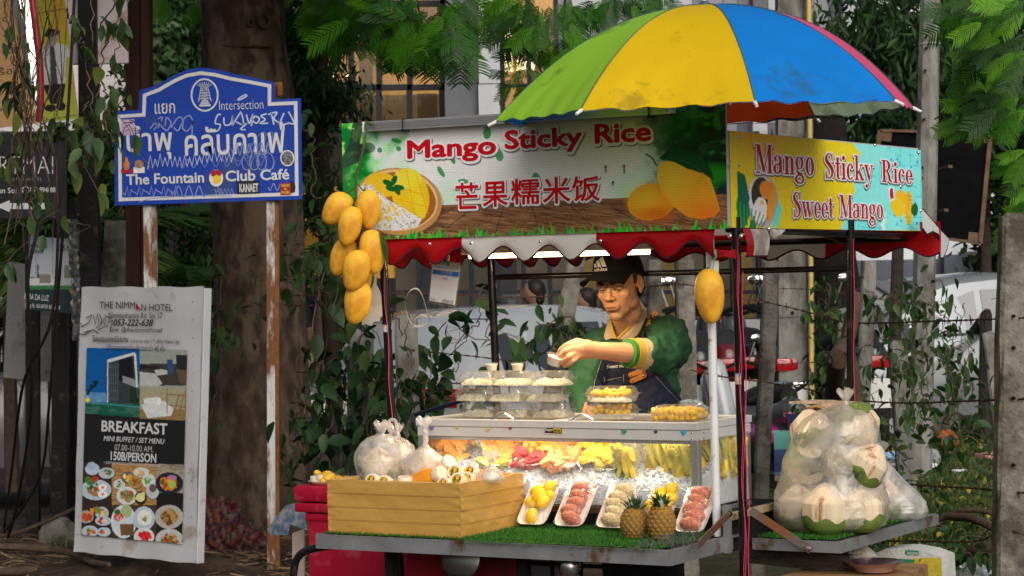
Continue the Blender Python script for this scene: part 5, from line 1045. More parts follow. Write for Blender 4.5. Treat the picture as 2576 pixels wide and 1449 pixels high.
def bike(label,loc,yaw,paint,plate=True,scooter=False):
 th=thing('scooter' if scooter else 'motorbike',label,'scooter' if scooter else 'motorbike',loc,rz=yaw,group=None if scooter else 'motorbikes parked in a row')
 for x in(-.6,.62):
  b=MB();n=22;ring=[(x+.25*math.cos(t*6.283/n),0,.29+.25*math.sin(t*6.283/n))for t in range(n+1)];b.tube(ring,.045,8,cap=False);w=b.build('wheel',TYRE,th,smooth=True)
  b=MB();b.tube([(x,-.05,.29),(x,.05,.29)],.04,10)
  for k in range(5):a=k*1.256;b.bar((x,0,.29),(x+.22*math.cos(a),0,.29+.22*math.sin(a)),.02,.02,up=(0,1,0))
  b.build('rim',RIM,w)
 me=blob([('c',(-.72,0,.74),(-.15,0,.66),.10,.13),('c',(-.15,0,.55),(.2,0,.40),.13,.10),('c',(.28,0,.45),(.46,0,.92),.10,.09),('c',(-.55,0,.55),(-.1,0,.45),.10,.13)],.03,3);me.materials.append(paint);smoothall(me);link('body',me,th)
 b=MB();b.tube(cat([(-.68,0,.83),(-.3,0,.80),(.0,0,.76)],4),[.07,.09,.1,.1,.1,.1,.09,.08,.06],10);b.build('seat',mat('seat_black',(.015,.015,.016),.6),th,smooth=True)
 b=MB();b.tube(cat([(.36,-.34,1.0),(.40,-.2,1.04),(.42,0,.98),(.40,.2,1.04),(.36,.34,1.0)],4),.013,6);b.build('handlebar',BLK_STEEL,th)
 for s in(-1,1):
  b=MB();b.tube([(.40,s*.25,1.02),(.38,s*.30,1.18)],.006,5);b.ball((.38,s*.32,1.21),(.012,.05,.035),10);b.build('mirror',mat('chrome',(.75,.76,.78),.08,1),th,smooth=True)
  b=MB();b.tube([(.44,s*.07,.9),(.60,s*.07,.30)],.02,8);b.build('fork',RIM,th)
 b=MB();b.box((-.82,-.09,.66),(-.74,.09,.74),.015);b.build('tail_light',TAIL,th,smooth=40)
 b=MB();b.ball((.52,0,.90),(.05,.08,.08),12);b.build('headlight',MATS['headlight'],th,smooth=True)
 b=MB();b.box((-.86,-.11,.42),(-.85,.11,.60),.003);b.build('number_plate',mat('plate',(.6,.6,.58),.5),th)
 b=MB();b.tube([(-.7,-.15,.30),(-.1,-.14,.26)],[.05,.03],10);b.build('exhaust',RIM,th,smooth=True)
 return th
MBK=mat('bike_black',(.015,.015,.018),.25,coat=.8);MBR=mat('bike_dark_red',(.12,.01,.015),.3,coat=.8);MBG=mat('bike_grey',(.08,.085,.09),.3,coat=.6);MBP=mat('scooter_magenta',(.35,.02,.22),.3,coat=.6)
for k,(u,d,p,lab)in enumerate(((1772,18.2,MBK,'black motorbike nearest the seller with its plate toward us'),(1812,18.6,MBR,'dark red motorbike second from the seller'),(1850,18.9,MBK,'black motorbike behind the left cart upright'),(1893,18.4,MBG,'dark grey motorbike beside the blackened post'),(2072,18.6,MBK,'black motorbike right of the broad utility pole'))):
 q=P(u,800,d);bike(lab,(q.x,q.y,-.08),math.radians(82+6*k),p).scale=(1.25,)*3
q=P(1868,900,16.6);bike('white and magenta scooter with a grab rail beside the white pole',(q.x,q.y,-.2),math.radians(112),MBG,scooter=True)
sctr=[o for o in bpy.data.objects if o.name=='scooter'][0]
me=blob([('c',(-.6,0,.72),(-.1,0,.56),.09,.10),('c',(.3,0,.5),(.5,0,.95),.09,.09)],.03,3);me.transform(Matrix.Translation((-.06,0,.04)));me.materials.append(CARW);smoothall(me);link('fairing',me,sctr)
b=MB();b.box((-.62,-.16,.50),(-.25,.16,.64),.04);b.build('side_panel',MBP,sctr,smooth=40)
b=MB();b.tube(cat([(-.35,-.13,.80),(-.7,-.13,.92),(-.85,-.06,.93),(-.85,.06,.93),(-.7,.13,.92),(-.35,.13,.80)],4),.014,8);b.build('grab_rail',MATS['chrome'],sctr,smooth=True)
bb=Board(P(2190,575,17),P(2458,600,17)-P(2190,575,17),Vector((0,0,1)),'blackboard','blank black board in a worn brown wooden frame behind the slim pole','blackboard')
w_,h_=bb.xz(2466,604)[0],bb.xz(2190,326)[1];zb=bb.xz(2466,612)[1];pts=[(0,0),(w_,zb),(w_,bb.xz(2470,333)[1]),(0,h_)]
b=MB();b.prism(pts,.01,.03);b.build('board',mat('board_black',(.005,.005,.006),.9,var=.3,spec=.04),bb.e)
WOOD_B=mat('brown_frame_wood',(.12,.075,.045),.8,var=.3,scale=12,stretch=(1,1,1))
for k in range(4):
 a,c=pts[k],pts[(k+1)%4];b=MB();b.bar((a[0],0,a[1]),(c[0],0,c[1]),.02+.012*(k%2),.03,up=(0,1,0));b.build('frame_rail',WOOD_B,bb.e)
 b=MB();sx=1 if a[0]==0 else-1;sz=1 if k<2 else-1;b.box((min(a[0],a[0]+sx*.09),-.006,min(a[1],a[1]+sz*.075)),(max(a[0],a[0]+sx*.09),.008,max(a[1],a[1]+sz*.075)));b.build('corner_block',WOOD_B,bb.e)
for s in(.2,.62):
 b=MB();b.bar((.34,-.01,h_*s),(.40,-.01,h_*s),.03,.02,up=(0,1,0));b.bar((.37,-.92,h_*s),(.37,-.02,h_*s),.03,.02);b.build('wall_bracket',WOOD_B,bb.e)
TR=mat('clear_cup',(.55,.58,.6),.15,var=.1,coat=.6)
def rub(name,label,cat_,u,v,fn,group=None):
 p=ground(u,v,.05);th=thing(name,label,cat_,p,group=group);fn(th);th.scale=(1.45,)*3;return th
def cup(th):
 b=MB();b.lathe([(.03,0),(.045,.09),(.047,.092),(.043,.088),(.028,.004)],18,R=Matrix.Rotation(-1.2,3,'X'));b.build('wall',film('cup_plastic',haze=.35,gloss=.6),th,smooth=True)
rub('plastic_cup','clear plastic cup lying on grass, left of a pair','cup',2325,1162,cup,'discarded clear cups');rub('plastic_cup','clear plastic cup lying on grass, right of a pair','cup',2352,1170,cup,'discarded clear cups')
def husk(th):
 b=MB();b.ball((0,0,.05),(.075,.06,.055),16,jit=.12);b.build('shell',mat('husk',(.32,.10,.03),.9,var=.3,scale=20),th,smooth=True);b=MB();b.ball((.01,-.05,.06),(.025,.02,.02),10);b.build('opening',INK_K,th)
rub('coconut_husk','orange brown broken coconut husk on the grass','coconut husk',2383,1128,husk)
def slab_(w,d,h,m,rz=0.3):
 def f(th):b=MB();b.box((-w/2,-d/2,0),(w/2,d/2,h),.004,R=Rz(rz));b.build('sheet',m,th)
 return f
rub('cardboard','flat cardboard packaging with pinkish print beside the bag','cardboard',2245,1150,slab_(.30,.14,.03,mat('card_pink',(.38,.26,.22),.8,var=.3,scale=14),-.2));rub('paper_litter','torn white paper and wrapper on the grass','litter',2296,1176,slab_(.22,.12,.02,mat('paper_white',(.6,.62,.68),.7,var=.3,scale=14),.2))
rub('plastic_bottle','small crushed blue labelled bottle','bottle',2262,1160,lambda th:MB().tube([(-.09,0,.02),(.02,0,.03),(.06,0,.025)],[.026,.028,.012],12).build('wall',mat('bottle_blue',(.2,.35,.6),.3,var=.5,scale=30),th,smooth=True));rub('crisp_wrapper','red and white crumpled wrapper near the stout post','wrapper',2478,1155,slab_(.10,.07,.03,mat('wrap_red',(.45,.2,.2),.5,var=.8,scale=20),.8))
rub('paper_litter','small white paper scrap low on the grass','litter',2410,1186,slab_(.08,.04,.01,MATS['paper_white'],.5));rub('plastic_bottle','clear crushed bottle in grass beside the coconut bag','bottle',2226,1195,lambda th:MB().tube([(-.08,0,.03),(.04,0,.04),(.08,0,.03)],[.03,.033,.012],12).build('wall',MATS['cup_plastic'],th,smooth=True))
SKIN_B=mat('skin_background',(.22,.12,.075),.6,var=.08);HAIR=mat('black_hair',(.012,.010,.010),.5,var=.3,scale=60)
def bgperson(label,u,v,d,shirt,face=0.0,sit=False,skin_legs=False,h=1.66):
 p=P(u,v,d);x=p.x;zt=p.z
 hgt=h if not sit else 1.2;s=zt/hgt if not sit else 1;th=thing('person',label,'person',(x,d,0),rz=face);Z=zt
 hd=Z-.12;sh_=Z-.30;hip=Z-.78 if not sit else Z-.72;kn=hip*.5
 parts=[('e',(0,0,hd),(.078,.095,.115)),('c',(0,.01,hd-.08),(0,.02,sh_+.02),.05,.055),('e',(0,-.095,hd-.02),(.016,.02,.02))]
 cl=[('c',(-.13,.02,sh_-.03),(.13,.02,sh_-.03),.07,.07),('c',(0,.02,sh_-.08),(0,.02,hip+.1),.14,.13)]
 if sit:
  lg=[('c',(-.09,0,hip+.03),(-.12,-.42,hip+.05),.085,.06),('c',(.09,0,hip+.03),(.12,-.42,hip+.05),.085,.06),('c',(-.12,-.42,hip+.02),(-.12,-.38,.08),.055,.04),('c',(.12,-.42,hip+.02),(.12,-.38,.08),.055,.04),('c',(-.12,-.38,.05),(-.12,-.55,.04),.04,.03),('c',(.12,-.38,.05),(.12,-.55,.04),.04,.03)]
 else:lg=[('c',(s_*.08,0,hip+.05),(s_*.09,0,.45),.085,.06)for s_ in(-1,1)]+[('c',(s_*.09,0,.45),(s_*.09,.02,.08),.055,.04)for s_ in(-1,1)]+[('c',(s_*.09,.02,.05),(s_*.09,-.12,.04),.04,.035)for s_ in(-1,1)]
 ar=[('c',(s_*.19,.02,sh_-.04),(s_*.23,.0,sh_-.30),.05,.04)for s_ in(-1,1)];fa=[('c',(s_*.23,.0,sh_-.30),(s_*.18,-.14,sh_-.50),.038,.028)for s_ in(-1,1)]+[('e',(s_*.17,-.18,sh_-.53),(.03,.05,.04))for s_ in(-1,1)]
 me=blob(parts+lg+fa+cl[1:],.018,2);me.materials.append(SKIN_B);smoothall(me);link('body',me,th)
 me=blob([(t[0],t[1],t[2],t[3]+.012,t[4]+.012)for t in cl+ar],.018,3);me.materials.append(shirt);smoothall(me);link('shirt',me,th)
 if not skin_legs:
  me=blob([(t[0],t[1],t[2],t[3]+.012,t[4]+.012)for t in lg[:(4 if sit else 4)]],.02,2);me.materials.append(mat('dark_trousers',(.02,.02,.025),.8));smoothall(me);link('trousers',me,th)
 else:
  me=blob([(t[0],t[1],t[2],t[3]+.014,t[4]+.02)for t in lg[:2]],.02,2);me.materials.append(mat('pale_shorts',(.5,.42,.38),.8));smoothall(me);link('shorts',me,th)
 me=blob([('e',(0,.022,hd+.03),(.086,.095,.10)),('e',(0,.05,hd-.03),(.075,.06,.09))],.015,2);me.materials.append(HAIR);smoothall(me);link('hair',me,th)
SH_D=mat('shirt_navy',(.02,.022,.035),.8);SH_K=mat('shirt_black',(.012,.012,.014),.8);SH_B=mat('shirt_beige',(.30,.25,.18),.8)
bgperson('dark haired passer by in navy shirt walking behind the hatchback',1340,703,20.5,SH_D,math.radians(-90));bgperson('dark haired passer by facing left just beside the tilted post',1470,724,20.8,SH_K,math.radians(-80));bgperson('passer by half hidden behind the narrow dark post',1612,738,20.8,SH_K,math.radians(-60))
bgperson('visitor seated at the cafe in pale shorts beside the tree',775,815,19.2,SH_B,math.radians(20),sit=True,skin_legs=True);bgperson('visitor in black top standing at the cafe counter',905,640,20.6,SH_K,math.radians(160));bgperson('visitor in black top standing under the yellow awning',778,655,20.6,SH_K,math.radians(120))
# the cart
GALV=mat('galv',(.55,.56,.58),.35,.8,var=.15,scale=25);GALV_D=mat('galv_dirty',(.30,.31,.33),.45,.6,var=.2,scale=9,dirt=(.16,.09,.04),dirt_amt=.18,dirt_scale=6,bump=.1)
ALU=mat('aluminium',(.56,.56,.57),.3,.75,var=.06,scale=6,stretch=(1,1,30));ALU_P=mat('painted_aluminium',(.60,.60,.60),.35,.25,var=.05,scale=10)
STEEL=mat('stainless',(.6,.6,.62),.18,1,var=.05);RIVET=mat('rivet',(.6,.6,.6),.25,.9)
RUSTY=mat('rusty_flat_bar',(.10,.085,.08),.7,.4,var=.3,scale=14,bump=.4,dirt=(.16,.06,.025),dirt_amt=.5,dirt_scale=12)
POLE=mat('black_tube',(.010,.010,.012),.22,.2,var=.2,dirt=(.05,.035,.03),dirt_amt=.1,dirt_scale=14,coat=.4)
DARK=mat('soot_black',(.008,.008,.009),.8,var=.2)
cart=cthing('food_cart','black tube framed street food cart with galvanised serving trays','food cart')
ZT=.718
b=MB();b.box((-1.21,0,ZT-.004),(0,.50,ZT));b.box((-1.21,-.003,ZT-.038),(0,.003,ZT+.006));b.box((-1.213,.004,ZT-.038),(-1.207,.5,ZT+.006));b.box((-.003,.004,ZT-.038),(.003,.41,ZT+.006));b.build('front_tray',GALV_D,cart)
b=MB();b.box((-1.2,.44,ZT-.05),(-.02,1.02,ZT+.05));b.build('cart_body',DARK,cart)
b=MB();b.box((-1.14,.455,.765),(-.12,.475,.785));b.build('shelf_edge',mat('wood_edge',(.12,.06,.02),.6,var=.3),cart)
ZS=.70
b=MB();b.box((.02,.511,ZS-.004),(.30,1.333,ZS));b.box((.02,.508,ZS-.030),(.303,.514,ZS+.004));b.box((.297,.515,ZS-.030),(.303,1.333,ZS+.004));b.box((.02,1.33,ZS-.03),(.296,1.336,ZS+.004));b.build('side_tray',GALV_D,cart)
def cpole(ut,vt,ub,vb,bp,zt,zb=.05,r=.0135,lab=None):
 a0,z0=onb(ut,vt,bp);a1,z1=onb(ub,vb,bp);f=lambda z:a0+(a1-a0)*(z-z0)/(z1-z0)
 b=MB();b.tube([(f(zt),bp,zt),(f((zt+zb)/2),bp,(zt+zb)/2),(f(zb),bp,zb)],r,14);return b.build('pole',POLE,cart,smooth=True),f
_,fR=cpole(1853,650,1872,1430,.35,1.66);_,fL=cpole(966,680,988,1090,.35,1.60);_,fBL=cpole(1236,680,1246,905,.985,1.60);_,fBR=cpole(2139,590,2140,980,1.21,1.66)
b=MB();b.tube(cat([(fL(1.595),.35,1.595),(fL(1.62)+.01,.35,1.625),(fL(1.62)+.05,.35,1.64),(-.9,.35,1.642),(.05,.35,1.642)],5),.0125,10);b.build('top_rail',POLE,cart,smooth=True)
b=MB();b.tube(cat([(fBL(1.58),.985,1.58),(fBL(1.6)+.0,.975,1.62),(fBL(1.6),.93,1.64),(fBL(1.6),.36,1.642)],5),.0125,10);b.build('top_rail',POLE,cart,smooth=True)
zr=onb(1260,697,.985)[1];b=MB();b.tube([(fBL(zr),.985,zr),(fBR(zr),1.21,zr+.005)],.010,10);b.build('back_rail',POLE,cart,smooth=True)
zb_=onb(2100,605,1.78)[1];b=MB();b.tube([(-1.15,1.78,zb_),(.045,1.78,zb_)],.011,8);b.tube([(-1.1,.36,1.64),(-1.1,1.78,zb_)],.01,8);b.tube([(-.2,.36,1.66),(-.2,1.1,1.71),(-.2,1.78,zb_)],.013,8);b.tube([(.03,.36,1.625),(.03,1.78,1.61)],.01,8);b.build('roof_rail',POLE,cart,smooth=True)
b=MB()
for zz in(1.36,):b.tube([(fL(zz)-.001,.35,zz-.004),(fL(zz),.35,zz+.004)],.0155,14)
for ff,zz in((fL,1.2),(fL,1.58),(fR,.81)):b.tube([(ff(zz),.35,zz-.003),(ff(zz),.35,zz+.003)],.0155,14)
b.build('cable_tie',mat('tie_black',(.01,.01,.01),.5),cart)
b=MB()
for ff,bb_,z0,z1,sgn in((fL,.335,1.58,.95,1),(fR,.335,1.60,.55,1),(fR,.335,1.55,.50,1.3)):
 b.tube(cat([(ff(z)+.0095*sgn+.004*math.sin(z*23+sgn*3),bb_,z)for z in np.linspace(z0,z1,14)],3),.0011,5)
b.build('pink_cord',mat('pink_cord',(.55,.05,.11),.5),cart)
b=MB();b.tube(cat([(fR(z)+.022+.004*math.sin(z*17),.34,z)for z in np.linspace(1.5,.5,12)],3),.0014,5);b.tube(cat([(fBR(z)+.016+.002*math.sin(z*19),1.2,z)for z in np.linspace(1.6,.9,10)],3),.0014,5);b.build('cord',MATS['pink_cord'],cart)
st_=MB()
for ff,u,v in((fL,978,823),(fR,1862,953)):
 a,z=onb(u,v,.335)
 st_.grid(lambda s,t:(ff(z)+.0142*math.sin((s-.5)*1.6),.35-.0142*math.cos((s-.5)*1.6),z+(t-.5)*.032),6,4)
st_.build('torn_sticker',mat('sticker_torn',(.55,.5,.42),.5,var=.3,scale=60,dirt=(.05,.25,.45),dirt_amt=.3,dirt_scale=40),cart)
b=MB();lp=[onb(u,v,.02)for u,v in((838,1372),(800,1378),(765,1388),(745,1410),(738,1449),(736,1500))];b.tube(cat([(a,.02,z)for a,z in lp],5),.0125,12);b.build('bumper_loop',POLE,cart,smooth=True)
b=MB();a0,z0=onb(985,1385,.1);b.box((a0-.013,.08,.15),(a0+.013,.11,ZT-.04));a1,_=onb(1300,1400,.1);b.box((a0,.08,.56),(a1,.10,.585));b.box((a1,.1,.2),(a1+.03,.13,.68));a2,_=onb(1500,1420,.2)
for k in range(5):b.box((a1+.1*k,.30,.45),(a1+.1*k+.008,.31,.66))
b.box((a1-.08,.29,.62),(a2+.2,.31,.63));b.build('under_frame',DARK,cart)
b=MB();a,z=onb(1152,1402,.14);R_=Matrix.Rotation(math.radians(80),3,'X');b.lathe([(0,-.07),(.035,-.06),(.058,-.03),(.066,0),(.068,.006),(.06,.01),(0,.016)],24,O=(a,.16,z-.005),R=R_);b.build('headlamp',mat('dull_chrome',(.35,.34,.33),.25,.95,var=.2),cart,smooth=True)
b=MB();a,z=onb(1402,1395,.12);b.tube([(a,.10,z),(a,.14,z)],.018,6);a,z=onb(1425,1430,.12);b.lathe([(.03,-.02),(.035,0),(.03,.02),(.012,.025),(.012,.06)],14,O=(a,.14,z));b.build('castor_bolt',STEEL,cart,smooth=True)
PAPER=mat('bluish_paper',(.16,.17,.24),.8,var=.15,scale=8,bump=.3,bscale=12)
for k,(u,v)in enumerate(((1200,1425),(1270,1420),(1340,1425),(1380,1440))):
 b=MB();a,z=onb(u,v,.34);b.box((a-.055,.33+.012*k,z-.06),(a+.05,.334+.012*k,z+.035),R=Ry(.06*(-1)**k));b.build('paper_sheet',PAPER,cart)
b=MB();b.box((-1.25,.5,.02),(.02,.9,.5));b.build('under_body',DARK,cart)
for x in(-1.0,-.15):
 b=MB();n=24;b.tube([(x+.22*math.cos(t*6.283/n),.42,.24+.22*math.sin(t*6.283/n))for t in range(n+1)],.04,10,cap=False);b.build('wheel',TYRE,cart,smooth=True)
def cbar(pts,w,m,name,th=.004):
 b=MB();q=[CW(*p)for p in pts]
 for p0,p1 in zip(q[:-1],q[1:]):b.bar(p0,p1,th,w,up=(0,0,1))
 return b.build(name,m,cart,world=True)
def pt(u,v,bb_):a,z=onb(u,v,bb_);return(a,bb_,z)
cbar([pt(1758,1370,.02),pt(1836,1290,.33)],.022,RUSTY,'folding_bracket');cbar([pt(1888,1284,.40),pt(2040,1384,.50)],.024,RUSTY,'folding_bracket');cbar([pt(1836,1300,.36),pt(1990,1262,.95)],.020,mat('beige_bar',(.32,.25,.15),.6,var=.3,dirt=(.1,.05,.03),dirt_amt=.3),'side_rail',.02)
b=MB();a,z=onb(1832,1330,.36);b.box((a-.008,.34,ZT-.04),(a+.012,.36,ZT+.10));b.build('hinge_post',GALV_D,cart)
b=MB()
for u,v,bb_ in((1839,1292,.33),(2036,1379,.49)):
 a,z=onb(u,v,bb_);b.lathe([(0,-.012),(.007,-.01),(.009,0),(.009,.004)],10,O=(a,bb_-.012,z),R=Matrix.Rotation(-math.pi/2,3,'X'))
b.build('bolt',STEEL,cart,smooth=True)
b=MB();b.bar(CW(*pt(1040,1045,.86)),CW(*pt(1190,1000,1.15)),.012,.012);b.bar(CW(*pt(1040,1045,.86)),CW(*pt(1045,1085,.86)),.012,.012);b.bar(CW(*pt(1053,1085,.6)),CW(*pt(1036,1045,.86)),.012,.012);b.build('blue_side_rail',mat('blue_black_paint',(.008,.014,.035),.35,.2),cart,world=True)
aw=cthing('awning','red and white scalloped vinyl awning around the cart roof','awning')
VR=mat('vinyl_red',(.42,.006,.010),.32,var=.06,scale=4,trans=.25,coat=.15,bump=.12,bscale=4);VW=mat('vinyl_white_awning',(.70,.70,.72),.35,var=.05,scale=4,trans=.25,dirt=(.35,.30,.28),dirt_amt=.15,bump=.12,bscale=4);VC=mat('vinyl_cream',(.70,.62,.50),.5,var=.06,trans=.4);TRIM=mat('maroon_trim',(.055,.008,.018),.7,var=.2)
def valance(sd,c,zt,zlo,amp,period,segs,phase=0.0,bulge=.012,name='valance'):
 """sd 'a': strip runs along a at b=c; 'b': along b at a=c"""
 edge=[]
 for(s0,s1,m)in segs:
  n=max(3,int((s1-s0)/.008));b=MB()
  def fn(s,t):
   x=s0+(s1-s0)*s;zz=zlo+amp*.5*(1-math.cos(2*math.pi*(x-phase)/period));k=t;z=zt+(zz-zt)*k
   o=-bulge*math.sin(math.pi*k*.9)-.006*math.sin(2*math.pi*(x-phase)/period+1)*k
   return(x,c+o,z)if sd=='a' else(c-o,x,z)
  b.grid(fn,n+1,9);b.build(name,m,aw,smooth=True,recalc=False)
  edge+=[fn(i/n,1)for i in range(n+1)]
 b=MB();b.tube(edge,.0032,5);b.build('trim',TRIM,aw,smooth=True)
ax=lambda u,v,bb_:onb(u,v,bb_)[0]
zlo=onb(1210,660,.31)[1];zhi=onb(1110,624,.31)[1];ph=ax(1210,655,.31);per=(ax(1720,655,.31)-ph)/4.32
aL,aR=ax(905,610,.31),ax(1800,600,.31)
valance('a',.31,1.632,zlo,zhi-zlo,per,[(aL-.04,ax(1165,610,.31),VR),(ax(1165,610,.31),ax(1503,610,.31),VW),(ax(1503,610,.31),aR,VR)],ph)
valance('b',aL-.02,1.62,1.535,.035,.17,[(.33,1.84,VR)],.40)
bk=1.85;zlb=onb(2200,648,bk)[1];ab=lambda u:ax(u,630,bk)
valance('a',bk,1.66,zlb,.034,.20,[(aL-.02,ab(1930),VR),(ab(1930),ab(2075),VC),(ab(2075),ab(2366),VR)],ab(2200),bulge=-.01)
bf0=.31;bf1=ona(1931,620,.10)[0];bfm=ona(1888,620,.10)[0]
valance('b',.10,1.625,1.545,.0,.3,[(bf0,bfm,VR),(bfm,bf1,VW)],0,bulge=.01)
flp=[ona(u,v,.135)for u,v in((2320,524),(2345,553),(2366,578),(2388,601),(2382,628),(2372,650),(2364,648),(2365,612),(2360,590),(2346,583),(2331,590),(2321,575))]
b=MB();b.add([(.135,y,z)for y,z in flp],[tuple(range(len(flp)))]);b.build('corner_flap',VW,aw);b=MB();b.tube([(.135,y,z)for y,z in flp[5:]],.0035,5);b.tube([(.135,y,z)for y,z in flp[:6]],.002,5);b.build('trim',TRIM,aw)
x3=ona(1970,590,.10)[0]
b=MB();b.grid(lambda s,t:(.10+.01*math.sin(t*3),bf1+.0+(x3-bf1)*s,1.625-(.03*math.sin(math.pi*s))*t),8,4);b.build('corner_flap',VW,aw,smooth=True)
for(a0,a1,m)in((aL-.04,ax(1165,610,.31),VR),(ax(1165,610,.31),ax(1503,610,.31),VC),(ax(1503,610,.31),-.08,VR),(-.08,.045,VC)):
 b=MB();b.grid(lambda s,t:(a0+(a1-a0)*s,.31+(bk-.31)*t,1.634+(.07*math.sin(math.pi*t)**.7 if a1<0 else .07*math.sin(math.pi*t)**.7*(1-.9*s))),8,22);b.build('roof_panel',m,aw,smooth=True)
b=MB()
for u,v in((1080,608),(1358,602),(1510,600),(1700,594),(1185,606),(1835,588),(1863,588),(1932,570)):
 a,z=onb(u,v+6,.30);b.lathe([(0,.0025),(.004,.002),(.006,0)],10,O=(a,.300,z),R=Matrix.Rotation(math.pi/2,3,'X'))
b.build('snap_stud',RIVET,aw,smooth=True)
lt=cthing('tube_light','lit warm tube light in a white batten under the awning','tube light',0,0,0)
la0,lz=onb(1175,643,.58);la1,lz1=onb(1640,631,.58)
b=MB();b.box((la0-.015,.565,lz+.004),(la1,.60,lz+.028),.003);b.build('batten',ALU_P,lt)
b=MB();b.tube([(la0+.01,.58,lz-.002),(la1-.01,.58,lz1-.002)],.0085,10);b.build('tube',mat('tube_glow',(1,.78,.42),.5,var=0,emit=11),lt,smooth=True)
ld=bpy.data.lights.new('tube_lamp','AREA');ld.shape='RECTANGLE';ld.size=(la1-la0);ld.size_y=.03;ld.energy=10;ld.color=(1,.76,.46)
lo=bpy.data.objects.new('tube_lamp',ld);COL.objects.link(lo);lo.parent=lt;lo.location=((la0+la1)/2,.58,lz-.015)
ld2=bpy.data.lights.new('case_fill_light','AREA');ld2.shape='RECTANGLE';ld2.size=.9;ld2.size_y=.012;ld2.energy=1.25;ld2.color=(1,.84,.60)  # added fill light without a fixture, brightens the ice and fruit in the case
lo2=bpy.data.objects.new('case_fill_light',ld2);COL.objects.link(lo2);lo2.parent=lt;lo2.location=(-.63,.505,1.004);lo2.rotation_euler=(math.radians(8),0,0)
B1=Board(CW(onb(880,606,.30)[0],.30,1.626),AX,Vector((0,0,1)),'front_banner','large printed mango sticky rice banner with Chinese lettering on the cart front','banner')
w1=(CW(.06,.30,1.626)-B1.O).length;zq=lambda u,v:B1.xz(u,v)
ct=[(zq(897,606)[0],0),(w1,.0),(w1,zq(1848,250)[1]),(zq(862,316)[0],zq(862,316)[1])]
h1=max(ct[2][1],ct[3][1])
cv=Canvas(B1,ct[3][0],0,w1,h1,.0021,lin(222,226,234));U,Vv=cv.U,cv.V
n1=fbm(U/38,Vv/34,5,3);n2=fbm(U/16,Vv/16,9,3)
lf=np.clip((1010-U)/90+(n1-.5)*2,0,1);cv.put(lf,lin(60,170,70));cv.put(lf*np.clip((n1-.5)*6,0,1),lin(10,120,50));cv.put(lf*np.clip((n2-.60)*8,0,1),lin(150,215,110));cv.put(cv.poly([(892,300),(920,300),(908,360),(930,380),(900,410),(862,430),(862,400),(880,360)]),lin(50,52,56),.85);cv.put(cv.ell(925,372,22,14),lin(40,60,50),.7);cv.put(np.clip((930-U)/60,0,1)*(Vv>420)*1.0,lin(20,110,50),.8)
cv.put(cv.ell(1130,490,60,60,soft=.9),lin(120,200,110),.5);cv.put(cv.ell(1010,470,40,90,soft=.9),lin(120,210,100),.6)
rt=np.clip((U-1590)/110,0,1);cv.put(rt,lin(46,120,66));cv.put(rt*np.clip((n1-.48)*7,0,1),lin(14,56,30));cv.put(rt*np.clip((U-1690)/100,0,1)*(n2>.5),lin(18,40,26),.8);cv.put(cv.ell(1790,440,60,26,soft=.4),lin(34,130,30),.9);cv.put(cv.ell(1680,330,60,30,soft=.8),lin(20,90,36),.8);cv.put(cv.ell(1840,500,40,40,soft=.5),lin(30,50,64),.8);cv.put(cv.ell(1580,490,50,60,soft=.8),lin(120,190,120),.6)
wd=Vv>520-(U-1000)*.038;gr=fbm(U/30,(Vv-U*.1)/2.2,21,3);woodc=np.array(lin(126,92,66));cv.put(wd,woodc);cv.put(wd*np.clip((gr-.5)*4,0,1),lin(84,58,40));cv.put(wd*np.clip((.42-gr)*5,0,1),lin(166,130,98),.7)
for x0,x1 in((1150,980),(1195,1080),(1270,1240),(1340,1370),(1440,1540),(1540,1700),(1660,1850)):cv.put(cv.line([(x0,520),(x1,612)],1.6)*wd,lin(50,32,24))
cv.put(cv.ell(1010,514,110,86,.12),lin(70,54,40),.4);cv.put(cv.ell(1004,507,110,84,.12),lin(176,132,84));cv.put(cv.ell(1003,503,101,76,.12),lin(214,176,122));cv.put(cv.ell(1003,505,96,71,.12),lin(150,96,44))
cv.put(cv.ell(965,465,44,30,.2),lin(222,172,40));cv.put(cv.ell(1035,490,46,68,-.25),lin(226,176,34));cv.put(cv.ell(1028,450,36,26),lin(236,194,60));cv.put(cv.ell(1052,500,18,52,-.3),lin(236,190,48),.8)
for q in([(1005,470),(1065,490)],[(1000,500),(1075,520)],[(1025,430),(1050,560)],[(1050,440),(1080,540)]):cv.put(cv.line(q,2),lin(196,138,26),.8)
rc=cv.poly([(905,470),(935,462),(975,500),(1010,520),(1065,552),(1050,572),(1000,580),(930,578),(915,540)]);cv.put(rc,lin(196,200,204));cv.put(rc*(cv.n(5,33)>.52),lin(228,230,232));cv.put(rc*(cv.n(4,35)>.62),lin(150,156,160));cv.put(rc*(cv.n(5,31,sy=7)>.6)*(U+Vv<1560),lin(222,180,40))
for a_,dx,dy in((.4,-12,-6),(2.0,4,-12),(3.4,-4,8),(0.1,16,6),(1.2,12,12)):cv.put(cv.ell(990+dx,466+dy,14,7,a_),lin(16,92,46))
cv.put(cv.ell(1641,508,61,46,-.2),lin(206,140,32));cv.put(cv.ell(1622,496,34,28,soft=.6),lin(226,172,52),.8);cv.put(cv.ell(1655,540,40,18,soft=.6),lin(186,92,22),.7)
mg=cv.poly([(1660,412),(1685,402),(1720,404),(1760,420),(1785,440),(1800,480),(1814,528),(1800,545),(1768,552),(1730,545),(1690,515),(1665,480),(1654,448)]);cv.put(mg,lin(222,150,40));cv.put(mg*cv.ell(1690,440,45,45,soft=.7),lin(232,178,60));cv.put(mg*cv.ell(1790,545,60,35,soft=.6),lin(200,110,34),.8)
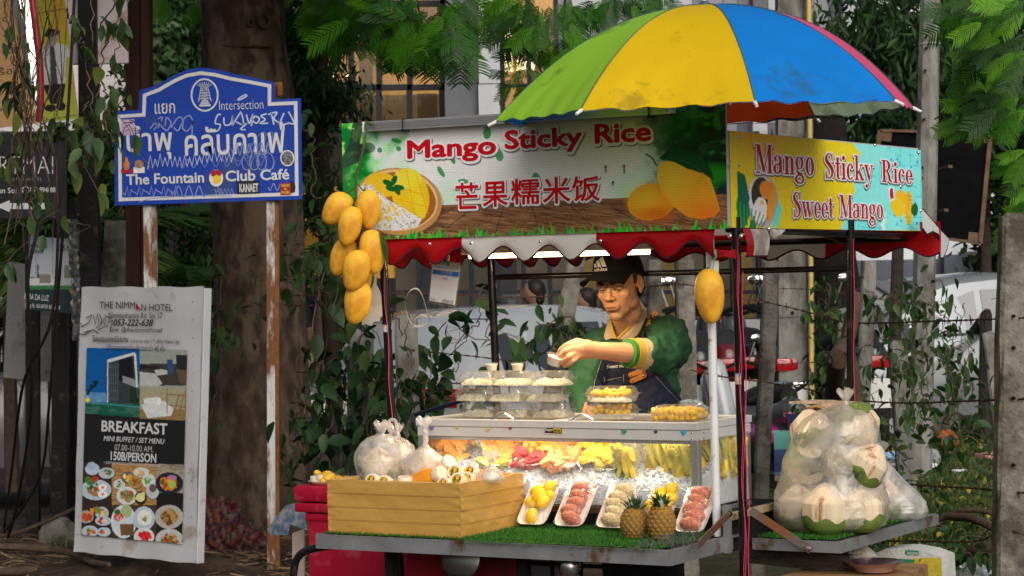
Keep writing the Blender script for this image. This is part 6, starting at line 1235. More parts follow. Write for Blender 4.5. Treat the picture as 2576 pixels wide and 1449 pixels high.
cv.put(cv.poly([(1660,398),(1680,378),(1710,374),(1745,384),(1775,404),(1794,432),(1798,455),(1770,436),(1730,424),(1700,408),(1668,402)]),lin(14,74,34));cv.put(cv.line([(1655,405),(1700,396),(1750,418),(1790,448)],1.4),lin(40,110,60));cv.put(cv.line([(1628,388),(1642,396),(1654,416)],4),lin(40,84,34));cv.put(cv.line([(1583,560),(1592,546)],5),lin(60,120,50))
rg=random.Random(12)
for _ in range(170):
 u=rg.uniform(960,1850);base_=606-(u-880)*.031;h_=rg.uniform(8,34)*(1 if rg.random()>.5 else .6)*(.45 if 1225<u<1260 else 1);ln=rg.uniform(-12,12);wv=rg.uniform(2.5,5);cv.put(cv.poly([(u-wv,base_),(u+wv,base_),(u+ln,base_-h_)]),lin(rg.randint(30,90),rg.randint(130,190),rg.randint(40,70)))
for u,v,a_ in((1000,354,.3),(1005,374,1.0),(958,378,1.2),(1258,390,1.3),(1352,450,1.3),(1168,456,.1),(1112,432,1),(1228,334,1.6),(1140,398,1.2)):cv.put(cv.ell(u,v,13 if u in(1000,1168)else 7 if u<1100 else 16,6 if u<1200 else 10,a_),lin(24,130,56),.9)
cv.put(cv.line([(1030,372),(1130,388),(1200,392)],.9),lin(90,60,60),.8);cv.put(cv.line([(880,424),(1010,430),(1180,436)],.7),lin(100,100,100),.5)
cv.c=(np.clip(cv.c*1.35,0,.82)**1.12)*(.95+.05*np.sin(cv.Z*2*math.pi/.0085))[...,None]
cv.build('print',mat('banner_print',(1,1,1),.35,var=.03,scale=30,cattr=True),B1.e,y=-.006)
b=MB();b.prism([(ct[3][0],0),ct[1],ct[2],(ct[3][0],ct[3][1]+.0)],-.004,.006);b.build('board',mat('board_white',(.45,.46,.48),.6),B1.e)
INK_RED=mat('red_lettering',(.52,.002,.008),.45,var=.03);INK_RED2=mat('dark_red_lettering',(.40,.005,.012),.45,var=.03);OUTW=mat('white_outline',(.80,.81,.84),.45,var=.02);SHD=mat('grey_drop_print',(.16,.16,.17),.5,var=.02)
def tilted(B,txt,u0,v0,u1,v1,fat,m,y,name='lettering',grow=0.0,dx=0,dy=0,shear=0.0):
 """letters in a box whose lower edge follows the board: (u0,v0) lower left ink corner, (u1,v1) upper right"""
 a0,c0=B.xz(u0+dx,v0+dy);a1,c1=B.xz(u1+dx,v1+dy);return B.text(txt,0,0,0,0,m,y=y,fat=fat,name=name,x0z0=(a0-grow,c0-grow,a1+grow,c1+grow),shear=shear)
for t,(u0,v0,u1,v1)in(('Mango',(1029,414,1252,341)),('Sticky',(1274,391,1468,317)),('Rice',(1500,363,1641,304))):
 k=.0086
 tilted(B1,t,u0,v0,u1,v1,.085,SHD,-.0075,'letter_drop',k,2.0,2.5);tilted(B1,t,u0,v0,u1,v1,.080,OUTW,-.0085,'letter_outline',k);tilted(B1,t,u0,v0,u1,v1,.032,INK_RED,-.0098)
for i,t in enumerate('芒果糯米饭'):
 u0=(1151,1218,1290,1370,1443)[i];u1=(1207,1281,1361,1438,1512)[i];v1=(458,455,447,443,441)[i];v0=(527,522,516,514,508)[i]
 tilted(B1,t,u0,v0,u1,v1,.05,SHD,-.0075,'letter_drop',.0055,2,2.5);tilted(B1,t,u0,v0,u1,v1,.05,OUTW,-.0085,'letter_outline',.0055);tilted(B1,t,u0,v0,u1,v1,.017,INK_RED,-.0098)
b=MB()
for u,v in((891,325),(900,550),(1002,598),(1200,593),(1365,584),(1510,582),(1625,580),(1705,576),(1835,572),(1837,416),(1840,262)):
 x,z=zq(u,v);b.lathe([(0,.004),(.003,.0035),(.0048,0)],10,O=(x,-.007,z),R=Matrix.Rotation(math.pi/2,3,'X'))
b.build('rivet',RIVET,B1.e,smooth=True)
b=MB()
for u,v,h_ in((1528,425,.022),(1574,425,.026),(1546,462,.012)):
 x,z=zq(u,v);b.box((x-.0013,-.0105,z-h_/2),(x+.0013,-.0095,z+h_/2));b.ball((x,-.010,z+h_*.3),(.0038,.001,.0045),8)
b.build('charm_sticker',mat('charm',(.12,.05,.02),.4,var=.8,scale=90),B1.e)
b=MB();x,z=zq(1500,286);
bt=thing('lamp_batten','unlit aluminium lamp batten strapped along the top of the front banner','lamp batten',B1.O,rot=B1.M)
p0=zq(936,320);p1=zq(1700,275);b=MB();b.bar((p0[0],-.030,p0[1]),(p1[0],-.030,p1[1]),.03,.026,up=(0,1,0))
b.build('channel',ALU,bt);b=MB()
for k in(-.008,-.003,.003,.008):b.bar((p0[0],-.0455,p0[1]+k),(p1[0],-.0455,p1[1]+k),.0012,.001,up=(0,1,0))
b.build('groove',GALV_D,bt);b=MB();b.box((p0[0]-.007,-.048,p0[1]-.018),(p0[0],-.012,p0[1]+.015),.002);b.build('end_cap',mat('white_plastic',(.7,.7,.68),.4),bt);b=MB();b.box((p1[0],-.048,p1[1]-.014),(p1[0]+.007,-.012,p1[1]+.014),.002);b.build('end_cap',mat('white_plastic',(.7,.7,.68),.4),bt)
for u in(1034,1650):
 x,z=zq(u,318-(u-936)*.059);z=p0[1]+(p1[1]-p0[1])*(x-p0[0])/(p1[0]-p0[0]);b=MB();b.tube([(x,-.049,z+.016),(x,-.049,z-.018),(x+.002,-.012,z-.02)],.0022,6);b.tube([(x,-.049,z+.016),(x,-.008,z+.017)],.0022,6);b.box((x-.004,-.052,z-.024),(x+.004,-.044,z-.017));b.build('cable_tie',MATS['tie_black'],bt)
B2=Board(CW(.064,.305,1.629),BX,Vector((0,0,1)),'side_banner','smaller yellow and turquoise mango sticky rice banner on the cart side','banner')
x1,z1=B2.xz(2319,577);c4=[(0,B2.xz(1853,573)[1]),(x1,z1),(B2.xz(2310,373)[0],B2.xz(2310,373)[1]),(0,B2.xz(1851,330)[1])]
b=MB();b.prism(c4,0,.006);b.build('board',MATS['board_white'],B2.e)
cv=Canvas(B2,0,min(c4[0][1],c4[1][1]),x1,c4[3][1],.0042,lin(214,178,34));U,Vv=cv.U,cv.V
cv.put((cv.n(3,3)>.6)*1.0,lin(196,160,30),.5);td=cv.poly([(2138,355),(2164,386),(2138,440),(2150,480),(2112,580),(2330,580),(2330,360)]);cv.put(td,lin(112,196,200));cv.put(td*(((U/26)%1<.06)|((Vv/26)%1<.06)),lin(84,172,184));cv.put(td*(cv.n(40,8)>.55),lin(132,208,208),.5)
for i in range(34):r_=random.Random(i);u=r_.uniform(2236,2305);v=r_.uniform(380,570);cv.put(cv.poly([(u,v),(u+5,v-3),(u+5,v+6)]),lin(28,120,180))
cv.put(cv.ell(1917,506,39,66,-.05),lin(150,146,156));cv.put(cv.ell(1915,500,34,58,-.05),lin(186,184,190));cv.put(cv.ell(1914,490,26,44,-.05),lin(50,54,44));cv.put(cv.ell(1928,478,19,24,-.3),lin(208,126,40));cv.put(cv.ell(1938,516,10,44,.14),lin(212,136,40));rc=cv.ell(1910,528,17,33,.1);cv.put(rc,lin(196,196,200));cv.put(rc*(cv.n(4,8)>.55),lin(230,230,234));cv.put(cv.ell(1915,510,5,6),lin(206,168,90))
for q in(((1853,430),(1872,440),(1884,500),(1870,560),(1853,575)),((1858,575),(1880,500),(1886,540),(1872,575)),((1880,575),(1896,540),(1900,575))):cv.put(cv.poly(q),lin(22,96,74))
for k in range(9):cv.put(cv.line([(1856+7*k,575),(1850+10*k,505+5*k)],3),lin(50,150-6*k,60));
cv.put(cv.poly([(1957,505),(1965,525),(1955,570),(1938,575)]),lin(90,190,190))
for a_,u,v,ru,rv,c in((0,2263,500,15,22,(222,158,30)),(-.3,2256,521,17,26,(228,168,36)),(0,2284,524,10,44,(222,160,26))):cv.put(cv.ell(u,v,ru,rv,a_),lin(*c))
for k in range(7):cv.put(cv.line([(2275,492+9*k),(2293,494+9*k)],1.2),lin(180,116,16))
cv.put(cv.line([(2283,484),(2284,566)],1.2),lin(180,116,16));cv.put(cv.ell(2299,528,9,16),lin(24,90,50));cv.put(cv.poly([(2233,473),(2246,468),(2250,502),(2236,508)]),lin(214,206,214));cv.put(cv.poly([(2236,476),(2244,473),(2247,498),(2238,502)]),lin(158,14,60))
for k in range(5):cv.put(cv.ell(2222-4*(k%2),540+9*k,4,7,.4*(-1)**k),lin(200,216,224))
for k in range(6):cv.put(cv.line([(2128+5*k,440-0),(2120+5*k,470)],1.4),lin(214,196,60))
cv.c=np.clip(cv.c*1.6,0,.85)**1.15;cv.build('print',MATS['banner_print'],B2.e,y=-.0025)
def SER(x,y,w=.34,t=.07):return('b',x-w/2,y,x+w/2,y+t)
def arcp(cx,cy,rx,ry,a0,a1,w0,w1,n=10):
 out=[]
 for i in range(n+1):
  t=i/n;a=math.radians(a0+(a1-a0)*t);ww=w0+(w1-w0)*abs(math.cos(a))**1.4;out.append((cx+rx*math.cos(a),cy+ry*math.sin(a),ww))
 return('s',out)
TH,TN=.17,.05
GL={'M':(1.12,[('b',.13,0,.18,1.5),('s',[(.20,1.47,.2),(.56,.06,.14)]),('s',[(.54,.06,.05),(.90,1.47,.05)]),('b',.84,0,1.02,1.5),SER(.155,0,.28),SER(.93,0,.34),SER(.13,1.43,.28),SER(.95,1.43,.30)]),'a':(.66,[arcp(.28,.72,.19,.24,165,0,TN,TH,8),('b',.39,.12,.55,.78),arcp(.26,.27,.19,.24,60,330,TN,TH*.95,12),('s',[(.30,.52,.05),(.42,.56,.06)]),('s',[(.50,.14,.10),(.60,.03,.05),(.66,.08,.03)]),('b',.08,.66,.20,.80)]),'n':(.72,[('b',.10,0,.26,.95),arcp(.38,.66,.17,.28,150,0,TN,TH,8),('b',.47,0,.63,.68),SER(.18,0,.32),SER(.55,0,.30),('b',.0,.90,.2,.97)]),'g':(.66,[arcp(.28,.64,.20,.31,0,360,TN,TH*.9,20),arcp(.28,-.22,.25,.22,0,360,TN*1.3,TH*.8,20),('s',[(.14,.38,.05),(.08,.24,.10),(.20,.10,.14),(.46,.04,.10)]),('s',[(.42,.86,.04),(.58,.97,.10)])]),'o':(.62,[arcp(.29,.49,.21,.47,0,360,TN,TH,24)]),'S':(.74,[('s',[(.58,1.14,.04),(.54,1.36,.05),(.40,1.47,.07),(.24,1.42,.10),(.14,1.24,.16),(.17,1.04,.20),(.34,.86,.22),(.52,.66,.22),(.60,.44,.19),(.54,.18,.12),(.38,.04,.08),(.22,.07,.06),(.13,.28,.05),(.11,.42,.04)]),('b',.55,1.06,.60,1.5),('b',.09,0,.14,.46)]),'t':(.42,[('b',.12,.12,.28,1.28),('b',.02,.90,.40,.97),('s',[(.20,.16,.16),(.27,.03,.09),(.40,.10,.04)])]),'i':(.36,[('b',.10,0,.27,.95),SER(.18,0,.34),('b',.0,.90,.2,.97),('d',.18,1.28,.115)]),'c':(.56,[arcp(.29,.49,.20,.47,45,315,TN,TH,20),('d',.43,.76,.085)]),'k':(.74,[('b',.10,0,.26,1.5),('s',[(.26,.42,.06),(.56,.93,.05)]),('s',[(.34,.58,.14),(.62,.04,.17)]),SER(.18,0,.32),SER(.60,0,.28),SER(.56,.90,.28),('b',.0,1.44,.2,1.5)]),'y':(.70,[('s',[(.12,.93,.17),(.38,.06,.14)]),('s',[(.60,.93,.05),(.36,-.06,.06),(.26,-.36,.07),(.16,-.42,.07)]),SER(.14,.90,.30),SER(.60,.90,.26),('d',.14,-.34,.09)]),'R':(.92,[('b',.14,0,.32,1.5),arcp(.36,1.13,.28,.34,90,-90,TN,TH*1.1,12),('b',.3,1.43,.40,1.5),('b',.3,.76,.40,.82),('s',[(.46,.78,.12),(.60,.50,.16),(.66,.20,.17),(.78,.04,.09),(.88,.12,.04)]),SER(.23,0,.36),('b',.04,1.43,.3,1.5)]),'e':(.58,[arcp(.29,.49,.20,.47,0,320,TN,TH,22),('b',.12,.49,.49,.55)]),'w':(1.0,[('s',[(.12,.93,.16),(.32,.05,.14)]),('s',[(.30,.05,.05),(.50,.90,.05)]),('s',[(.46,.93,.16),(.66,.05,.14)]),('s',[(.64,.05,.05),(.88,.93,.05)]),SER(.12,.90,.28),SER(.47,.90,.26),SER(.88,.90,.24)]),}
def serif(txt,grow=0.0):
 """returns polygons (lists of (x,z)) for the text at cap height 1.5"""
 P_=[];x=0
 for ch in txt:
  if ch==' ':x+=.46;continue
  w,parts=GL[ch]
  for p in parts:
   if p[0]=='b':P_.append([(x+p[1]-grow,p[2]-grow),(x+p[3]+grow,p[2]-grow),(x+p[3]+grow,p[4]+grow),(x+p[1]-grow,p[4]+grow)])
   elif p[0]=='d':P_.append([(x+p[1]+(p[3]+grow)*math.cos(k*.5236),p[2]+(p[3]*1.15+grow)*math.sin(k*.5236))for k in range(12)])
   else:
    pts=[Vector((q[0],q[1]))for q in p[1]];ws=[q[2]for q in p[1]];n=len(pts);L=[]
    for i in range(n):
     d=(pts[min(i+1,n-1)]-pts[max(i-1,0)]).normalized();nn=Vector((-d.y,d.x))*(ws[i]/2+grow);e=d*grow*(1 if i==n-1 else-1 if i==0 else 0);L.append((pts[i]+nn+e,pts[i]-nn+e))
    for i in range(n-1):P_.append([(x+L[i][0].x,L[i][0].y),(x+L[i][1].x,L[i][1].y),(x+L[i+1][1].x,L[i+1][1].y),(x+L[i+1][0].x,L[i+1][0].y)])
  x+=w+.05
 return P_,x
def serif_word(B,txt,ul,vl,ur,vr,caph,m_red,y0):
 """baseline from (ul,vl) to (ur,vr) picture points, cap height in metres left and right"""
 a0,c0=B.xz(ul,vl);a1,c1=B.xz(ur,vr)
 for nm,m,g,y,dx,dz in(('letter_drop',SHD,.085,y0,.006,-.004),('letter_outline',OUTW,.085,y0-.0010,0,0),('lettering',m_red,.0,y0-.0022,0,0)):
  polys,w=serif(txt,g);b=MB();eps=0
  for pl in polys:
   vs=[]
   for x,z in pl:
    t=x/w;ch=caph[0]+(caph[1]-caph[0])*t;vs.append((a0+(a1-a0)*t+dx,y-eps,c0+(c1-c0)*t+z/1.5*ch+dz))
   eps+=.0000045;b.add(vs,[tuple(range(len(vs)))])
  b.build(nm,m,B.e,recalc=False)
kh=lambda u,v0,v1:abs(B2.xz(u,v0)[1]-B2.xz(u,v1)[1])
serif_word(B2,'Mango',1896,435,2046,442,(kh(1896,433,361),kh(2046,441,371)),INK_RED2,-.0045)
serif_word(B2,'Sticky',2070,449,2194,455,(kh(2070,449,384),kh(2190,452,392)),INK_RED2,-.0045)
serif_word(B2,'Rice',2213,457,2293,464,(kh(2213,457,402),kh(2293,463,408)),INK_RED2,-.0045)
serif_word(B2,'Sweet',1990,547,2093,549,(kh(1990,547,482),kh(2093,549,492)),INK_RED2,-.0045)
serif_word(B2,'Mango',2108,548,2219,551,(kh(2108,548,490),kh(2219,551,496)),INK_RED2,-.0045)
b=MB()
for u,v in((1858,345),(2002,470),(2091,453),(2263,469),(2198,365),(2308,384),(2313,530),(1856,415),(1858,560)):
 x,z=B2.xz(u,v);b.lathe([(0,.004),(.004,.0035),(.0058,0)],10,O=(x,-.004,z),R=Matrix.Rotation(math.pi/2,3,'X'))
b.build('rivet',RIVET,B2.e,smooth=True)
um=cthing('umbrella','large multicoloured vending umbrella on a white pole above the cart','umbrella',-.030,.37,0)
UR,UZ,UH=.628,0,0
cen=P(1778,287,6.84);UZ=cen.z;UH=(P(1775,14,6.84).z-UZ)
base=um.location.copy();Mi=chain(um).inverted();cl_=Mi@cen;ucx,ucy=cl_.x,cl_.y
def udir(deg):
 w=Vector((math.cos(math.radians(deg)),math.sin(math.radians(deg)),0));return(Mi.to_3x3()@w)
cols_u={-83:mat('cloth_blue',(.004,.23,.78),.6,var=.06,scale=5,trans=.35,dirt=(.02,.17,.46),dirt_amt=.22,dirt_scale=6,bump=.15,bscale=10),-128:mat('cloth_yellow',(.84,.56,.006),.6,var=.05,scale=5,trans=.35,dirt=(.55,.36,.02),dirt_amt=.15,dirt_scale=6,bump=.15,bscale=10),-173:mat('cloth_lime',(.36,.72,.05),.6,var=.05,scale=5,trans=.35,dirt=(.22,.42,.06),dirt_amt=.15,dirt_scale=6,bump=.15,bscale=10),-38:mat('cloth_pink',(.85,.10,.26),.6,var=.05,scale=5,trans=.35,bump=.15,bscale=10),7:mat('cloth_pale_green',(.50,.66,.42),.6,var=.1,scale=5,trans=.55,dirt=(.2,.26,.16),dirt_amt=.3,dirt_scale=5),52:mat('cloth_orange_red',(.80,.085,.012),.6,var=.08,scale=5,trans=.6),97:MATS['cloth_yellow'],142:MATS['cloth_blue']}
UTR=mat('patterned_hem',(.03,.16,.36),.6,var=.9,scale=60,dirt=(.45,.10,.08),dirt_amt=.35,dirt_scale=60)
def upt(d0,d1,s,r):
 A,Bv=udir(d0),udir(d1);d=A.lerp(Bv,s);sag=math.sin(math.pi*s);rr=r;x=d*rr*UR
 bow=1-.010*sag*r;h=UH*(1-r**(2.12+.40*max(0,math.cos(math.radians(d0+(d1-d0)*s-22)))**3));ang_=math.radians(d0+(d1-d0)*s+130);z=UZ+h-.004*sag*r**6-.014*r*math.cos(ang_)+.010*sag*r*(1-r)*0
 z+=.0022*math.sin(s*40+d0+9*r)*max(0,r-.35)*(1-sag*.5)
 if r>.80:z+=.0040*math.sin(s*26+d0)*(r-.80)/.20*(1 if s<.5 else .7)
 return Vector((ucx+x.x*bow,ucy+x.y*bow,z))
for d0,m in cols_u.items():
 b=MB();d1=d0-45 if False else d0+45
 dd={-83:(-83,-38),-128:(-128,-83),-173:(-173,-128),-38:(-38,7),7:(7,52),52:(52,97),97:(97,142),142:(142,187)}[d0]
 b.grid(lambda s,t:upt(dd[0],dd[1],s,max(.004,t)),25,30);o=b.build('cloth_panel',m,um,smooth=True,recalc=False)
 b=MB();b.grid(lambda s,t:upt(dd[0],dd[1],s,1.0-.012*t*(1+.5*math.sin(9*s)))+Vector((0,0,-.0025-.007*t*math.sin(math.pi*s)**.5)),25,3);b.build('hem',UTR,o,recalc=False)
for k in range(8):
 d0=-83+45*k;b=MB();b.tube([upt(d0,d0,0,t/12)+Vector((0,0,-.006))for t in range(0,13)],.0028,6);b.build('rib',mat('rib_metal',(.4,.4,.42),.4,.7),um,smooth=True)
 b=MB();b.tube([upt(d0,d0,0,t/24)+Vector((0,0,.0012))for t in range(1,25)],.0016,5);b.build('seam',mat('seam_thread',(.05,.09,.10),.8),um,smooth=True)
 tip=upt(d0,d0,0,1.0);q=udir(d0);b=MB();b.tube([tip+q*-.004+Vector((0,0,-.001)),tip+q*.022+Vector((0,0,-.013))],[.0058,.0042],8);b.build('rib_tip',MATS['white_plastic'],um,smooth=True)
 b=MB();b.tube([upt(d0,d0,0,.5)+Vector((0,0,-.008)),Vector((ucx,ucy,UZ+.02))],.0022,5);b.build('stretcher',MATS['rib_metal'],um)
pl_=Mi@P(1803,1310,6.84);b=MB();b.tube([(ucx,ucy,UZ+UH+.035),(ucx,ucy,UZ+UH-.01),(pl_.x,pl_.y,ZT+.004)],[.004,.0125,.0125],14);b.build('pole',mat('white_pole',(.66,.67,.70),.35,var=.05,dirt=(.25,.14,.08),dirt_amt=.1,dirt_scale=14),um,smooth=True)
b=MB();b.lathe([(.02,0),(.016,.012),(.006,.02),(.005,.04),(0,.042)],14,O=(ucx,ucy,UZ+UH-.004));b.build('finial',mat('finial_blue',(.05,.10,.12),.5,var=.5,scale=80),um,smooth=True)
rt_=cthing('cloth_tie','twisted red cloth tying the umbrella pole to the awning corner','cloth tie');b=MB()
for k in range(5):
 p=CW(*pt(1793,628+5*k,.345));q=CW(*pt(1852,632+4*k,.335));m_=p.lerp(q,.5)+Vector((0,-.012,-.006+.003*k));b.tube(cat([p,m_,q],4),.0055,6)
b.build('strands',mat('cloth_red',(.38,.008,.02),.8,var=.3,scale=90,bump=.5,bscale=200),rt_,smooth=True,world=True);b=MB();p=CW(*pt(1797,640,.32));b.ball(p,(.008,.01,.016),10,jit=.2);b.build('knot',mat('green_string',(.12,.28,.16),.7),rt_,world=True)
wt=cthing('tag','small white plastic tag taped to the umbrella pole','tag');b=MB();q=[pt(u,v,.345)for u,v in((1789,655),(1808,656),(1808,698),(1788,696))];b.add(q,[(0,1,2,3)]);b.build('card',MATS['white_plastic'],wt)
# display case
dc=cthing('display_case','aluminium framed glass display case full of crushed ice on the cart','display case')
CA0,CA1,CB0,CB1,CZ0,CZ1=-1.134,-.135,.47,.851,.785,1.049
w=.024
def cbx(nm,lo,hi,m=ALU,par=dc,bev=.0015):b=MB();b.box(lo,hi,bev);return b.build(nm,m,par)
for a in(CA0,CA1-w):
 for bb_ in(CB0,CB1-w):cbx('corner_post',(a,bb_,CZ0),(a+w,bb_+w,CZ1-.055))
cbx('top_rail',(CA0,CB0-.002,CZ1-.055),(CA1,CB0+w,CZ1-.024),ALU_P);cbx('top_rail',(CA0,CB1-w,CZ1-.055),(CA1,CB1+.002,CZ1-.024),ALU_P)
cbx('top_rail',(CA0-.002,CB0+w,CZ1-.055),(CA0+w,CB1-w,CZ1-.024),ALU_P);cbx('top_rail',(CA1-w,CB0+w,CZ1-.055),(CA1+.002,CB1-w,CZ1-.024),ALU_P)
cbx('under_rail',(CA0+w,CB0+.004,CZ1-.066),(CA1-w,CB0+.016,CZ1-.055),ALU)
cbx('bottom_rail',(CA0,CB0-.002,CZ0-.02),(CA1,CB1,CZ0-.004),GALV_D)
GL_=film('case_glass',haze=.035,hazecol=(.8,.8,.8),gloss=.45,rough=.04)
for lo,hi in(((CA0+w,CB0+.006,CZ0),(CA1-w,CB0+.009,CZ1-.055)),((CA0+w,CB1-.009,CZ0),(CA1-w,CB1-.006,CZ1-.055))):
 b=MB();b.add([(lo[0],lo[1],lo[2]),(hi[0],lo[1],lo[2]),(hi[0],lo[1],hi[2]),(lo[0],lo[1],hi[2])],[(0,1,2,3)]);b.build('glass_pane',GL_,dc)
for a in(CA0+.008,CA1-.008):
 b=MB();b.add([(a,CB0+w,CZ0),(a,CB1-w,CZ0),(a,CB1-w,CZ1-.055),(a,CB0+w,CZ1-.055)],[(0,1,2,3)]);b.build('glass_pane',GL_,dc)
cbx('base_pan',(CA0+.005,CB0+.02,CZ0-.004),(CA1-.005,CB1-.01,CZ0+.004),STEEL)
asp=onb(1393,1058,CB0)[0]
for k,(a0,a1)in enumerate(((CA0-.004,asp-.001),(asp+.001,CA1+.004))):
 t=.018;b=MB()
 b.box((a0,CB0-.006,CZ1-.0225),(a1,CB0+t,CZ1),.0015);b.box((a0,CB1-t,CZ1-.0225),(a1,CB1+.004,CZ1),.0015);b.box((a0,CB0+t,CZ1-.0225),(a0+t,CB1-t,CZ1),.001);b.box((a1-t,CB0+t,CZ1-.0225),(a1,CB1-t,CZ1),.001);o=b.build('lid_frame',ALU_P,dc)
 b=MB();b.add([(a0+t,CB0+t,CZ1-.004),(a1-t,CB0+t,CZ1-.004),(a1-t,CB1-t,CZ1-.004),(a0+t,CB1-t,CZ1-.004)],[(0,1,2,3)]);b.build('lid_glass',film('lid_glass',haze=.25,hazecol=(.35,.34,.28),gloss=.6,rough=.05),dc)
 um_,ww_=((1266,34),(1464,36))[k];ac=onb(um_,1050,CB0+.01)[0];hwid=ww_*7/FU/.863
 b=MB();pts=[(ac-hwid,CB0+.012,CZ1+.001),(ac-hwid*.78,CB0+.012,CZ1+.002),(ac-hwid*.62,CB0+.012,CZ1+.006),(ac-hwid*.2,CB0+.011,CZ1+.018),(ac+hwid*.2,CB0+.011,CZ1+.018),(ac+hwid*.62,CB0+.012,CZ1+.006),(ac+hwid*.78,CB0+.012,CZ1+.002),(ac+hwid,CB0+.012,CZ1+.001)]
 b.tube(cat(pts,4),.0022,7);b.tube([(ac-hwid*.62,CB0+.012,CZ1-.002),(ac-hwid*.62,CB0+.012,CZ1+.006)],.0015,6);b.tube([(ac+hwid*.62,CB0+.012,CZ1-.002),(ac+hwid*.62,CB0+.012,CZ1+.006)],.0015,6);b.build('handle',STEEL,o,smooth=True)
b=MB()
for a in(CA1-.006,CA1-.006):
 for z in(CZ1-.030,CZ1-.048):b.ball((a-.012,CB0-.003,z),(.0035,.002,.0035),8)
for bb_ in(CB0+.035,CB1-.03):
 for z in(CZ1-.030,CZ1-.048):b.ball((CA1+.003,bb_,z),(.002,.0035,.0035),8)
b.build('rivet',RIVET,dc,smooth=True)
FB=Board(CW(CA0,CB0-.004,CZ0),AX,Vector((0,0,1)))
def onrail(nm,pts,m,y=-.0012):
 b=MB();b.v=[tuple(FB.w(*FB.xz(u,v),y))for u,v in pts];b.f=[tuple(range(len(pts)))];b.mi=[0];return b.build(nm,m,dc,world=True)
onrail('sticker',[(1369,1073),(1415,1074),(1416,1093),(1369,1091)],mat('sticker_rim',(.6,.55,.4),.4));onrail('sticker',[(1371,1075),(1414,1076),(1414,1091),(1371,1089)],S_K,-.0018);onrail('sticker',[(1393,1077),(1412,1078),(1412,1089),(1393,1088)],S_Y,-.0024)
def railtext(t,u0,v0,u1,v1,m):
 o=FB.text(t,u0,v0,u1,v1,m,y=-.0031,fat=.02,parent=None,shear=.2)
 M=Matrix.Translation(FB.O)@FB.M.to_matrix().to_4x4();o.data.transform(chain(dc).inverted()@M);o.parent=dc
railtext('Supr',1372,1086,1393,1077,INK_W);railtext('eme',1394,1088,1411,1080,S_K)
for k,(u,v,c)in enumerate(((1085,1074,(.15,.13,.25)),(1151,1076,(.6,.45,.05)),(1226,1078,(.5,.42,.2)),(1284,1077,(.25,.04,.03)),(1570,1084,(.08,.25,.18)),(1650,1086,(.04,.05,.12)),(1720,1086,(.05,.3,.55)))):
 onrail('sticker',[(u+7*math.cos(t*.785)*(.7 if k in(1,3,5)else 1),v+8*math.sin(t*.785)*(.5 if k in(1,3,5)else 1.1))for t in range(8)],mat('sticker_%s'%'abcdefg'[k],c,.4,var=.7,scale=220))
ICE=mat('ice_bed',(.80,.82,.85),.4,var=.12,scale=70,bump=.35,bscale=160,spec=.6,sub=.3)
ic=cthing('ice','bed of crushed ice filling the display case','ice');setp(ic)
def icez(a,bb_):t=(bb_-CB0)/(CB1-CB0);base=.845+.145*min(1,t*1.3)-.03*max(0,(a+.45));return base+(float(vn(a*16,bb_*16,3))-.5)*.03+(float(vn(a*60,bb_*60,4))-.5)*.012
b=MB();nu,nv=170,60;A0,A1,B0_,B1_=CA0+.026,CA1-.026,CB0+.012,CB1-.012
b.grid(lambda s,t:(A0+(A1-A0)*s,B0_+(B1_-B0_)*t,icez(A0+(A1-A0)*s,B0_+(B1_-B0_)*t)),nu,nv)
b.grid(lambda s,t:(A0+(A1-A0)*s,B0_+.004*(float(vn(s*90,t*26,7))-.5),(CZ0+.004)+(icez(A0+(A1-A0)*s,B0_)-CZ0-.004)*t),nu,26)
b.grid(lambda s,t:(A1,B0_+(B1_-B0_)*s,(CZ0+.004)+(icez(A1,B0_+(B1_-B0_)*s)-CZ0-.004)*t),nv,26)
b.build('ice_bed',ICE,ic,smooth=True)
ICE_C=mat('ice_chip',(.80,.83,.86),.35,var=.1,trans=.45,spec=.7)
def chips(n,fn,s0,s1,seed,parent,name='ice_chips'):
 r=np.random.default_rng(seed);V=[];F=[]
 cube=np.array([(x,y,z)for x in(-1,1)for y in(-1,1)for z in(-1,1)],dtype=float);fc=np.array([(0,1,3,2),(4,6,7,5),(0,4,5,1),(2,3,7,6),(0,2,6,4),(1,5,7,3)])
 for i in range(n):
  q=r.normal(size=4);q/=np.linalg.norm(q);w_,x,y,z=q;R_=np.array([[1-2*(y*y+z*z),2*(x*y-z*w_),2*(x*z+y*w_)],[2*(x*y+z*w_),1-2*(x*x+z*z),2*(y*z-x*w_)],[2*(x*z-y*w_),2*(y*z+x*w_),1-2*(x*x+y*y)]])
  s=r.uniform(s0,s1)*r.uniform(.5,1.2,3);v=(cube*(1+r.uniform(-.3,.3,(8,3))))*s;V.append(v@R_.T+np.array(fn(r)));F.append(fc+8*i)
 o=link(name,mesh_np(name,np.concatenate(V),np.concatenate(F),ICE_C),parent);o['kind']='stuff';return o
def icp(r):a=r.uniform(A0,A1);bb_=r.uniform(B0_,B1_);return(a,bb_,icez(a,bb_)+r.uniform(-.002,.008))
def icp2(r):a=r.uniform(A0,A1);t=r.random();return(a,B0_-.001+r.uniform(-.001,.003),CZ0+(icez(a,B0_)-CZ0)*t)
chips(4200,icp,.0015,.0045,3,ic);chips(1200,icp2,.0008,.0018,4,ic)
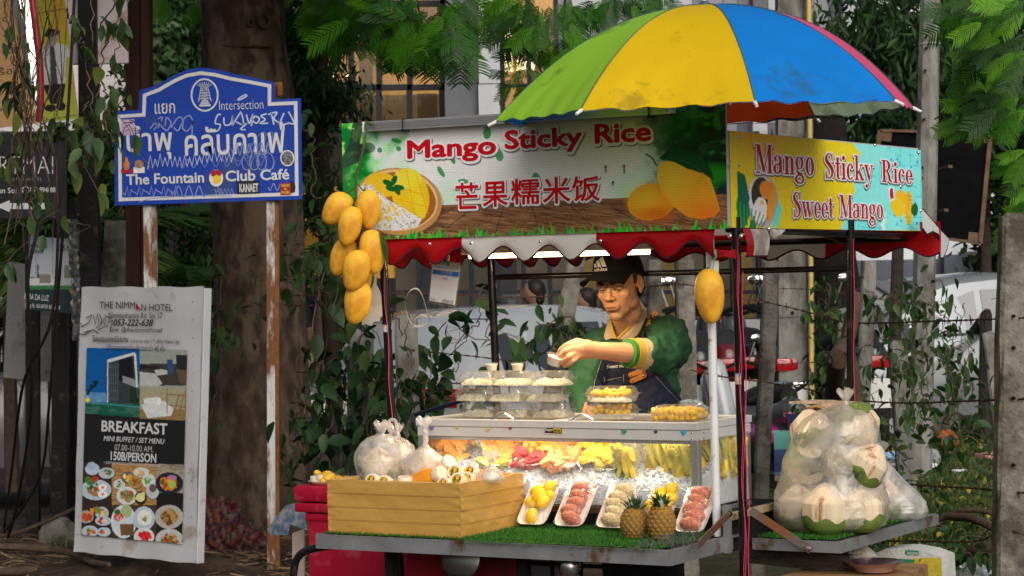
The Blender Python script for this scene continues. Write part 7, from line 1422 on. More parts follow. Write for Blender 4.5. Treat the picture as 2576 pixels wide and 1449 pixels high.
# fruit shapes
MG=mat('mango_skin',(.80,.44,.035),.48,var=.12,scale=7,dirt=(.62,.27,.025),dirt_amt=.35,dirt_scale=7,bump=.05,bscale=150,sub=.12)
MGF=mat('mango_flesh',(.85,.48,.02),.35,var=.08,scale=20,sub=.2,coat=.2);PAP=mat('cantaloupe',(.80,.36,.08),.4,var=.1,sub=.2,coat=.2);GUA=mat('green_mango',(.52,.48,.10),.4,var=.1,sub=.15);PIN=mat('pineapple_flesh',(.85,.60,.06),.4,var=.12,scale=30,sub=.2);WAT=mat('watermelon',(.42,.05,.06),.35,var=.15,sub=.2);PCH=mat('peach_flesh',(.78,.34,.14),.4,var=.1,sub=.2);YEL=mat('jackfruit',(.80,.48,.012),.35,var=.14,scale=14,sub=.15,coat=.3,stretch=(4,4,1));POM=mat('pomelo_pink',(.52,.16,.10),.4,var=.3,scale=90,bump=.7,bscale=200,coat=.4,sub=.1);POMP=mat('pomelo_pale',(.60,.44,.22),.4,var=.3,scale=90,bump=.6,bscale=200,coat=.4)
RICE=mat('sticky_rice',(.74,.70,.52),.45,var=.1,scale=90,bump=.9,bscale=260,sub=.2)
CLAM=film('clamshell_plastic',haze=.10,gloss=.5,rough=.12,hazecol=(.8,.8,.78));FOAM=mat('foam_tray',(.82,.74,.68),.5,var=.03,sub=.1);WRAP=film('cling_film',haze=.05,gloss=.35,rough=.15,bump=.6,bscale=26,hazecol=(.9,.9,.9))
def mango_me(L=.125,R_=.040,sd=0,bd=.010):
 b=MB()
 def f(s,t):
  a=s*6.2832;th_=math.pi*t;r=R_*math.sin(th_)**.85*(1+.15*math.cos(th_));z=L/2*math.cos(th_);bend=bd*math.cos(th_*1.0)**2*(-1 if t>.5 else .6)
  q=1+.05*(float(fbm(math.cos(a)*1.3+sd*5,z*22+math.sin(a),sd,2))-.5)*2
  return(r*q*math.cos(a)+bend+(.006*(t-.5)),r*q*.86*math.sin(a),z)
 b.grid(f,28,22,close_u=True);return b.me('skin',MG,smooth=True)
MGM=[mango_me(sd=1,bd=.010),mango_me(.121,.041,2,.015),mango_me(.128,.039,3,.004)]
def slice_me(m,L=.05,w=.02,h=.012,wavy=True,bend=.3):
 b=MB();n=14;vs=[]
 for i in range(n+1):
  t=i/n;x=(t-.5)*L;tw=w*(1-.55*abs(2*t-1)**2.2);zz=bend*L*.25*(1-(2*t-1)**2);k=(.0012*math.sin(i*2.6)if wavy else 0)
  vs+=[(x,-tw/2,zz+k),(x,tw/2,zz+k),(x,tw*.38,zz+h+k),(x,-tw*.38,zz+h+k)]
 b.add(vs,[(4*i+a,4*i+(a+1)%4,4*i+4+(a+1)%4,4*i+4+a)for i in range(n)for a in range(4)]+[(0,3,2,1),(4*n,4*n+1,4*n+2,4*n+3)]);return b.me('slice',m,smooth=50)
def chunk_me(m,s=.016):
 bm=bmesh.new();bmesh.ops.create_cube(bm,size=s);r=random.Random(3)
 for v in bm.verts:v.co+=Vector((r.uniform(-1,1),r.uniform(-1,1),r.uniform(-1,1)))*s*.14
 bmesh.ops.bevel(bm,geom=bm.edges[:],offset=s*.12,segments=2,affect='EDGES');me=bpy.data.meshes.new('chunk');bm.to_mesh(me);bm.free();me.materials.append(m);smoothall(me);return me
SL={k:slice_me(m,*a)for k,(m,a)in{'o':(PAP,(.062,.022,.012)),'g':(GUA,(.055,.022,.010)),'y':(MGF,(.06,.022,.012)),'p':(PIN,(.05,.03,.012,False,0)),'w':(WAT,(.05,.026,.014,False,0)),'c':(PCH,(.052,.024,.013,False,.2)),'m':(MATS['green_mango'],(.075,.02,.012))}.items()}
CH=chunk_me(MGF);CHP=chunk_me(PIN,.018)
def clam(parent,w_=.128,d_=.105,hb=.022,hl=.024,ribs=84):
 """clear hinged box, centred, sitting on z=0; base then lid"""
 def ring(k,z,rib=0.0,n=ribs):
  out=[]
  for i in range(n):
   a=6.2832*i/n;c,s_=math.cos(a),math.sin(a);e=5.0;r=(abs(c)**e+abs(s_)**e)**(-1/e);q=1+rib*(1 if i%2 else-1)
   out.append((c*r*w_/2*k*q,s_*r*d_/2*k*q,z))
  return out
 def shell(rings):
  b=MB();n=ribs;vs=[p for r in rings for p in r];b.add(vs,[(i*n+k,i*n+(k+1)%n,(i+1)*n+(k+1)%n,(i+1)*n+k)for i in range(len(rings)-1)for k in range(n)]+[tuple((len(rings)-1)*n+k for k in range(n))]);return b
 b=shell([ring(1.10,hb+.001),ring(1.10,hb),ring(1.02,hb),ring(1.0,hb-.002,.013),ring(.90,.003,.013),ring(.84,.0)]);b.build('base',CLAM,parent,smooth=30,recalc=False)
 b=shell([ring(1.13,hb+.0045),ring(1.12,hb+.003),ring(1.02,hb+.0035),ring(.99,hb+.006,.013),ring(.90,hb+hl-.004,.013),ring(.84,hb+hl),ring(.60,hb+hl-.001)]);b.build('lid',CLAM,parent,smooth=30,recalc=False)
def ricebed(parent,w_=.108,d_=.086,z0=.002,h=.016,seed=0,x0=0.0,frac=1.0):
 b=MB()
 def f(s,t):
  x=(s-.5)*w_*frac+x0;y=(t-.5)*d_;e=min(1,7*min(s,1-s),7*min(t,1-t));z=z0+h*e**.5*(.50+.75*float(vn(x*110+seed,y*110,seed))+.35*float(vn(x*380,y*380+seed,seed)))*(1 if e>0 else 0);return(x,y,z)
 b.grid(f,60,46);b.build('rice',RICE,parent,smooth=14)
def pieces(parent,key,spots,seed=0,sc=1.0):
 r=random.Random(seed)
 for k_,(x,y,z,rz_,rx_)in enumerate(spots):
  me=CH if key=='C' else CHP if key=='P' else SL[key[r.randrange(len(key))]]
  o=link('fruit_slice' if key not in 'CP' else 'fruit_chunk',me,parent,(x,y,z),(rx_,r.uniform(-.4,.4),rz_));q=sc*r.uniform(.85,1.15);o.scale=(q,q,q)
ZL=CZ1+.001;r=random.Random(4)
boxrz=[.05,-.03,.02,-.04,.03,.0,.02,-.05,.04];k=0
lev=('bottom','middle','top');colw=('left','centre','right')
proto=None;BH=.0505
for col,(uu,vv)in enumerate(((1212,1046),(1294,1047),(1384,1048))):
 for L_ in range(3):
  u2=uu+(8,-10,2)[L_]*.8+(4 if col==2 and L_==2 else 0);a,_=onb(u2,vv,.60)
  lb='clear clamshell box of white sticky rice, %s of the %s stack'%(lev[L_],('stack farthest from the seller','middle rice','rice stack nearest the seller')[col]if col!=1 else 'middle rice')
  lb=('clear rice box at the %s of the stack %s'%(lev[L_],('farthest left, under a sauce cup' if col==0 else 'in the middle, under the other cup' if col==1 else 'nearest the seller hand')))
  z=ZL+L_*BH;th=cthing('rice_box',lb,'food box',a,.60+r.uniform(-.008,.008),z,boxrz[k],group='clear boxes of sticky rice');k+=1
  if proto is None:clam(th);proto=[c for c in bpy.data.objects if c.parent==th]
  else:
   for c in proto:o=c.copy();COL.objects.link(o);o.parent=th
  ricebed(th,seed=k*3,h=.016)
for i,(u,v,z,lb)in enumerate(((1541,1055,ZL,'clear box of yellow mango chunks over rice, lower of the two by the seller'),(1540,1014,ZL+.0525,'clear box of yellow mango chunks over rice stacked upper'))):
 a,_=onb(u,v,.58);th=cthing('mango_rice_box',lb,'food box',a,.58,z,.03-.05*i,group='clear boxes of mango and rice');clam(th,.15,.11,.024,.025)
 ricebed(th,.13,.04,seed=9+i,h=.012);[o for o in bpy.data.objects if o.parent==th and o.name.startswith('rice')][0].location=(.01,-.026,0)
 r=random.Random(5+i);pieces(th,'C',[(-.05+.02*(q%6),-.018+.02*(q//6)+r.uniform(-.004,.004),.016+r.uniform(0,.014)+.004*(q//6),r.uniform(0,3),r.uniform(-.5,.5))for q in range(18)],i,1.15)
a,_=onb(1712,1058,.56);th=cthing('mango_box','clear box packed with orange yellow mango cubes beside the white pole','food box',a,.56,ZL,.0);clam(th,.165,.115,.024,.022)
r=random.Random(8);pieces(th,'C',[(-.062+.0178*(q%8),-.04+.02*((q//8)%5),.010+.015*(q//40)+r.uniform(0,.006),r.uniform(0,3),r.uniform(-.6,.6))for q in range(78)],3,1.15)
def saucecup(u,v,bb_,z,lb,loc=None,rz=0,rot=None):
 if loc is None:a,_=onb(u,v,bb_);loc=CW(a,bb_,z)
 th=thing('sauce_cup',lb,'sauce cup',loc,group='small cups of coconut cream',rot=rot or(0,0,0))
 b=MB();b.lathe([(.0,.001),(.0145,.001),(.0195,.021),(.0,.0215)],22);b.build('cream',mat('coconut_cream',(.82,.76,.60),.4,var=.02,sub=.3),th,smooth=40)
 b=MB();b.lathe([(.0150,0),(.0205,.0235),(.0235,.024),(.0235,.026),(.0,.0265)],22);b.build('cup_plastic',CLAM,th,smooth=40,recalc=False);return th
saucecup(1237,930,.60,ZL+3*BH-.0035,'small lidded cup of coconut cream on the stack farthest left');saucecup(1302,930,.60,ZL+3*BH-.0035,'small lidded cup of coconut cream on the middle rice stack')
def leanbox(u,v,bb_,lb,key,key2=None,w_=.125,d_=.15,rz=0.0,tilt=.85,seed=0,n=22,sz=1.22):
 a,z=onb(u,v,bb_);th=thing('fruit_box',lb,'fruit box',CW(a,bb_,z-.005),rot=Euler((tilt,0,RZ+rz)),group='clear fruit boxes on the ice');clam(th,w_*sz,d_*sz,.020,.016,ribs=60);r=random.Random(seed)
 for kk,y0,y1 in(((key,-.5*d_*.8,.5*d_*.8),)if key2 is None else((key2,-.5*d_*.8,-.02),(key,-.01,.5*d_*.8))):
  pieces(th,kk,[(r.uniform(-.38,.38)*w_*sz,r.uniform(y0,y1),.008+.018*r.random(),r.uniform(-1.2,1.2)+1.57*(q%2),r.uniform(-.5,.5))for q in range(n)],seed,1.15)
leanbox(1138,1132,.62,'fruit box of orange melon slices beside the white fruit bag','o',None,.10,.13,.25,seed=1)
leanbox(1268,1136,.60,'fruit box with orange slices above olive green slices','o','g',.105,.15,.12,seed=2);leanbox(1350,1135,.59,'fruit box with yellow slices above dark red melon','yoy','w',.105,.15,.12,seed=3)
leanbox(1430,1140,.59,'fruit box of peach coloured papaya slices','co','c',.10,.15,.16,seed=4);leanbox(1525,1128,.60,'fruit box of bright yellow pineapple and mango','py','p',.115,.14,.10,seed=5)
BAG=film('clear_bag',haze=.10,gloss=.8,rough=.16,bump=.8,bscale=22,hazecol=(.95,.92,.8))
def bagmesh(b,w_,h,d_,seed=0,knot=True,O=(0,0,0),n=40,m_=26,wr=.05):
 r=seed*7.3;O=Vector(O)
 def f(s,t):
  a=s*6.2832;k=math.sin(math.pi*min(1,.06+t*.80))**.7 if t<.78 else(math.sin(math.pi*(.06+.78*.80))**.7)*(1-(t-.78)/.22)**.8+.08
  q=1+wr*(float(fbm(a*2.2+r,t*7,seed))-.5)*2+wr*.8*math.sin(a*11+3*t+r)*max(0,t-.35)
  return O+Vector((w_/2*k*q*math.cos(a),d_/2*k*q*math.sin(a),h*t))
 b.grid(f,n,m_,close_u=True)
def fruitbag(u,v,bb_,w_,h,lb,key,n,seed,tilt=.3,rz=0):
 w_*=1.15;h*=1.12;n=int(n*1.5)
 a,z=onb(u,v,bb_);th=thing('fruit_bag',lb,'fruit bag',CW(a,bb_,z),rot=Euler((tilt,0,RZ+rz)),group='clear bags of cut fruit on the ice');b=MB();bagmesh(b,w_,h,.05,seed);b.build('bag',BAG,th,smooth=True);r=random.Random(seed)
 for q in range(n):
  o=link('fruit_slice',SL[key[q%len(key)]],th,(r.uniform(-.36,.36)*w_,r.uniform(-.014,.012),r.uniform(.12,.62)*h),(r.uniform(-.3,.3),1.57+r.uniform(-.45,.45),r.uniform(-.5,.5)));s=r.uniform(.9,1.3);o.scale=(s,s,s)
fruitbag(1582,1200,.55,.085,.13,'clear bag of pale green yellow guava wedges tied with a band','gp',16,1);fruitbag(1652,1190,.60,.085,.13,'clear bag of golden mango strips behind the case glass','ym',16,2);fruitbag(1712,1200,.56,.10,.15,'clear bag of ridged yellow mango strips by the corner post','mp',18,3)
fruitbag(1790,1195,.66,.10,.14,'clear bag of ridged yellow strips seen through the end glass','mp',16,4,.1,.8);fruitbag(1838,1192,.76,.09,.14,'farthest bag of pineapple strips at the end glass','pm',14,5,.1,.8)
# turf and fringe
TURF=mat('turf',(.018,.12,.012),.8,var=.35,scale=60,bump=.9,bscale=240);TURF_L=mat('turf_tip',(.10,.26,.03),.7,var=.3,trans=.2);TURF_D=mat('turf_dark',(.01,.07,.012),.8,var=.3)
tm=cthing('turf_mat','green artificial turf mat with a frayed front edge on the front tray','turf mat')
def edge(a):return .004+.010*float(vn(a*14,1,4))-(.006 if a>-.68 else 0)
b=MB();b.grid(lambda s,t:(-1.195+1.165*s,edge(-1.195+1.165*s)+(.455-edge(-1.195+1.165*s))*t,ZT+.006+.004*float(vn(s*60,t*22,2))),120,40);b.build('turf',TURF,tm,smooth=True)
def blades(n,fa,seed,parent,h0=.006,h1=.012,name='turf_blades',dn=0.0):
 r=np.random.default_rng(seed);a,bb_,z=fa(r,n);n=len(a);t=r.uniform(0,6.283,n);h=r.uniform(h0,h1,n);w_=.0008;lx=np.cos(t)*h*.6;ly=np.sin(t)*h*.6-dn*h;dx=-np.sin(t)*w_;dy=np.cos(t)*w_;hz=h*(1-1.2*dn)
 V=np.stack([np.stack([a-dx,bb_-dy,z],1),np.stack([a+dx,bb_+dy,z],1),np.stack([a+lx,bb_+ly,z+hz],1)],1).reshape(-1,3);F=np.arange(n*3).reshape(n,3)
 o=link(name,mesh_np(name,V,F,None,mats=[TURF,TURF_L,TURF_D],mi=r.choice(3,n,p=(.5,.28,.22))),parent);o['kind']='stuff';return o
blades(42000,lambda r,n:(r.uniform(-1.19,-.035,n),r.uniform(.012,.45,n),np.full(n,ZT+.007)),1,tm)
blades(3400,lambda r,n:(r.uniform(-.69,-.04,n),r.uniform(-.002,.014,n),ZT+.004+r.uniform(-.006,.004,n)),2,tm,.010,.022,'frayed_edge',dn=.75)
blades(700,lambda r,n:(r.uniform(-1.17,-.69,n),r.uniform(-.002,.010,n),ZT+.002+r.uniform(-.004,.004,n)),6,tm,.006,.014,'frayed_edge',dn=.6)
ts=cthing('turf_mat','green artificial turf mat on the side tray under the coconut bag','turf mat')
b=MB();b.grid(lambda s,t:(.03+.25*s,.52+.795*t,ZS+.005+.004*float(vn(s*20,t*50,2))),30,80);b.build('turf',TURF,ts,smooth=True);blades(16000,lambda r,n:(r.uniform(.03,.282,n),r.uniform(.518,1.32,n),np.full(n,ZS+.006)),3,ts)
fr=cthing('frayed_cloth','grey frayed synthetic fibres at the tray corner','frayed cloth');r=random.Random(3);b=MB()
for q in range(420):
 t=r.random();a=-.10+.12*t;y=.00+.16*t+r.uniform(-.03,.03);z=ZT+.02+.02*t+r.uniform(-.03,.012);d=Vector((r.uniform(-1,1),r.uniform(-1,.3),r.uniform(-1.2,.5))).normalized()*r.uniform(.012,.035);b.tube([(a,y,z),Vector((a,y,z))+d*.5+Vector((0,0,.002)),Vector((a,y,z))+d],.0006,3,cap=False)
b.build('fibres',mat('grey_fibre',(.10,.11,.10),.8,var=.4,scale=40),fr,recalc=False)
# foam trays leaning on the shelf
def tray(u,v,lb,kind,seed,bb_=.335,tilt=.80,L=.165,w_=.105,rz=.0,film_=True,grp='foam trays of fruit in cling film'):
 a,z=onb(u,v,bb_);th=thing('fruit_tray',lb,'fruit tray',CW(a,bb_,ZT+.012),rot=Euler((tilt,0,RZ+rz)),group=grp)
 def rr(w__,l__,n=36):return[(w__/2*math.copysign(abs(math.cos(6.2832*i/n))**.35,math.cos(6.2832*i/n)),L/2+l__/2*math.copysign(abs(math.sin(6.2832*i/n))**.35,math.sin(6.2832*i/n)))for i in range(n)]
 b=MB();rings=[(rr(w_*.80,L*.84),.002),(rr(w_*.93,L*.96),.014),(rr(w_,L),.016),(rr(w_*.99,L*.99),.012),(rr(w_*.78,L*.82),-.002)];vs=[];n=36
 for ring,z_ in rings:vs+=[(x,y,z_)for x,y in ring]
 b.add(vs,[(i*n+k,i*n+(k+1)%n,(i+1)*n+(k+1)%n,(i+1)*n+k)for i in range(4)for k in range(n)]+[tuple(range(n)),tuple(4*n+k for k in range(n))[::-1]]);b.build('foam_tray',FOAM,th,smooth=40)
 r=random.Random(seed)
 if kind=='jack':
  for k_,(x,y,a_)in enumerate(((-.012,.125,.4),(.022,.135,1.2),(-.020,.080,.1),(.022,.078,1.3),(-.002,.028,1.5),(.0,.10,.9),(.026,.105,.4))):
   b=MB();b.ball((0,0,0),(.025,.018,.016),16,jit=.04,seed=k_);o=b.build('pod',YEL,th,smooth=True);o.location=(x,y,.020+.006*(k_%2));o.rotation_euler=(r.uniform(-.3,.3),r.uniform(-.3,.3),a_);s=r.uniform(.95,1.25);o.scale=(s,s,s)
 else:
  m=POM if kind=='pink' else POMP
  for k_ in range(5):
   b=MB();b.ball((0,0,0),(.034,.020,.022),22,jit=.03,seed=k_)
   o=b.build('segment',m,th,smooth=True);o.location=(r.uniform(-.006,.006),.026+.028*k_,.020);o.rotation_euler=(-.5,r.uniform(-.2,.2),r.uniform(-.25,.25))
 if film_:
  b=MB();b.grid(lambda s,t:((s-.5)*w_*.99,.004+(L-.008)*t,.017+.020*(math.sin(math.pi*s)**.5)*(math.sin(math.pi*min(1,t*1.02))**.5)+.002*math.sin(s*40+t*9)),26,30);b.build('cling_film',WRAP,th,smooth=True)
 return th
tray(1338,1338,'foam tray of bright yellow jackfruit pods beside the taped box','jack',1,.335,.82,.17,.105)
tray(1432,1342,'foam tray of glossy pink pomelo segments second from the taped box','pink',2,.335,.82,.17,.105);tray(1538,1344,'foam tray of pale peeled pomelo with a round seal behind the pineapples','pale',3,.335,.82,.17,.105)
tray(1646,1334,'foam tray of yellow jackfruit half hidden behind the pineapples','jack',4,.36,.85,.165,.10);tray(1735,1352,'foam tray of pink pomelo segments nearest the umbrella pole','pink',5,.31,.82,.17,.10)
b=MB()
# pineapples
RIND=mat('pineapple_rind',(.60,.29,.015),.55,var=.3,scale=30,dirt=(.10,.10,.02),dirt_amt=.35,dirt_scale=16,bump=.4,bscale=90);EYE=mat('pineapple_eye',(.30,.165,.04),.6,var=.4,scale=50,bump=.5,bscale=150);CRN=mat('pineapple_crown',(.05,.10,.04),.55,var=.3,scale=20)
def eye_me():
 b=MB();n=6;vs=[(0,0,.0036)];
 for k,(r_,z)in enumerate(((.0026,.0030),(.0058,.0014),(.0066,-.001))):
  vs+=[(r_*math.cos(t*1.0472+.52),r_*math.sin(t*1.0472+.52)*.92,z)for t in range(6)]
 b.add(vs,[(0,1+t,1+(t+1)%6)for t in range(6)]+[(1+6*k+t,7+6*k+t,7+6*k+(t+1)%6,1+6*k+(t+1)%6)for k in range(2)for t in range(6)]);return b.me('eye',EYE,smooth=25)
EYM=eye_me()
def pineapple(u,v,bb_,lb,seed,s=1.0,tall=1.0):
 a,z=onb(u,v,bb_);th=cthing('pineapple',lb,'pineapple',a,bb_,ZT+.012,seed,group='small pineapples');H_=.092*tall;R0=.038;r=random.Random(seed)
 prof=lambda t:R0*(math.sin(math.pi*(.13+.74*t))**.55)
 b=MB();b.lathe([(prof(i/14)*(.98 if 0<i<14 else .6),H_*i/14)for i in range(15)],26);b.build('rind',RIND,th,smooth=True)
 rows=8
 for i in range(rows):
  t=(i+.5)/rows;n=13
  for k in range(n):
   al=6.2832*(k+.5*(i%2))/n;R_=prof(t);p=Vector((R_*math.cos(al),R_*math.sin(al),H_*t));dz=(prof(min(1,t+.05))-prof(max(0,t-.05)))/(.1*H_);nn=Vector((math.cos(al),math.sin(al),-dz)).normalized()
   o=link('eye',EYM,th,p);o.rotation_euler=nn.to_track_quat('Z','Y').to_euler();q=1.28*(.8+.35*math.sin(math.pi*t))*r.uniform(.93,1.06);o.scale=(q,q,q*1.2)
 b=MB()
 for k in range(44):
  al=r.uniform(0,6.283);e=r.random();L=.026+.024*r.random();tip=Vector((math.cos(al)*(.010+.038*e),math.sin(al)*(.010+.038*e),L*(1.2-.8*e)));p=Vector((math.cos(al)*.014*(e+.2),math.sin(al)*.014*(e+.2),H_-.004));sd_=Vector((-math.sin(al),math.cos(al),0))*.0058
  mid=p+tip*.55+Vector((0,0,.004));b.add([p-sd_,p+sd_,mid+sd_*.75,mid-sd_*.75,p+tip],[(0,1,2,3),(3,2,4)])
 b.build('crown',CRN,th);b=MB();b.lathe([(.0,.0),(.015,.0),(.018,.014),(.012,.022),(0,.022)],12,O=(0,0,H_-.003));b.build('crown_stump',mat('stump_green',(.30,.34,.22),.7,var=.2),th)
pineapple(1597,1362,.20,'small brown ripe pineapple, left of the pair by the trays',1,tall=.92);pineapple(1665,1370,.19,'slightly taller greener small pineapple, right of the pair',2,tall=1.06)
# taped foam box and its contents
TAPE=mat('yellow_brown_tape',(.47,.265,.062),.33,var=.03,scale=3,coat=.35,bump=.5,bscale=12);TAPE_D=mat('tape_overlap',(.36,.185,.045),.4,var=.05,coat=.3)
fb=cthing('foam_box','open foam box wrapped in yellow brown packing tape, full of drinks on ice','box')
a0,a1,b0,b1,z0,z1=-1.187,-.708,.033,.409,ZT+.008,ZT+.168
ths=.022;b=MB();rg=random.Random(5)
WF=[]
def wall(p0,p1,out):
 p0=Vector(p0);p1=Vector(p1);L=(p1-p0).length
 def f(s,t,ex=0.0):
  q=p0.lerp(p1,s);o=.0022*(float(fbm(s*L*26+out.x*9,t*9,3))-.5)+.003*(float(vn(s*L*12,t*5+3,6))-.5);e=min(s,1-s)*L
  rip=.0012*math.sin(t*38+3*s)*max(0,1-e/.03)
  return q+out*(o+rip+ex)+Vector((0,0,z0+(z1-z0)*t+(.004*math.sin(s*9)if t>.98 else 0)+(-.004+.01*(s>.7)*(s-.7)*(out.x>.5)if t<.02 else 0)))
 b.grid(f,70,50);WF.append(f)
wall((a0,b0,0),(a1,b0,0),Vector((0,-1,0)));wall((a1,b0,0),(a1,b1,0),Vector((1,0,0)));wall((a1,b1,0),(a0,b1,0),Vector((0,1,0)));wall((a0,b1,0),(a0,b0,0),Vector((-1,0,0)))
b.build('tape_wrap',TAPE,fb,smooth=True)
b=MB();i0,i1,j0,j1=a0+ths,a1-ths,b0+ths,b1-ths
for lo,hi in(((a0+.002,b0+.002),(a1-.002,j0)),((a0+.002,j1),(a1-.002,b1-.002)),((a0+.002,j0),(i0,j1)),((i1,j0),(a1-.002,j1))):b.box((lo[0],lo[1],z0+.002),(hi[0],hi[1],z1+.003),.004)
b.box((i0,j0,z0+.002),(i1,j1,z0+.02));b.build('foam_wall',mat('tape_inner',(.46,.27,.09),.5,var=.1,coat=.2),fb)
for t_ in(.25,.5,.76):
 for fn_ in WF:
  b=MB();b.grid(lambda s,t:fn_(s,t_+(t-.5)*.028,.0004),60,3);b.build('tape_seam',TAPE_D,fb,smooth=True)
bx=MB()
ib=cthing('ice','ice cubes around the juice bottles in the taped box','ice');chips(1300,lambda r:(r.uniform(i0,i1),r.uniform(j0,j1),z1-.030+r.uniform(-.01,.012)),.006,.012,9,ib)
bz=MB();bz.box((i0,j0,z0+.02),(i1,j1,z1-.034));bz.build('ice_bed',ICE,ib)
JUI=mat('orange_juice',(.85,.30,.01),.15,var=.03,sub=.25,coat=.8);CAPM=mat('cream_cap',(.80,.66,.50),.4,var=.03);LBL=mat('round_label',(.02,.10,.02),.4,var=.3,scale=150,dirt=(.7,.35,.03),dirt_amt=.45,dirt_scale=110)
def bottle_parts(th):
 th.scale=(1.28,)*3
 b=MB();b.lathe([(0,0),(.021,0),(.023,.004),(.023,.060),(.020,.074),(.0155,.084),(.0155,.090),(0,.090)],24);b.build('juice',JUI,th,smooth=40)
 b=MB();b.lathe([(.0178,.084),(.0186,.086),(.0186,.103),(.0175,.106),(0,.106)],30);b.build('cap',CAPM,th,smooth=40);b=MB();b.lathe([(0,.1068),(.0125,.1068),(.0125,.1058)],20);lb=b.build('label',LBL,th)
 b=MB();b.lathe([(0,.1074),(.0048,.1074),(.0048,.1066)],12,O=(.003,.004,0));b.build('label_fruit',mat('label_orange',(.8,.35,.03),.4),lb)
bp=None;labs=['juice bottle with its round label up, lowest at the left corner','juice bottle beside it, cap tipped toward the front edge','upright orange juice bottle with a plain cream cap','large orange juice bottle lying on its side in the ice','juice bottle lying above the lying one, cap up right','juice bottle with green label at the back middle','juice bottle with green label farthest back right','juice bottle with label nearest the right front edge','juice bottle tucked behind the nearest right one','juice bottle lying under the back middle cap']
spots=[(932,1208,.10,'F'),(963,1212,.09,'F'),(1020,1215,.13,'U'),(1080,1200,.15,'L'),(1110,1186,.22,'L2'),(1142,1186,.16,'F'),(1180,1186,.21,'F'),(1148,1206,.11,'F'),(1172,1204,.16,'F'),(1112,1217,.09,'F')]
for i,(u,v,bb_,kd)in enumerate(spots):
 a,z=onb(u,v,bb_);rot={'F':Euler((1.15,0,RZ+.1*(i%3-1))),'U':Euler((0.1,.05,RZ)),'L':Euler((.2,1.3,RZ)),'L2':Euler((.3,.9,RZ)),'L3':Euler((.9,.5,RZ))}[kd]
 off=rot.to_matrix()@Vector((0,0,.136 if kd=='F' else .115 if kd=='U' else .077));p=CW(a,bb_,z)-off;
 th=thing('juice_bottle',labs[i],'juice bottle',p,rot=rot,group='small bottles of orange juice')
 if bp is None:bottle_parts(th);bp=[(c,[g for g in bpy.data.objects if g.parent==c])for c in bpy.data.objects if c.parent==th]
 else:
  for c,gs in bp:
   if kd in 'UL' and c.name.startswith('label'):continue
   if kd in('U','L','L3','L2')and c.name.startswith('label'):continue
   o=c.copy();COL.objects.link(o);o.parent=th;th.scale=(1.28,)*3
   for g in gs:q=g.copy();COL.objects.link(q);q.parent=o
CW_=mat('coconut_white',(.66,.54,.38),.6,var=.10,scale=9,bump=.3,bscale=60,stretch=(6,6,.6),dirt=(.30,.13,.04),dirt_amt=.16,dirt_scale=3.2,sub=.1);CGN=mat('coconut_green',(.14,.20,.04),.45,var=.3,scale=8,dirt=(.03,.025,.015),dirt_amt=.3,dirt_scale=8)
def coconut_me(seed,m=CW_):
 b=MB();n=28;r=random.Random(seed);ph=r.uniform(0,6)
 prof=[(0.001,.132),(.020,.124),(.056,.088),(.060,.080),(.061,.050),(.058,.028),(.05,.012),(.034,.0),(0.001,.0)]
 vs=[]
 for q,(rr,z)in enumerate(prof):
  for k in range(n):
   t=6.2832*k/n;fac=1/math.cos((((t+ph)%(6.2832/8))-6.2832/16))*.965;vs.append((rr*fac*math.cos(t),rr*fac*math.sin(t),z))
 b.add(vs,[(i*n+k,(i+1)*n+k,(i+1)*n+(k+1)%n,i*n+(k+1)%n)for i in range(len(prof)-1)for k in range(n)]);return b
def skin_me(seed):
 r=random.Random(seed+50);b=MB();n=40
 def f(s,t):
  a=s*6.2832;top_=.028+.030*float(vn(s*5+seed*3,1,seed))*(1 if s<.97 else(1-s)/.03)+.006*math.sin(a*7);z=top_*t;rr=float(np.interp(z,[0,.012,.028,.05,.08],[.036,.0515,.0595,.0625,.0615]))*1.018
  return(rr*math.cos(a),rr*math.sin(a),z)
 b.grid(f,n,8,close_u=True);return b
CM=[coconut_me(s).me('white_husk',CW_,smooth=20)for s in range(3)];GM=[skin_me(s).me('green_husk',CGN,smooth=True)for s in range(3)]
def coconut(loc,lb,i,s=1.0,rot=None,group='trimmed coconuts'):
 th=thing('coconut',lb,'coconut',loc,group=group,rot=rot or(0,0,i*1.7));link('white_husk',CM[i%3],th);link('green_husk',GM[i%3],th);th.scale=(s,s,s);return th
cc=[(2008,1318,.72,'coconut at the bottom left of the big bag'),(2078,1325,.64,'coconut in front at the bottom of the big bag with brown stains'),(2170,1315,.72,'coconut at the bottom right of the big bag'),(2110,1290,.90,'coconut at the bottom back of the big bag'),(2038,1222,.72,'coconut with green cap in the second layer of the big bag, left'),(2150,1215,.72,'coconut with green underside in the second layer of the big bag, right'),(2085,1200,.86,'coconut in the second layer of the big bag, behind'),(2050,1130,.74,'coconut in the top layer of the big bag, left'),(2130,1120,.78,'coconut in the top layer of the big bag, right')]
for i,(u,v,bb_,lb)in enumerate(cc):
 a,z=onb(u,v,bb_);rot=None
 if i>=4:rot=Euler((.5*(-1)**i,.35,i))
 if i in(4,8):rot=Euler((2.6,.4,i))
 coconut(CW(a,bb_,z if i>3 else ZS+.012)+(Vector((0,0,.11))if i in(4,8)else Vector()),lb,i,1.05 if i!=1 else 1.15,rot,'coconuts in the big bag')
MILK=film('milky_bag',haze=.34,gloss=.9,rough=.22,bump=1.3,bscale=13,hazecol=(.95,.88,.78),stretch=(1,1,1));MILK2=film('milky_bag_thin',haze=.45,gloss=.9,rough=.2,bump=.9,bscale=20,hazecol=(.95,.92,.88))
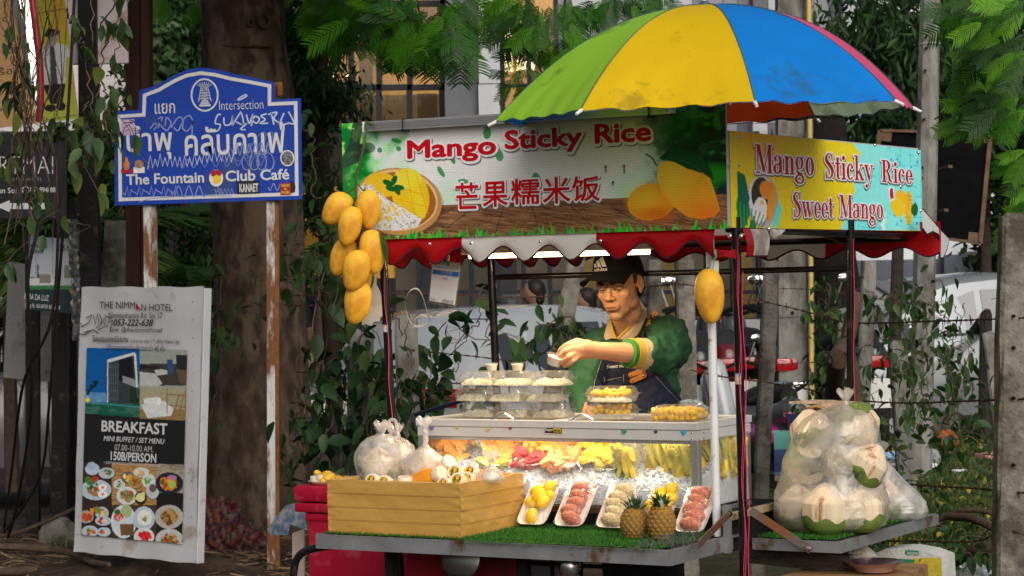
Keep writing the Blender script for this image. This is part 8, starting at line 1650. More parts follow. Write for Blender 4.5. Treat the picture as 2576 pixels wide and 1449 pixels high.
def bigbag(th,m,outline,depth,seed,bb_,knotuv,n=64):
 """bag from its picture outline: list of (v, u_left, u_right); round in plan"""
 rows=[]
 for v,ul,ur in outline:
  al,zl=onb(ul,v,bb_);ar,zr_=onb(ur,v,bb_);rows.append(((al+ar)/2,(ar-al)/2,(zl+zr_)/2))
 b=MB();m_=60;zs=np.linspace(0,len(rows)-1,m_);rr=np.array(rows)
 def f(s,t):
  q=t*(len(rows)-1);c=np.interp(q,range(len(rows)),rr[:,0]);w_=np.interp(q,range(len(rows)),rr[:,1]);z=np.interp(q,range(len(rows)),rr[:,2]);a=s*6.2832
  up=max(0,1-t*3.2);wr=.07*math.sin(a*13+3*math.sin(t*5+seed))*up+.04*abs(math.sin(a*23+seed+t*3))*up+.10*(float(fbm(s*9+seed,t*8,seed))-.5)+.006*math.sin(t*120+6*s)*(t>.5)
  k=1+wr;return(c+w_*k*math.cos(a),bb_+min(w_*.9,depth)*k*math.sin(a),z)
 b.grid(f,n,m_,close_u=True);b.build('bag',m,th,smooth=True)
 a,z=onb(knotuv[0],knotuv[1],bb_);b=MB();r=random.Random(seed)
 for q in range(5):
  al=q*1.3;b.grid(lambda s,t:(a+(.004+.018*t)*math.cos(al+s*1.3)*(1+.5*s),bb_+(.004+.018*t)*math.sin(al+s*1.3),z+.034*t+.006*math.sin(s*6)),5,6)
 b.lathe([(.010,-.012),(.006,0),(.011,.010)],12,O=(a,bb_,z));b.build('knot',m,th,smooth=True)
bg=cthing('coconut_bag','large knotted milky plastic bag of trimmed coconuts on the side tray','bag')
bigbag(bg,MILK,[(1016,2118,2132),(1022,2090,2152),(1034,2058,2180),(1056,2026,2200),(1085,2004,2208),(1120,1990,2210),(1160,1974,2209),(1200,1968,2212),(1235,1956,2222),(1260,1953,2232),(1300,1955,2234),(1318,1965,2222),(1332,2000,2190),(1336,2040,2150)],.16,3,.76,(2128,1008))
b2=cthing('plastic_bag','crumpled translucent bag with one coconut behind the big coconut bag','bag');bigbag(b2,MILK2,[(1150,2214,2222),(1175,2205,2245),(1205,2200,2270),(1240,2200,2310),(1262,2200,2326),(1285,2200,2332),(1300,2210,2325),(1306,2230,2310)],.1,5,1.14,(2216,1140));a,z=onb(2225,1280,1.12);coconut(CW(a,1.12,ZS+.01),'coconut inside the crumpled bag behind',2,.95)
h1_=cthing('coconut_bag','white knotted bag with a coconut standing in the left of the taped box','bag');bigbag(h1_,film('white_bag',haze=.42,gloss=.9,rough=.22,bump=1.3,bscale=26,hazecol=(.95,.92,.90)),[(1092,950,975),(1100,930,990),(1112,915,998),(1135,900,1002),(1160,896,1004),(1190,902,1002),(1215,920,992),(1222,940,975)],.06,7,.22,(962,1088),48);a,z=onb(952,1215,.22);coconut(CW(a,.22,z+.002),'coconut in the white knotted bag of the taped box',0,.85)
h2_=cthing('coconut_bag','looped handle bag with a green coconut behind the white bag','bag');bigbag(h2_,MATS['white_bag'],[(1098,990,1004),(1108,975,1022),(1122,965,1036),(1145,962,1044),(1175,965,1044),(1200,975,1036)],.06,8,.30,(996,1095),48);a,z=onb(1008,1200,.30);coconut(CW(a,.30,z),'green based coconut in the looped handle bag',1,.80)
b=MB();lp=[pt(u,v,.28)for u,v in((985,1095),(978,1078),(976,1064),(984,1056),(994,1058),(998,1070),(1000,1085),(1004,1098))];b.tube(cat(lp,5),.0055,8);b.build('loop',MATS['white_bag'],h2_,smooth=True)
h3_=cthing('coconut_bag','tall twisted neck bag with a coconut in the middle of the taped box','bag');bigbag(h3_,MATS['white_bag'],[(1085,1066,1076),(1110,1065,1077),(1118,1064,1076),(1124,1058,1080),(1132,1046,1090),(1145,1030,1104),(1160,1018,1116),(1168,1016,1118),(1195,1020,1112),(1208,1032,1100)],.065,9,.20,(1069,1078),48);a,z=onb(1068,1205,.20);coconut(CW(a,.20,z-.012),'coconut in the twisted neck bag of the taped box',2,.82)
h4_=cthing('fruit_bag','small pleated white knotted bag at the right end of the taped box','bag');bigbag(h4_,MATS['white_bag'],[(1168,1232,1240),(1175,1222,1248),(1184,1212,1256),(1194,1204,1262),(1204,1203,1266),(1212,1210,1262)],.04,10,.22,(1236,1162),40)
b=MB();a,z=onb(1235,1200,.22);b.ball((a,.22,z),(.028,.024,.014),14);b.build('contents',mat('bag_contents',(.75,.70,.62),.6),h4_,smooth=True)
# red coolers
RED=mat('cooler_red',(.42,.006,.030),.5,var=.10,scale=5,dirt=(.48,.05,.09),dirt_amt=.28,dirt_scale=9,bump=.1,bscale=30);
co_=cthing('cooler','scratched red plastic ice cooler with a thick lid left of the cart','cooler')
ub=lambda u,v,bb_=.56:onb(u,v,bb_)
aw0,zt_=ub(735,1222);_,zl0=ub(735,1264);ab0,zb0=ub(765,1290)
b=MB();b.box((aw0,.56,zl0+.002),(aw0+.62,.96,zt_),.012);o=b.build('lid',RED,co_,smooth=35)
b=MB();b.box((aw0+.004,.562,ub(735,1288)[1]),(aw0+.61,.955,zl0-.001),.006);b.build('rim',RED,co_,smooth=35)
b=MB();b.box((ab0,.575,.03),(aw0+.60,.94,ub(735,1288)[1]-.001),.012);b.box((ab0-.006,.57,ub(735,1310)[1]),(aw0+.604,.945,ub(735,1289)[1]-.002),.005);b.build('body',RED,co_,smooth=35)
c2_=cthing('cooler','darker red plastic box under the tray behind the headlamp','cooler');b=MB();b.box((-1.06,.27,.05),(-.66,.49,.655),.01);b.build('body',mat('cooler_dark_red',(.26,.006,.018),.55,var=.15,dirt=(.1,.01,.02),dirt_amt=.3),c2_,smooth=35)
pb=cthing('white_board','worn white corrugated plastic board leaning beside the cooler','board');b=MB();q=[pt(u,v,.70)for u,v in((735,1342),(765,1330),(765,1500),(735,1500))];b.add(q,[(0,1,2,3)]);b.add([(x,y+.006,z)for x,y,z in q],[(3,2,1,0)]);b.build('sheet',mat('dirty_white',(.48,.38,.33),.8,var=.15,dirt=(.2,.12,.08),dirt_amt=.3),pb)
jt=cthing('jackfruit_tray','shallow pink plate of jackfruit pieces in film on the cooler lid','fruit plate',onb(822,1208,.64)[0],.64,zt_)
b=MB();b.lathe([(0,.002),(.045,.002),(.066,.010),(.068,.012),(.044,-.001),(0,-.001)],30,sx=1,sy=.8);b.build('plate',FOAM,jt,smooth=True);r=random.Random(2)
for k in range(9):
 b=MB();b.ball((0,0,0),(.021,.014,.012),14,jit=.05,seed=k);o=b.build('pod',YEL if k>1 else FOAM,jt,smooth=True);o.location=(-.038+.018*(k%5),-.012+.016*(k//5),.016+.012*(k>4)+.006*(k%2));o.rotation_euler=(r.uniform(-.4,.4),r.uniform(-.5,.5),r.uniform(0,3))
b=MB();b.ball((0,0,.012),(.062,.048,.032),24);b.build('cling_film',WRAP,jt,smooth=True)
j2=cthing('fruit_tray','second film wrapped tray of yellow fruit behind the taped box corner','fruit plate',onb(872,1206,.62)[0],.62,zt_);b=MB();b.box((-.05,-.035,0),(.05,.035,.012),.005);b.build('foam_tray',FOAM,j2)
for k in range(6):
 b=MB();b.ball((0,0,0),(.019,.013,.012),12,seed=k);o=b.build('pod',YEL,j2,smooth=True);o.location=(-.035+.014*k,.006*(-1)**k,.02);o.rotation_euler=(0,.3,k)
b=MB();b.ball((0,0,.010),(.052,.034,.026),20);b.build('cling_film',WRAP,j2,smooth=True)
# mangos hanging
hg=thing('mango_bunch','hanging stem with leaves carrying the mango cluster at the banner edge','mango stem',CW(onb(925,310,.22)[0],.22,onb(925,310,.22)[1]))
def Q(u,v,bb_=.22):a,z=onb(u,v,bb_);return CW(a,bb_,z)
b=MB();b.tube(cat([Q(938,314,.25),Q(922,308,.24),Q(921,330,.23),Q(915,370),Q(905,410),Q(897,440),Q(895,480),Q(900,520),Q(907,560),Q(905,600),Q(900,640),Q(912,700)],5),.0042,7)
for pts in([(895,470),(880,482),(868,490)],[(897,460),(912,478),(920,484)],[(896,485),(890,510),(882,525)],[(900,520),(920,560),(930,582)],[(905,600),(880,604),(868,610)],[(902,610),(898,622),(894,632)]):b.tube(cat([Q(*p)for p in pts],3),.0022,5)
b.build('stem',mat('green_stem',(.05,.08,.02),.6,var=.3),hg,smooth=True,world=True)
LM=leaf_mesh('leaf',.12,.032,mat('mango_leaf',(.02,.07,.022),.35,var=.2,coat=.2))
for u,v,a_ in((955,585,1.15),(868,712,1.75),(900,560,1.5),(938,688,1.6)):
 o=link('leaf',LM,hg);o.location=Q(u,v,.20)-hg.location;o.rotation_euler=Euler((0,a_,RZ));
 if u in(900,938):o.scale=(.5,.5,.5)
def mango(u,v,ang,lb,bb_=.2,s=1.0,rx=0,group='mangos in the hanging cluster',w=1.0):
 p=Q(u,v,bb_);th=thing('mango',lb,'mango',p,group=group,rot=Euler((rx,math.radians(ang),RZ+.52)));link('skin',MGM[int(u+v)%3],th);th.scale=(s*w,s*w,s)
 b=MB();b.tube([(0,0,.0605),(.0,.0,.068)],[.0035,.0025],6);b.build('stalk',MATS['green_stem'],th);return th
mango(848,526,32,'mango hanging highest at the left of the cluster',.20,.92,w=1.15);mango(929,527,-12,'mango hanging highest at the right of the cluster',.20,1.0,w=.93);mango(880,569,10,'mango in front of the two highest ones',.15,1.0,w=.92);mango(862,646,22,'mango low at the left of the cluster, half hidden',.20,1.0,w=.98);mango(938,633,-6,'mango at the right of the cluster beside the long leaf',.20,1.08,w=.95)
mango(896,680,5,'large mango in front at the lower middle of the cluster',.14,1.06,w=1.0);mango(900,762,8,'lowest mango of the cluster, brown flecks at its tip',.17,1.08,w=.98);mango(905,718,6,'mango mostly hidden behind the lowest two',.24,.95,w=1.0)
mango(1786,745,-3,'single mango hanging on a green string by the umbrella pole',.31,1.26,w=.88,group='single mango')
b=MB();b.tube(cat([Q(1797,640,.31),Q(1795,665,.31),Q(1788,692,.31)],4),.0016,5);sg=thing('string','green string holding the single mango','string',Q(1797,640,.31));b.build('cord',MATS['green_string'],sg,world=True)
cd=cthing('cardboard_tag','torn ragged piece of pale cardboard behind the lowest mango','cardboard');b=MB();q=[pt(u,v,.34)for u,v in((935,690),(946,697),(946,715),(958,740),(966,765),(967,790),(955,800),(955,808),(938,810),(935,820),(920,815),(910,818),(912,780),(930,720))];b.add(q,[tuple(range(len(q)))]);b.add([(x,y+.003,z)for x,y,z in q],[tuple(range(len(q)))[::-1]]);b.build('card',mat('pale_card',(.72,.64,.52),.85,var=.1,scale=8,bump=.3,bscale=30,stretch=(1,1,6)),cd)
qp=Board(CW(*pt(1076,758,.45)),CW(*pt(1146,771,.45))-CW(*pt(1076,758,.45)),CW(*pt(1085,655,.45))-CW(*pt(1076,758,.45)),'payment_card','clear pouch with a blue and white payment card clipped under the awning','payment card')
def qa(nm,pts,m,y):b=MB();b.add([(*(lambda t:(t[0],y,t[1]))(qp.xz(u,v)),)for u,v in pts],[tuple(range(len(pts)))]);return b.build(nm,m,qp.e)
qa('card',[(1080,756),(1144,768),(1157,672),(1088,664)],mat('card_white',(.88,.88,.90),.5),0);qa('card_print',[(1087,672),(1156,680),(1157,671),(1088,664)],mat('card_sky',(.30,.60,.90),.5,var=.3,scale=30),-.0008);qa('card_print',[(1088,689),(1154,697),(1155,685),(1089,678)],mat('card_blue',(.02,.22,.75),.5),-.0008)
qa('pouch',[(1076,762),(1148,774),(1162,668),(1086,658)],film('pouch',haze=.03,gloss=.15,rough=.06),-.003)
qa('clip_bar',[(1083,664),(1160,676),(1161,662),(1083,651)],mat('clip_beige',(.50,.44,.36),.5),-.006);qa('clip_logo',[(1104,663),(1133,668),(1134,658),(1104,653)],mat('clip_green',(.01,.20,.08),.4),-.008)
qp.text('KBank',1110,666,1130,658,INK_W,y=-.0095,fat=.02);qp.text('Krungthai',1124,680,1145,674,INK_W,y=-.002);qp.text('THAI QR PAYMENT',1108,690,1140,684,INK_W,y=-.002);qp.text('PromptPay',1113,704,1128,699,MATS['card_blue'],y=-.002);qp.text('ชื่อบัญชี',1082,755,1096,750,INK_K,y=-.002);qp.text('นายจักรกรด ทาเกิด',1112,762,1142,754,INK_K,y=-.002)
b=MB();b.tube(cat([pt(1124,662,.45),pt(1128,648,.45),pt(1126,636,.45)],3),.004,8);b.build('hook',MATS['clip_beige'],qp.e,world=False);hk=[o for o in bpy.data.objects if o.name=='hook'][0];hk.data.transform(chain(qp.e).inverted()@Matrix.Translation(OC)@Matrix.Rotation(RZ,4,'Z'))
st2=thing('plastic_strap','looped beige packing strap hooked on the creeper','strap',P(1040,780,10.6));b=MB()
def rib(pts,w_):
 q=cat(pts,6)
 for i in range(len(q)-1):b.add([q[i],q[i+1],q[i+1]+Vector((0,w_,w_*.5)),q[i]+Vector((0,w_,w_*.5))],[(0,1,2,3)])
rib([P(u,v,10.6)for u,v in((1040,825),(1025,795),(1020,760),(1030,735),(1048,728),(1062,745),(1076,790),(1080,800))],.014);rib([P(u,v,10.6)for u,v in((1080,800),(1060,795),(1042,808),(1042,822),(1060,822),(1078,812),(1082,800))],.018);b.build('band',mat('strap_beige',(.50,.45,.33),.5),st2)
st2.location=(0,0,0)
# crate, newspaper
cr=cthing('crate','dark blue plastic crate standing behind the side tray','crate');BLC=mat('crate_blue',(.008,.02,.10),.5,var=.15);b=MB();ca,cb_=-.02,.90
b.box((ca,cb_,.60),(ca+.125,cb_+.02,.78));b.box((ca,cb_,.78),(ca+.125,cb_+.02,.80));b.box((ca,cb_,1.0),(ca+.125,cb_+.02,1.05))
for k in range(4):b.box((ca+.034*k,cb_+.001,.80),(ca+.034*k+.018,cb_+.019,1.0))
b.box((ca,cb_+.0015,.86),(ca+.125,cb_+.018,.88));b.box((ca,cb_+.0015,.93),(ca+.125,cb_+.018,.945));b.box((ca,cb_+.3,.6),(ca+.125,cb_+.32,1.05));b.box((ca-.01,cb_,.6),(ca+.004,cb_+.32,1.05));b.box((ca+.11,cb_-.005,.6),(ca+.135,cb_+.33,1.052),.01);b.build('shell',BLC,cr)
nb=Board(CW(.005,.885,onb(1893,1207,.885)[1]),AX,Vector((0,0,1)),'newspaper','newspaper sheet with blue graphics hung over the blue crate','newspaper');xr,zt2=nb.xz(1947,1083);cv=Canvas(nb,0,0,xr,zt2,.0022,lin(150,132,122));U,Vv=cv.U,cv.V
cv.put((U>1920)&(Vv>1080),lin(60,80,130));cv.put((U>1932)&(Vv<1130),lin(84,150,150));cv.put((U>1920)&(U<1936)&(Vv>1098)&(Vv<1140),lin(30,32,36));cv.put(cv.ell(1937,1150,9,12),lin(170,160,170));cv.put(cv.ell(1937,1182,9,14),lin(176,166,176));cv.put((U>1920)&(((U//6+Vv//6)%2)==0)&(Vv>1185),lin(110,140,180));cv.put((U<1915)&(U>1909)&(Vv>1125)&(Vv<1190)&(cv.n(2,3)>.45),lin(50,60,90));cv.put((U<1908)&(U>1903)&(Vv>1120)&(Vv<1160)&(cv.n(2,4)>.45),lin(50,60,90));cv.put((Vv>1196),lin(170,158,150));cv.put(cv.ell(1930,1092,8,9)*(cv.n(3,9)>.45),lin(110,70,60))
cv.build('print',PRINT_M,nb.e,y=-.002);b=MB();b.grid(lambda s,t:(xr*s,.002*math.sin(s*5),zt2*t),8,8);b.build('sheet',mat('newsprint',(.42,.38,.34),.9),nb.e)
ps=cthing('paper_bundle','torn folded newspapers lying on top of the crate','paper bundle',.045,.93,1.053);r=random.Random(1)
for k in range(7):b=MB();b.box((-.045,-.02,0),(.045,.12,.006),R=Rz(r.uniform(-.25,.25))@Rx(r.uniform(-.05,.05)));o=b.build('sheet',mat('newsprint_b',(.40,.30,.22),.9,var=.5,scale=50),ps);o.location=(r.uniform(-.03,.04),r.uniform(-.01,.04),.006*k*.8)
b=MB();b.tube(cat([(.06,-.05,-.05),(.065,-.06,.0),(.055,-.06,.02),(.02,-.05,.02),(.01,-.05,-.01)],4),.006,7);b.build('bamboo_handle',mat('bamboo',(.28,.17,.06),.5,var=.2),ps,smooth=True)
tf=cthing('plastic_bag','small crumpled blue white plastic bag behind the mango cube box','bag');a,z=onb(1740,1025,.85);b=MB();b.ball((a,.85,z),(.05,.03,.022),22,jit=.5,seed=4);b.build('bag',film('blue_bag',haze=.5,gloss=.6,hazecol=(.5,.6,.7)),tf)
# lower right: plank, bench, bowl, sack
pk=cthing('plank','dark wet weathered plank lying below the side tray','plank');p,q=CW(*pt(1880,1392,.60)),CW(*pt(2140,1418,.66));b=MB();b.bar(p,q,.05,.052);b.build('board',mat('wet_wood',(.035,.026,.022),.3,var=.5,scale=10,bump=.8,bscale=30,stretch=(1,8,8),coat=.3),pk,world=True)
bn=cthing('bench','pale wooden bench top carrying the maroon bowl','bench');p0=onz(2075,1432,.60);b=MB();P4=[onz(u,v,.600)for u,v in((1900,1470),(2260,1462),(2335,1418),(2090,1408))]
b.add([(x,y,.60)for x,y in P4]+[(x,y,.56)for x,y in P4],[(0,1,2,3),(7,6,5,4),(0,4,5,1),(1,5,6,2),(2,6,7,3),(3,7,4,0)]);b.build('top_board',mat('pale_plank',(.30,.17,.07),.6,var=.2,scale=6,bump=.4,stretch=(1,8,8),dirt=(.1,.06,.03),dirt_amt=.25),bn)
for x,y in P4:b=MB();b.box((x*.97-.02,y*.99-.02,0),(x*.97+.02,y*.99+.02,.56));b.build('leg',TWIG,bn)
pbw=onz(2200,1440,.60);bw=cthing('bowl','maroon melamine bowl with pink base on the bench','bowl',pbw[0],pbw[1],.601);b=MB();b.lathe([(0,.012),(.05,.012),(.066,.026),(.083,.032),(.088,.033)],40);b.build('inside',mat('bowl_maroon',(.07,.03,.04),.2,coat=.6),bw,smooth=True);b=MB();b.lathe([(.088,.0325),(.066,.020),(.055,.004),(.04,0),(0,0)],40);b.build('outside',mat('bowl_pink',(.42,.22,.19),.3,coat=.3),bw,smooth=True)
sk_=Board(CW(*pt(2195,1475,1.0)),AX,Vector((0,0,1)),'sack','printed white and green woven sack under the side tray','sack');cs=[(2190,1470),(2200,1392),(2230,1380),(2280,1379),(2330,1388),(2368,1402),(2372,1480)];xs_=[sk_.xz(u,v)for u,v in cs]
b=MB();b.prism(xs_,0,.12);b.build('body',mat('sack_white',(.48,.48,.46),.7,var=.1,scale=20,bump=.4,bscale=100),sk_.e);
def sq(pts,m,y,nm='print'):b=MB();b.add([(*[c for c in(sk_.xz(u,v)[0],y,sk_.xz(u,v)[1])],)for u,v in pts],[tuple(range(len(pts)))]);b.build(nm,m,sk_.e)
sq([(2215,1402),(2300,1408),(2300,1435),(2225,1428)],mat('sack_green',(.01,.20,.09),.6),-.002);sq([(2298,1404),(2368,1402),(2371,1470),(2298,1470)],mat('sack_yellow',(.50,.40,.04),.5,var=.3,scale=30,dirt=(.05,.03,.02),dirt_amt=.2,dirt_scale=30),-.002);sq([(2278,1383),(2312,1385),(2312,1397),(2278,1395)],MATS['sack_green'],-.002);sk_.text('โพรงสอง',2282,1395,2310,1386,INK_W,y=-.004)
p3b=cthing('plastic_bag','thin clear plastic bag draped under the side tray corner','bag');bigbag(p3b,MILK2,[(1372,2160,2180),(1385,2140,2195),(1400,2130,2210),(1415,2140,2200)],.05,6,.8,(2170,1372),30)
p4b=thing('plastic_bag','crumpled clear plastic sheet on the soil at the lower right','bag',P(2430,1435,9.2));b=MB();b.ball(P(2430,1440,9.2),(.10,.08,.035),26,jit=.45,seed=9);b.build('sheet',film('grey_sheet',haze=.4,gloss=.8,hazecol=(.7,.72,.76)),p4b,world=True)
# the seller
man=thing('person','seller in black cap, green jacket and denim apron reaching out with a small cup','person',(P(1580,900,7.86).x,7.86,0))
ML=man.location.copy()
HS=.92;HCN=P(1557,716,7.72);RH=(Rz(math.radians(-29))@Ry(math.radians(-3))@Rx(math.radians(13)));RC=(Rz(math.radians(-37))@Ry(math.radians(-3))@Rx(math.radians(8)))
def hp(x,y,z):return HCN+RH@(Vector((x,y,z))*HS)
def he(c,r,R=None):return('e',hp(*c),tuple(q*HS for q in r),RH@R if R is not None else RH)
def hc(p,q,r0,r1):return('c',hp(*p),hp(*q),r0*HS,r1*HS)
head=[he((0,.012,.03),(.076,.095,.088)),he((0,-.016,-.028),(.068,.072,.080)),he((0,-.032,-.070),(.052,.048,.044)),he((0,-.060,-.100),(.026,.022,.020)),he((.045,-.008,-.062),(.022,.036,.030)),he((-.045,-.008,-.062),(.022,.036,.030)),he((.040,-.052,-.024),(.024,.022,.022)),he((-.040,-.052,-.024),(.024,.022,.022)),he((0,-.050,-.050),(.050,.036,.042)),he((0,-.074,.022),(.052,.014,.014)),hc((0,-.083,.008),(0,-.098,-.022),.0080,.0110),he((0,-.101,-.028),(.0130,.011,.0095)),he((.0140,-.092,-.031),(.0090,.010,.0075)),he((-.0140,-.092,-.031),(.0090,.010,.0075)),he((0,-.083,-.062),(.030,.015,.020)),he((0,-.0965,-.0565),(.022,.0065,.0048)),he((0,-.0950,-.0655),(.019,.0068,.0058)),he((.031,-.074,.003),(.0145,.0125,.012)),he((-.031,-.074,.003),(.0145,.0125,.012)),he((.080,.014,-.004),(.0075,.019,.031),Rz(-.35)),he((-.080,.014,-.004),(.0075,.019,.031),Rz(.35)),he((.079,.006,-.028),(.007,.009,.011)),he((-.079,.006,-.028),(.007,.009,.011)),hc((.0,.030,-.06),(.004,.030,-.11),.052,.050),('c',hp(0,.022,-.08),P(1577,862,7.84),.048,.056)]
WR=P(1497,881,7.34)
arm=[('c',P(1650,893,7.47),P(1590,889,7.40),.038,.0345),('c',P(1590,889,7.40),WR,.0345,.0265),('c',P(1500,880,7.345),P(1470,877,7.325),.0265,.026),('c',P(1478,870,7.33),P(1442,868,7.315),.020,.0150),('c',P(1480,880,7.325),P(1443,880,7.305),.021,.0155),('c',P(1480,890,7.33),P(1448,892,7.305),.018,.0145)]
def finger(pts,r0,r1):ps=[P(*p)for p in pts];return[('c',ps[i],ps[i+1],r0+(r1-r0)*i/(len(ps)-1),r0+(r1-r0)*(i+1)/(len(ps)-1))for i in range(len(ps)-1)]
arm+=finger([(1446,865,7.315),(1424,869,7.30),(1410,880,7.30),(1403,893,7.305)],.0098,.0072)
arm+=finger([(1444,876,7.305),(1422,884,7.285),(1408,896,7.285),(1402,908,7.29)],.0098,.0072)
arm+=finger([(1448,888,7.30),(1430,899,7.275),(1416,909,7.275),(1407,916,7.28)],.0094,.0068)
arm+=finger([(1456,897,7.305),(1441,909,7.28),(1428,918,7.28),(1419,922,7.285)],.0084,.0060)
arm+=finger([(1478,866,7.36),(1452,858,7.355),(1430,866,7.345),(1416,882,7.335)],.0125,.0085)
rarm=[('c',P(1462,985,7.74),P(1484,1045,7.60),.036,.030),('c',P(1484,1045,7.60),P(1500,1064,7.50),.028,.022),('e',P(1508,1070,7.46),(.032,.026,.016))]
for k in range(4):rarm+=[('c',P(1512+6*k,1069,7.45),P(1520+7*k,1074,7.39),.009,.007)]
rarm+=[('c',P(1500,1066,7.47),P(1498,1074,7.41),.010,.008)]
tors=[('c',P(1548,885,7.88),P(1550,1050,7.88),.080,.085),('c',P(1628,875,7.88),P(1622,1050,7.88),.080,.085),('c',P(1525,868,7.86),P(1668,848,7.86),.050,.052)]
hipL,hipR=Vector((P(1555,0,7.88).x,7.88,.80)),Vector((P(1620,0,7.88).x,7.88,.80))
legs=[]
for h,sx in((hipL,-1),(hipR,1)):
 k=Vector((h.x+.02*sx,7.84,.44));a=Vector((h.x+.03*sx,7.90,.07));legs+=[('c',h,k,.085,.058),('c',k,a,.056,.036),('c',a+Vector((0,0,-.03)),a+Vector((.0,-.15,-.035)),.035,.028)]
tors+=[('c',hipL+Vector((0,0,.12)),hipL,.09,.09),('c',hipR+Vector((0,0,.12)),hipR,.09,.09),('c',P(1585,1050,7.88),(hipL+hipR)/2,.10,.09)]
larm=[('c',P(1680,848,7.84),P(1672,893,7.55),.050,.042),('c',P(1672,893,7.55),P(1650,893,7.47),.042,.040),('c',P(1505,875,7.85),P(1462,985,7.74),.045,.036)]
me=blob(head+arm+rarm+tors+legs+larm,.0032,7,.5)
co=getco(me);no=getno(me);Hi=RH.inverted();A_=np.array([list(r)for r in Hi]);loc=((co-np.array(HCN))@A_.T)/HS
def g(c,s):return np.exp(-(((loc-np.array(c))/np.array(s))**2).sum(1))
def push(c,s,amt,dr):
 global co
 co=co+g(c,s)[:,None]*amt*HS*np.array(RH@Vector(dr))
push((.031,-.085,.0165),(.016,.02,.0055),.0045,(0,1,0));push((-.031,-.085,.0165),(.016,.02,.0055),.0045,(0,1,0));push((.016,-.085,.004),(.006,.02,.008),.004,(0,1,0));push((-.016,-.085,.004),(.006,.02,.008),.004,(0,1,0))
push((0,-.103,-.0612),(.020,.02,.0016),.0032,(0,1,0));push((0,-.10,-.046),(.004,.02,.006),.0015,(0,1,0));push((0,-.095,-.079),(.018,.02,.005),.003,(0,1,0));push((.084,.010,-.002),(.006,.009,.016),.005,(-1,0,0));push((.030,-.08,-.012),(.014,.02,.004),.0016,(0,1,0));push((-.030,-.08,-.012),(.014,.02,.004),.0016,(0,1,0))
setco(me,co)
skin=np.array((.42,.21,.112));c=np.ones((len(co),3))*skin
lip=np.maximum(g((0,-.10,-.0565),(.018,.02,.0034)),g((0,-.10,-.0655),(.016,.02,.0042)));c=c*(1-.8*lip[:,None])+np.array((.30,.095,.07))*.8*lip[:,None]
red=g((0,-.11,-.028),(.014,.02,.012))+g((.045,-.07,-.03),(.02,.03,.018))+g((-.045,-.07,-.03),(.02,.03,.018))+g((.085,.01,0),(.01,.02,.03));c=c*(1+np.clip(red,0,1)[:,None]*np.array((.10,-.06,-.08)))
stb=g((0,-.10,-.048),(.02,.02,.004))+g((0,-.08,-.10),(.03,.04,.016));c=c*(1-.22*np.clip(stb,0,1)[:,None])
at=me.color_attributes.new('Col','FLOAT_COLOR','POINT');cc4=np.ones((len(co),4),dtype=np.float32);cc4[:,:3]=c;at.data.foreach_set('color',cc4.ravel())
me.materials.append(mat('skin',(1,1,1),.48,var=.06,scale=30,cattr=True,sub=.25,bump=.08,bscale=300));smoothall(me);me.transform(Matrix.Translation(-ML));link('body',me,man)
EYEM=mat('eye_dark',(.010,.007,.006),.25,coat=.8);BROW=mat('eyebrow',(.016,.011,.009),.7)
def on_head(pts,r,n=6):b=MB();b.tube([hp(*p)for p in pts],r,n);return b
for s in(-1,1):
 on_head(cat([(s*.0175,-.0842,.0005),(s*.025,-.0872,.0015),(s*.033,-.0868,.001),(s*.0415,-.0815,-.002)],4),[.0006]+[.0019]*10+[.0009]*2,6).build('eyelash',EYEM,man,smooth=True,world=True)
 on_head(cat([(s*.021,-.0855,-.0012),(s*.029,-.0872,-.0018),(s*.037,-.0848,-.0018)],4),[.0008]+[.0017]*7+[.0008],6).build('eye',mat('eye_white',(.30,.24,.20),.2,coat=1),man,smooth=True,world=True)
 on_head(cat([(s*.014,-.0900,.0200),(s*.026,-.0912,.0240),(s*.038,-.0860,.0245),(s*.050,-.0740,.0190)],4),[.0018]+[.0030]*6+[.0022]*4+[.001]*2,6).build('eyebrow',BROW,man,smooth=True,world=True)
 on_head([(s*.0080,-.0985,-.0372),(s*.0125,-.0955,-.0378)],.0015,6).build('nostril',EYEM,man,world=True)
on_head(cat([(-.021,-.0945,-.0615),(-.010,-.1015,-.0608),(0,-.1030,-.0613),(.010,-.1015,-.0608),(.021,-.0945,-.0615)],4),[.0004]+[.0011]*15+[.0004],5).build('mouth_line',mat('mouth_dark',(.10,.025,.02),.6),man,world=True)
me=blob([('e',HCN+RH@Vector((0,.028*HS,.030*HS)),(.0795*HS,.088*HS,.088*HS),RH),('e',hp(0,.058,-.028),(.066*HS,.052*HS,.056*HS),RH),('c',hp(.0735,-.010,.040),hp(.0745,-.012,.006),.010*HS,.0055*HS),('c',hp(-.0735,-.010,.040),hp(-.0745,-.012,.006),.010*HS,.0055*HS),('c',hp(.074,.03,.03),hp(.071,.045,-.03),.014*HS,.010*HS)],.004,3)
me.materials.append(HAIR);smoothall(me);me.transform(Matrix.Translation(-ML));link('hair',me,man)
CAPB=mat('cap_black',(.0035,.0035,.004),.85,var=.2,scale=60,bump=.2,bscale=300,spec=.2)
def cp(x,y,z):return HCN+RC@(Vector((x,y,z))*HS)
b=MB()
def dome(s,t):
 a=s*6.2832;ph=t*math.pi/2;sm=1-.012*abs(math.cos(a*3))**24
 zz=.040+.100*math.sin(ph)**.92;k=math.cos(ph)**.72;return cp(.0865*k*math.cos(a)*sm,.010+.1045*k*math.sin(a)*sm,zz-.016*math.sin(a)*(1-t)*1.0)
b.grid(dome,72,22,close_u=True);b.build('cap',CAPB,man,smooth=True,world=True)
b=MB();b.ball(cp(0,.010,.1405),(.007,.007,.004),10);b.build('cap_button',CAPB,man,smooth=True,world=True)
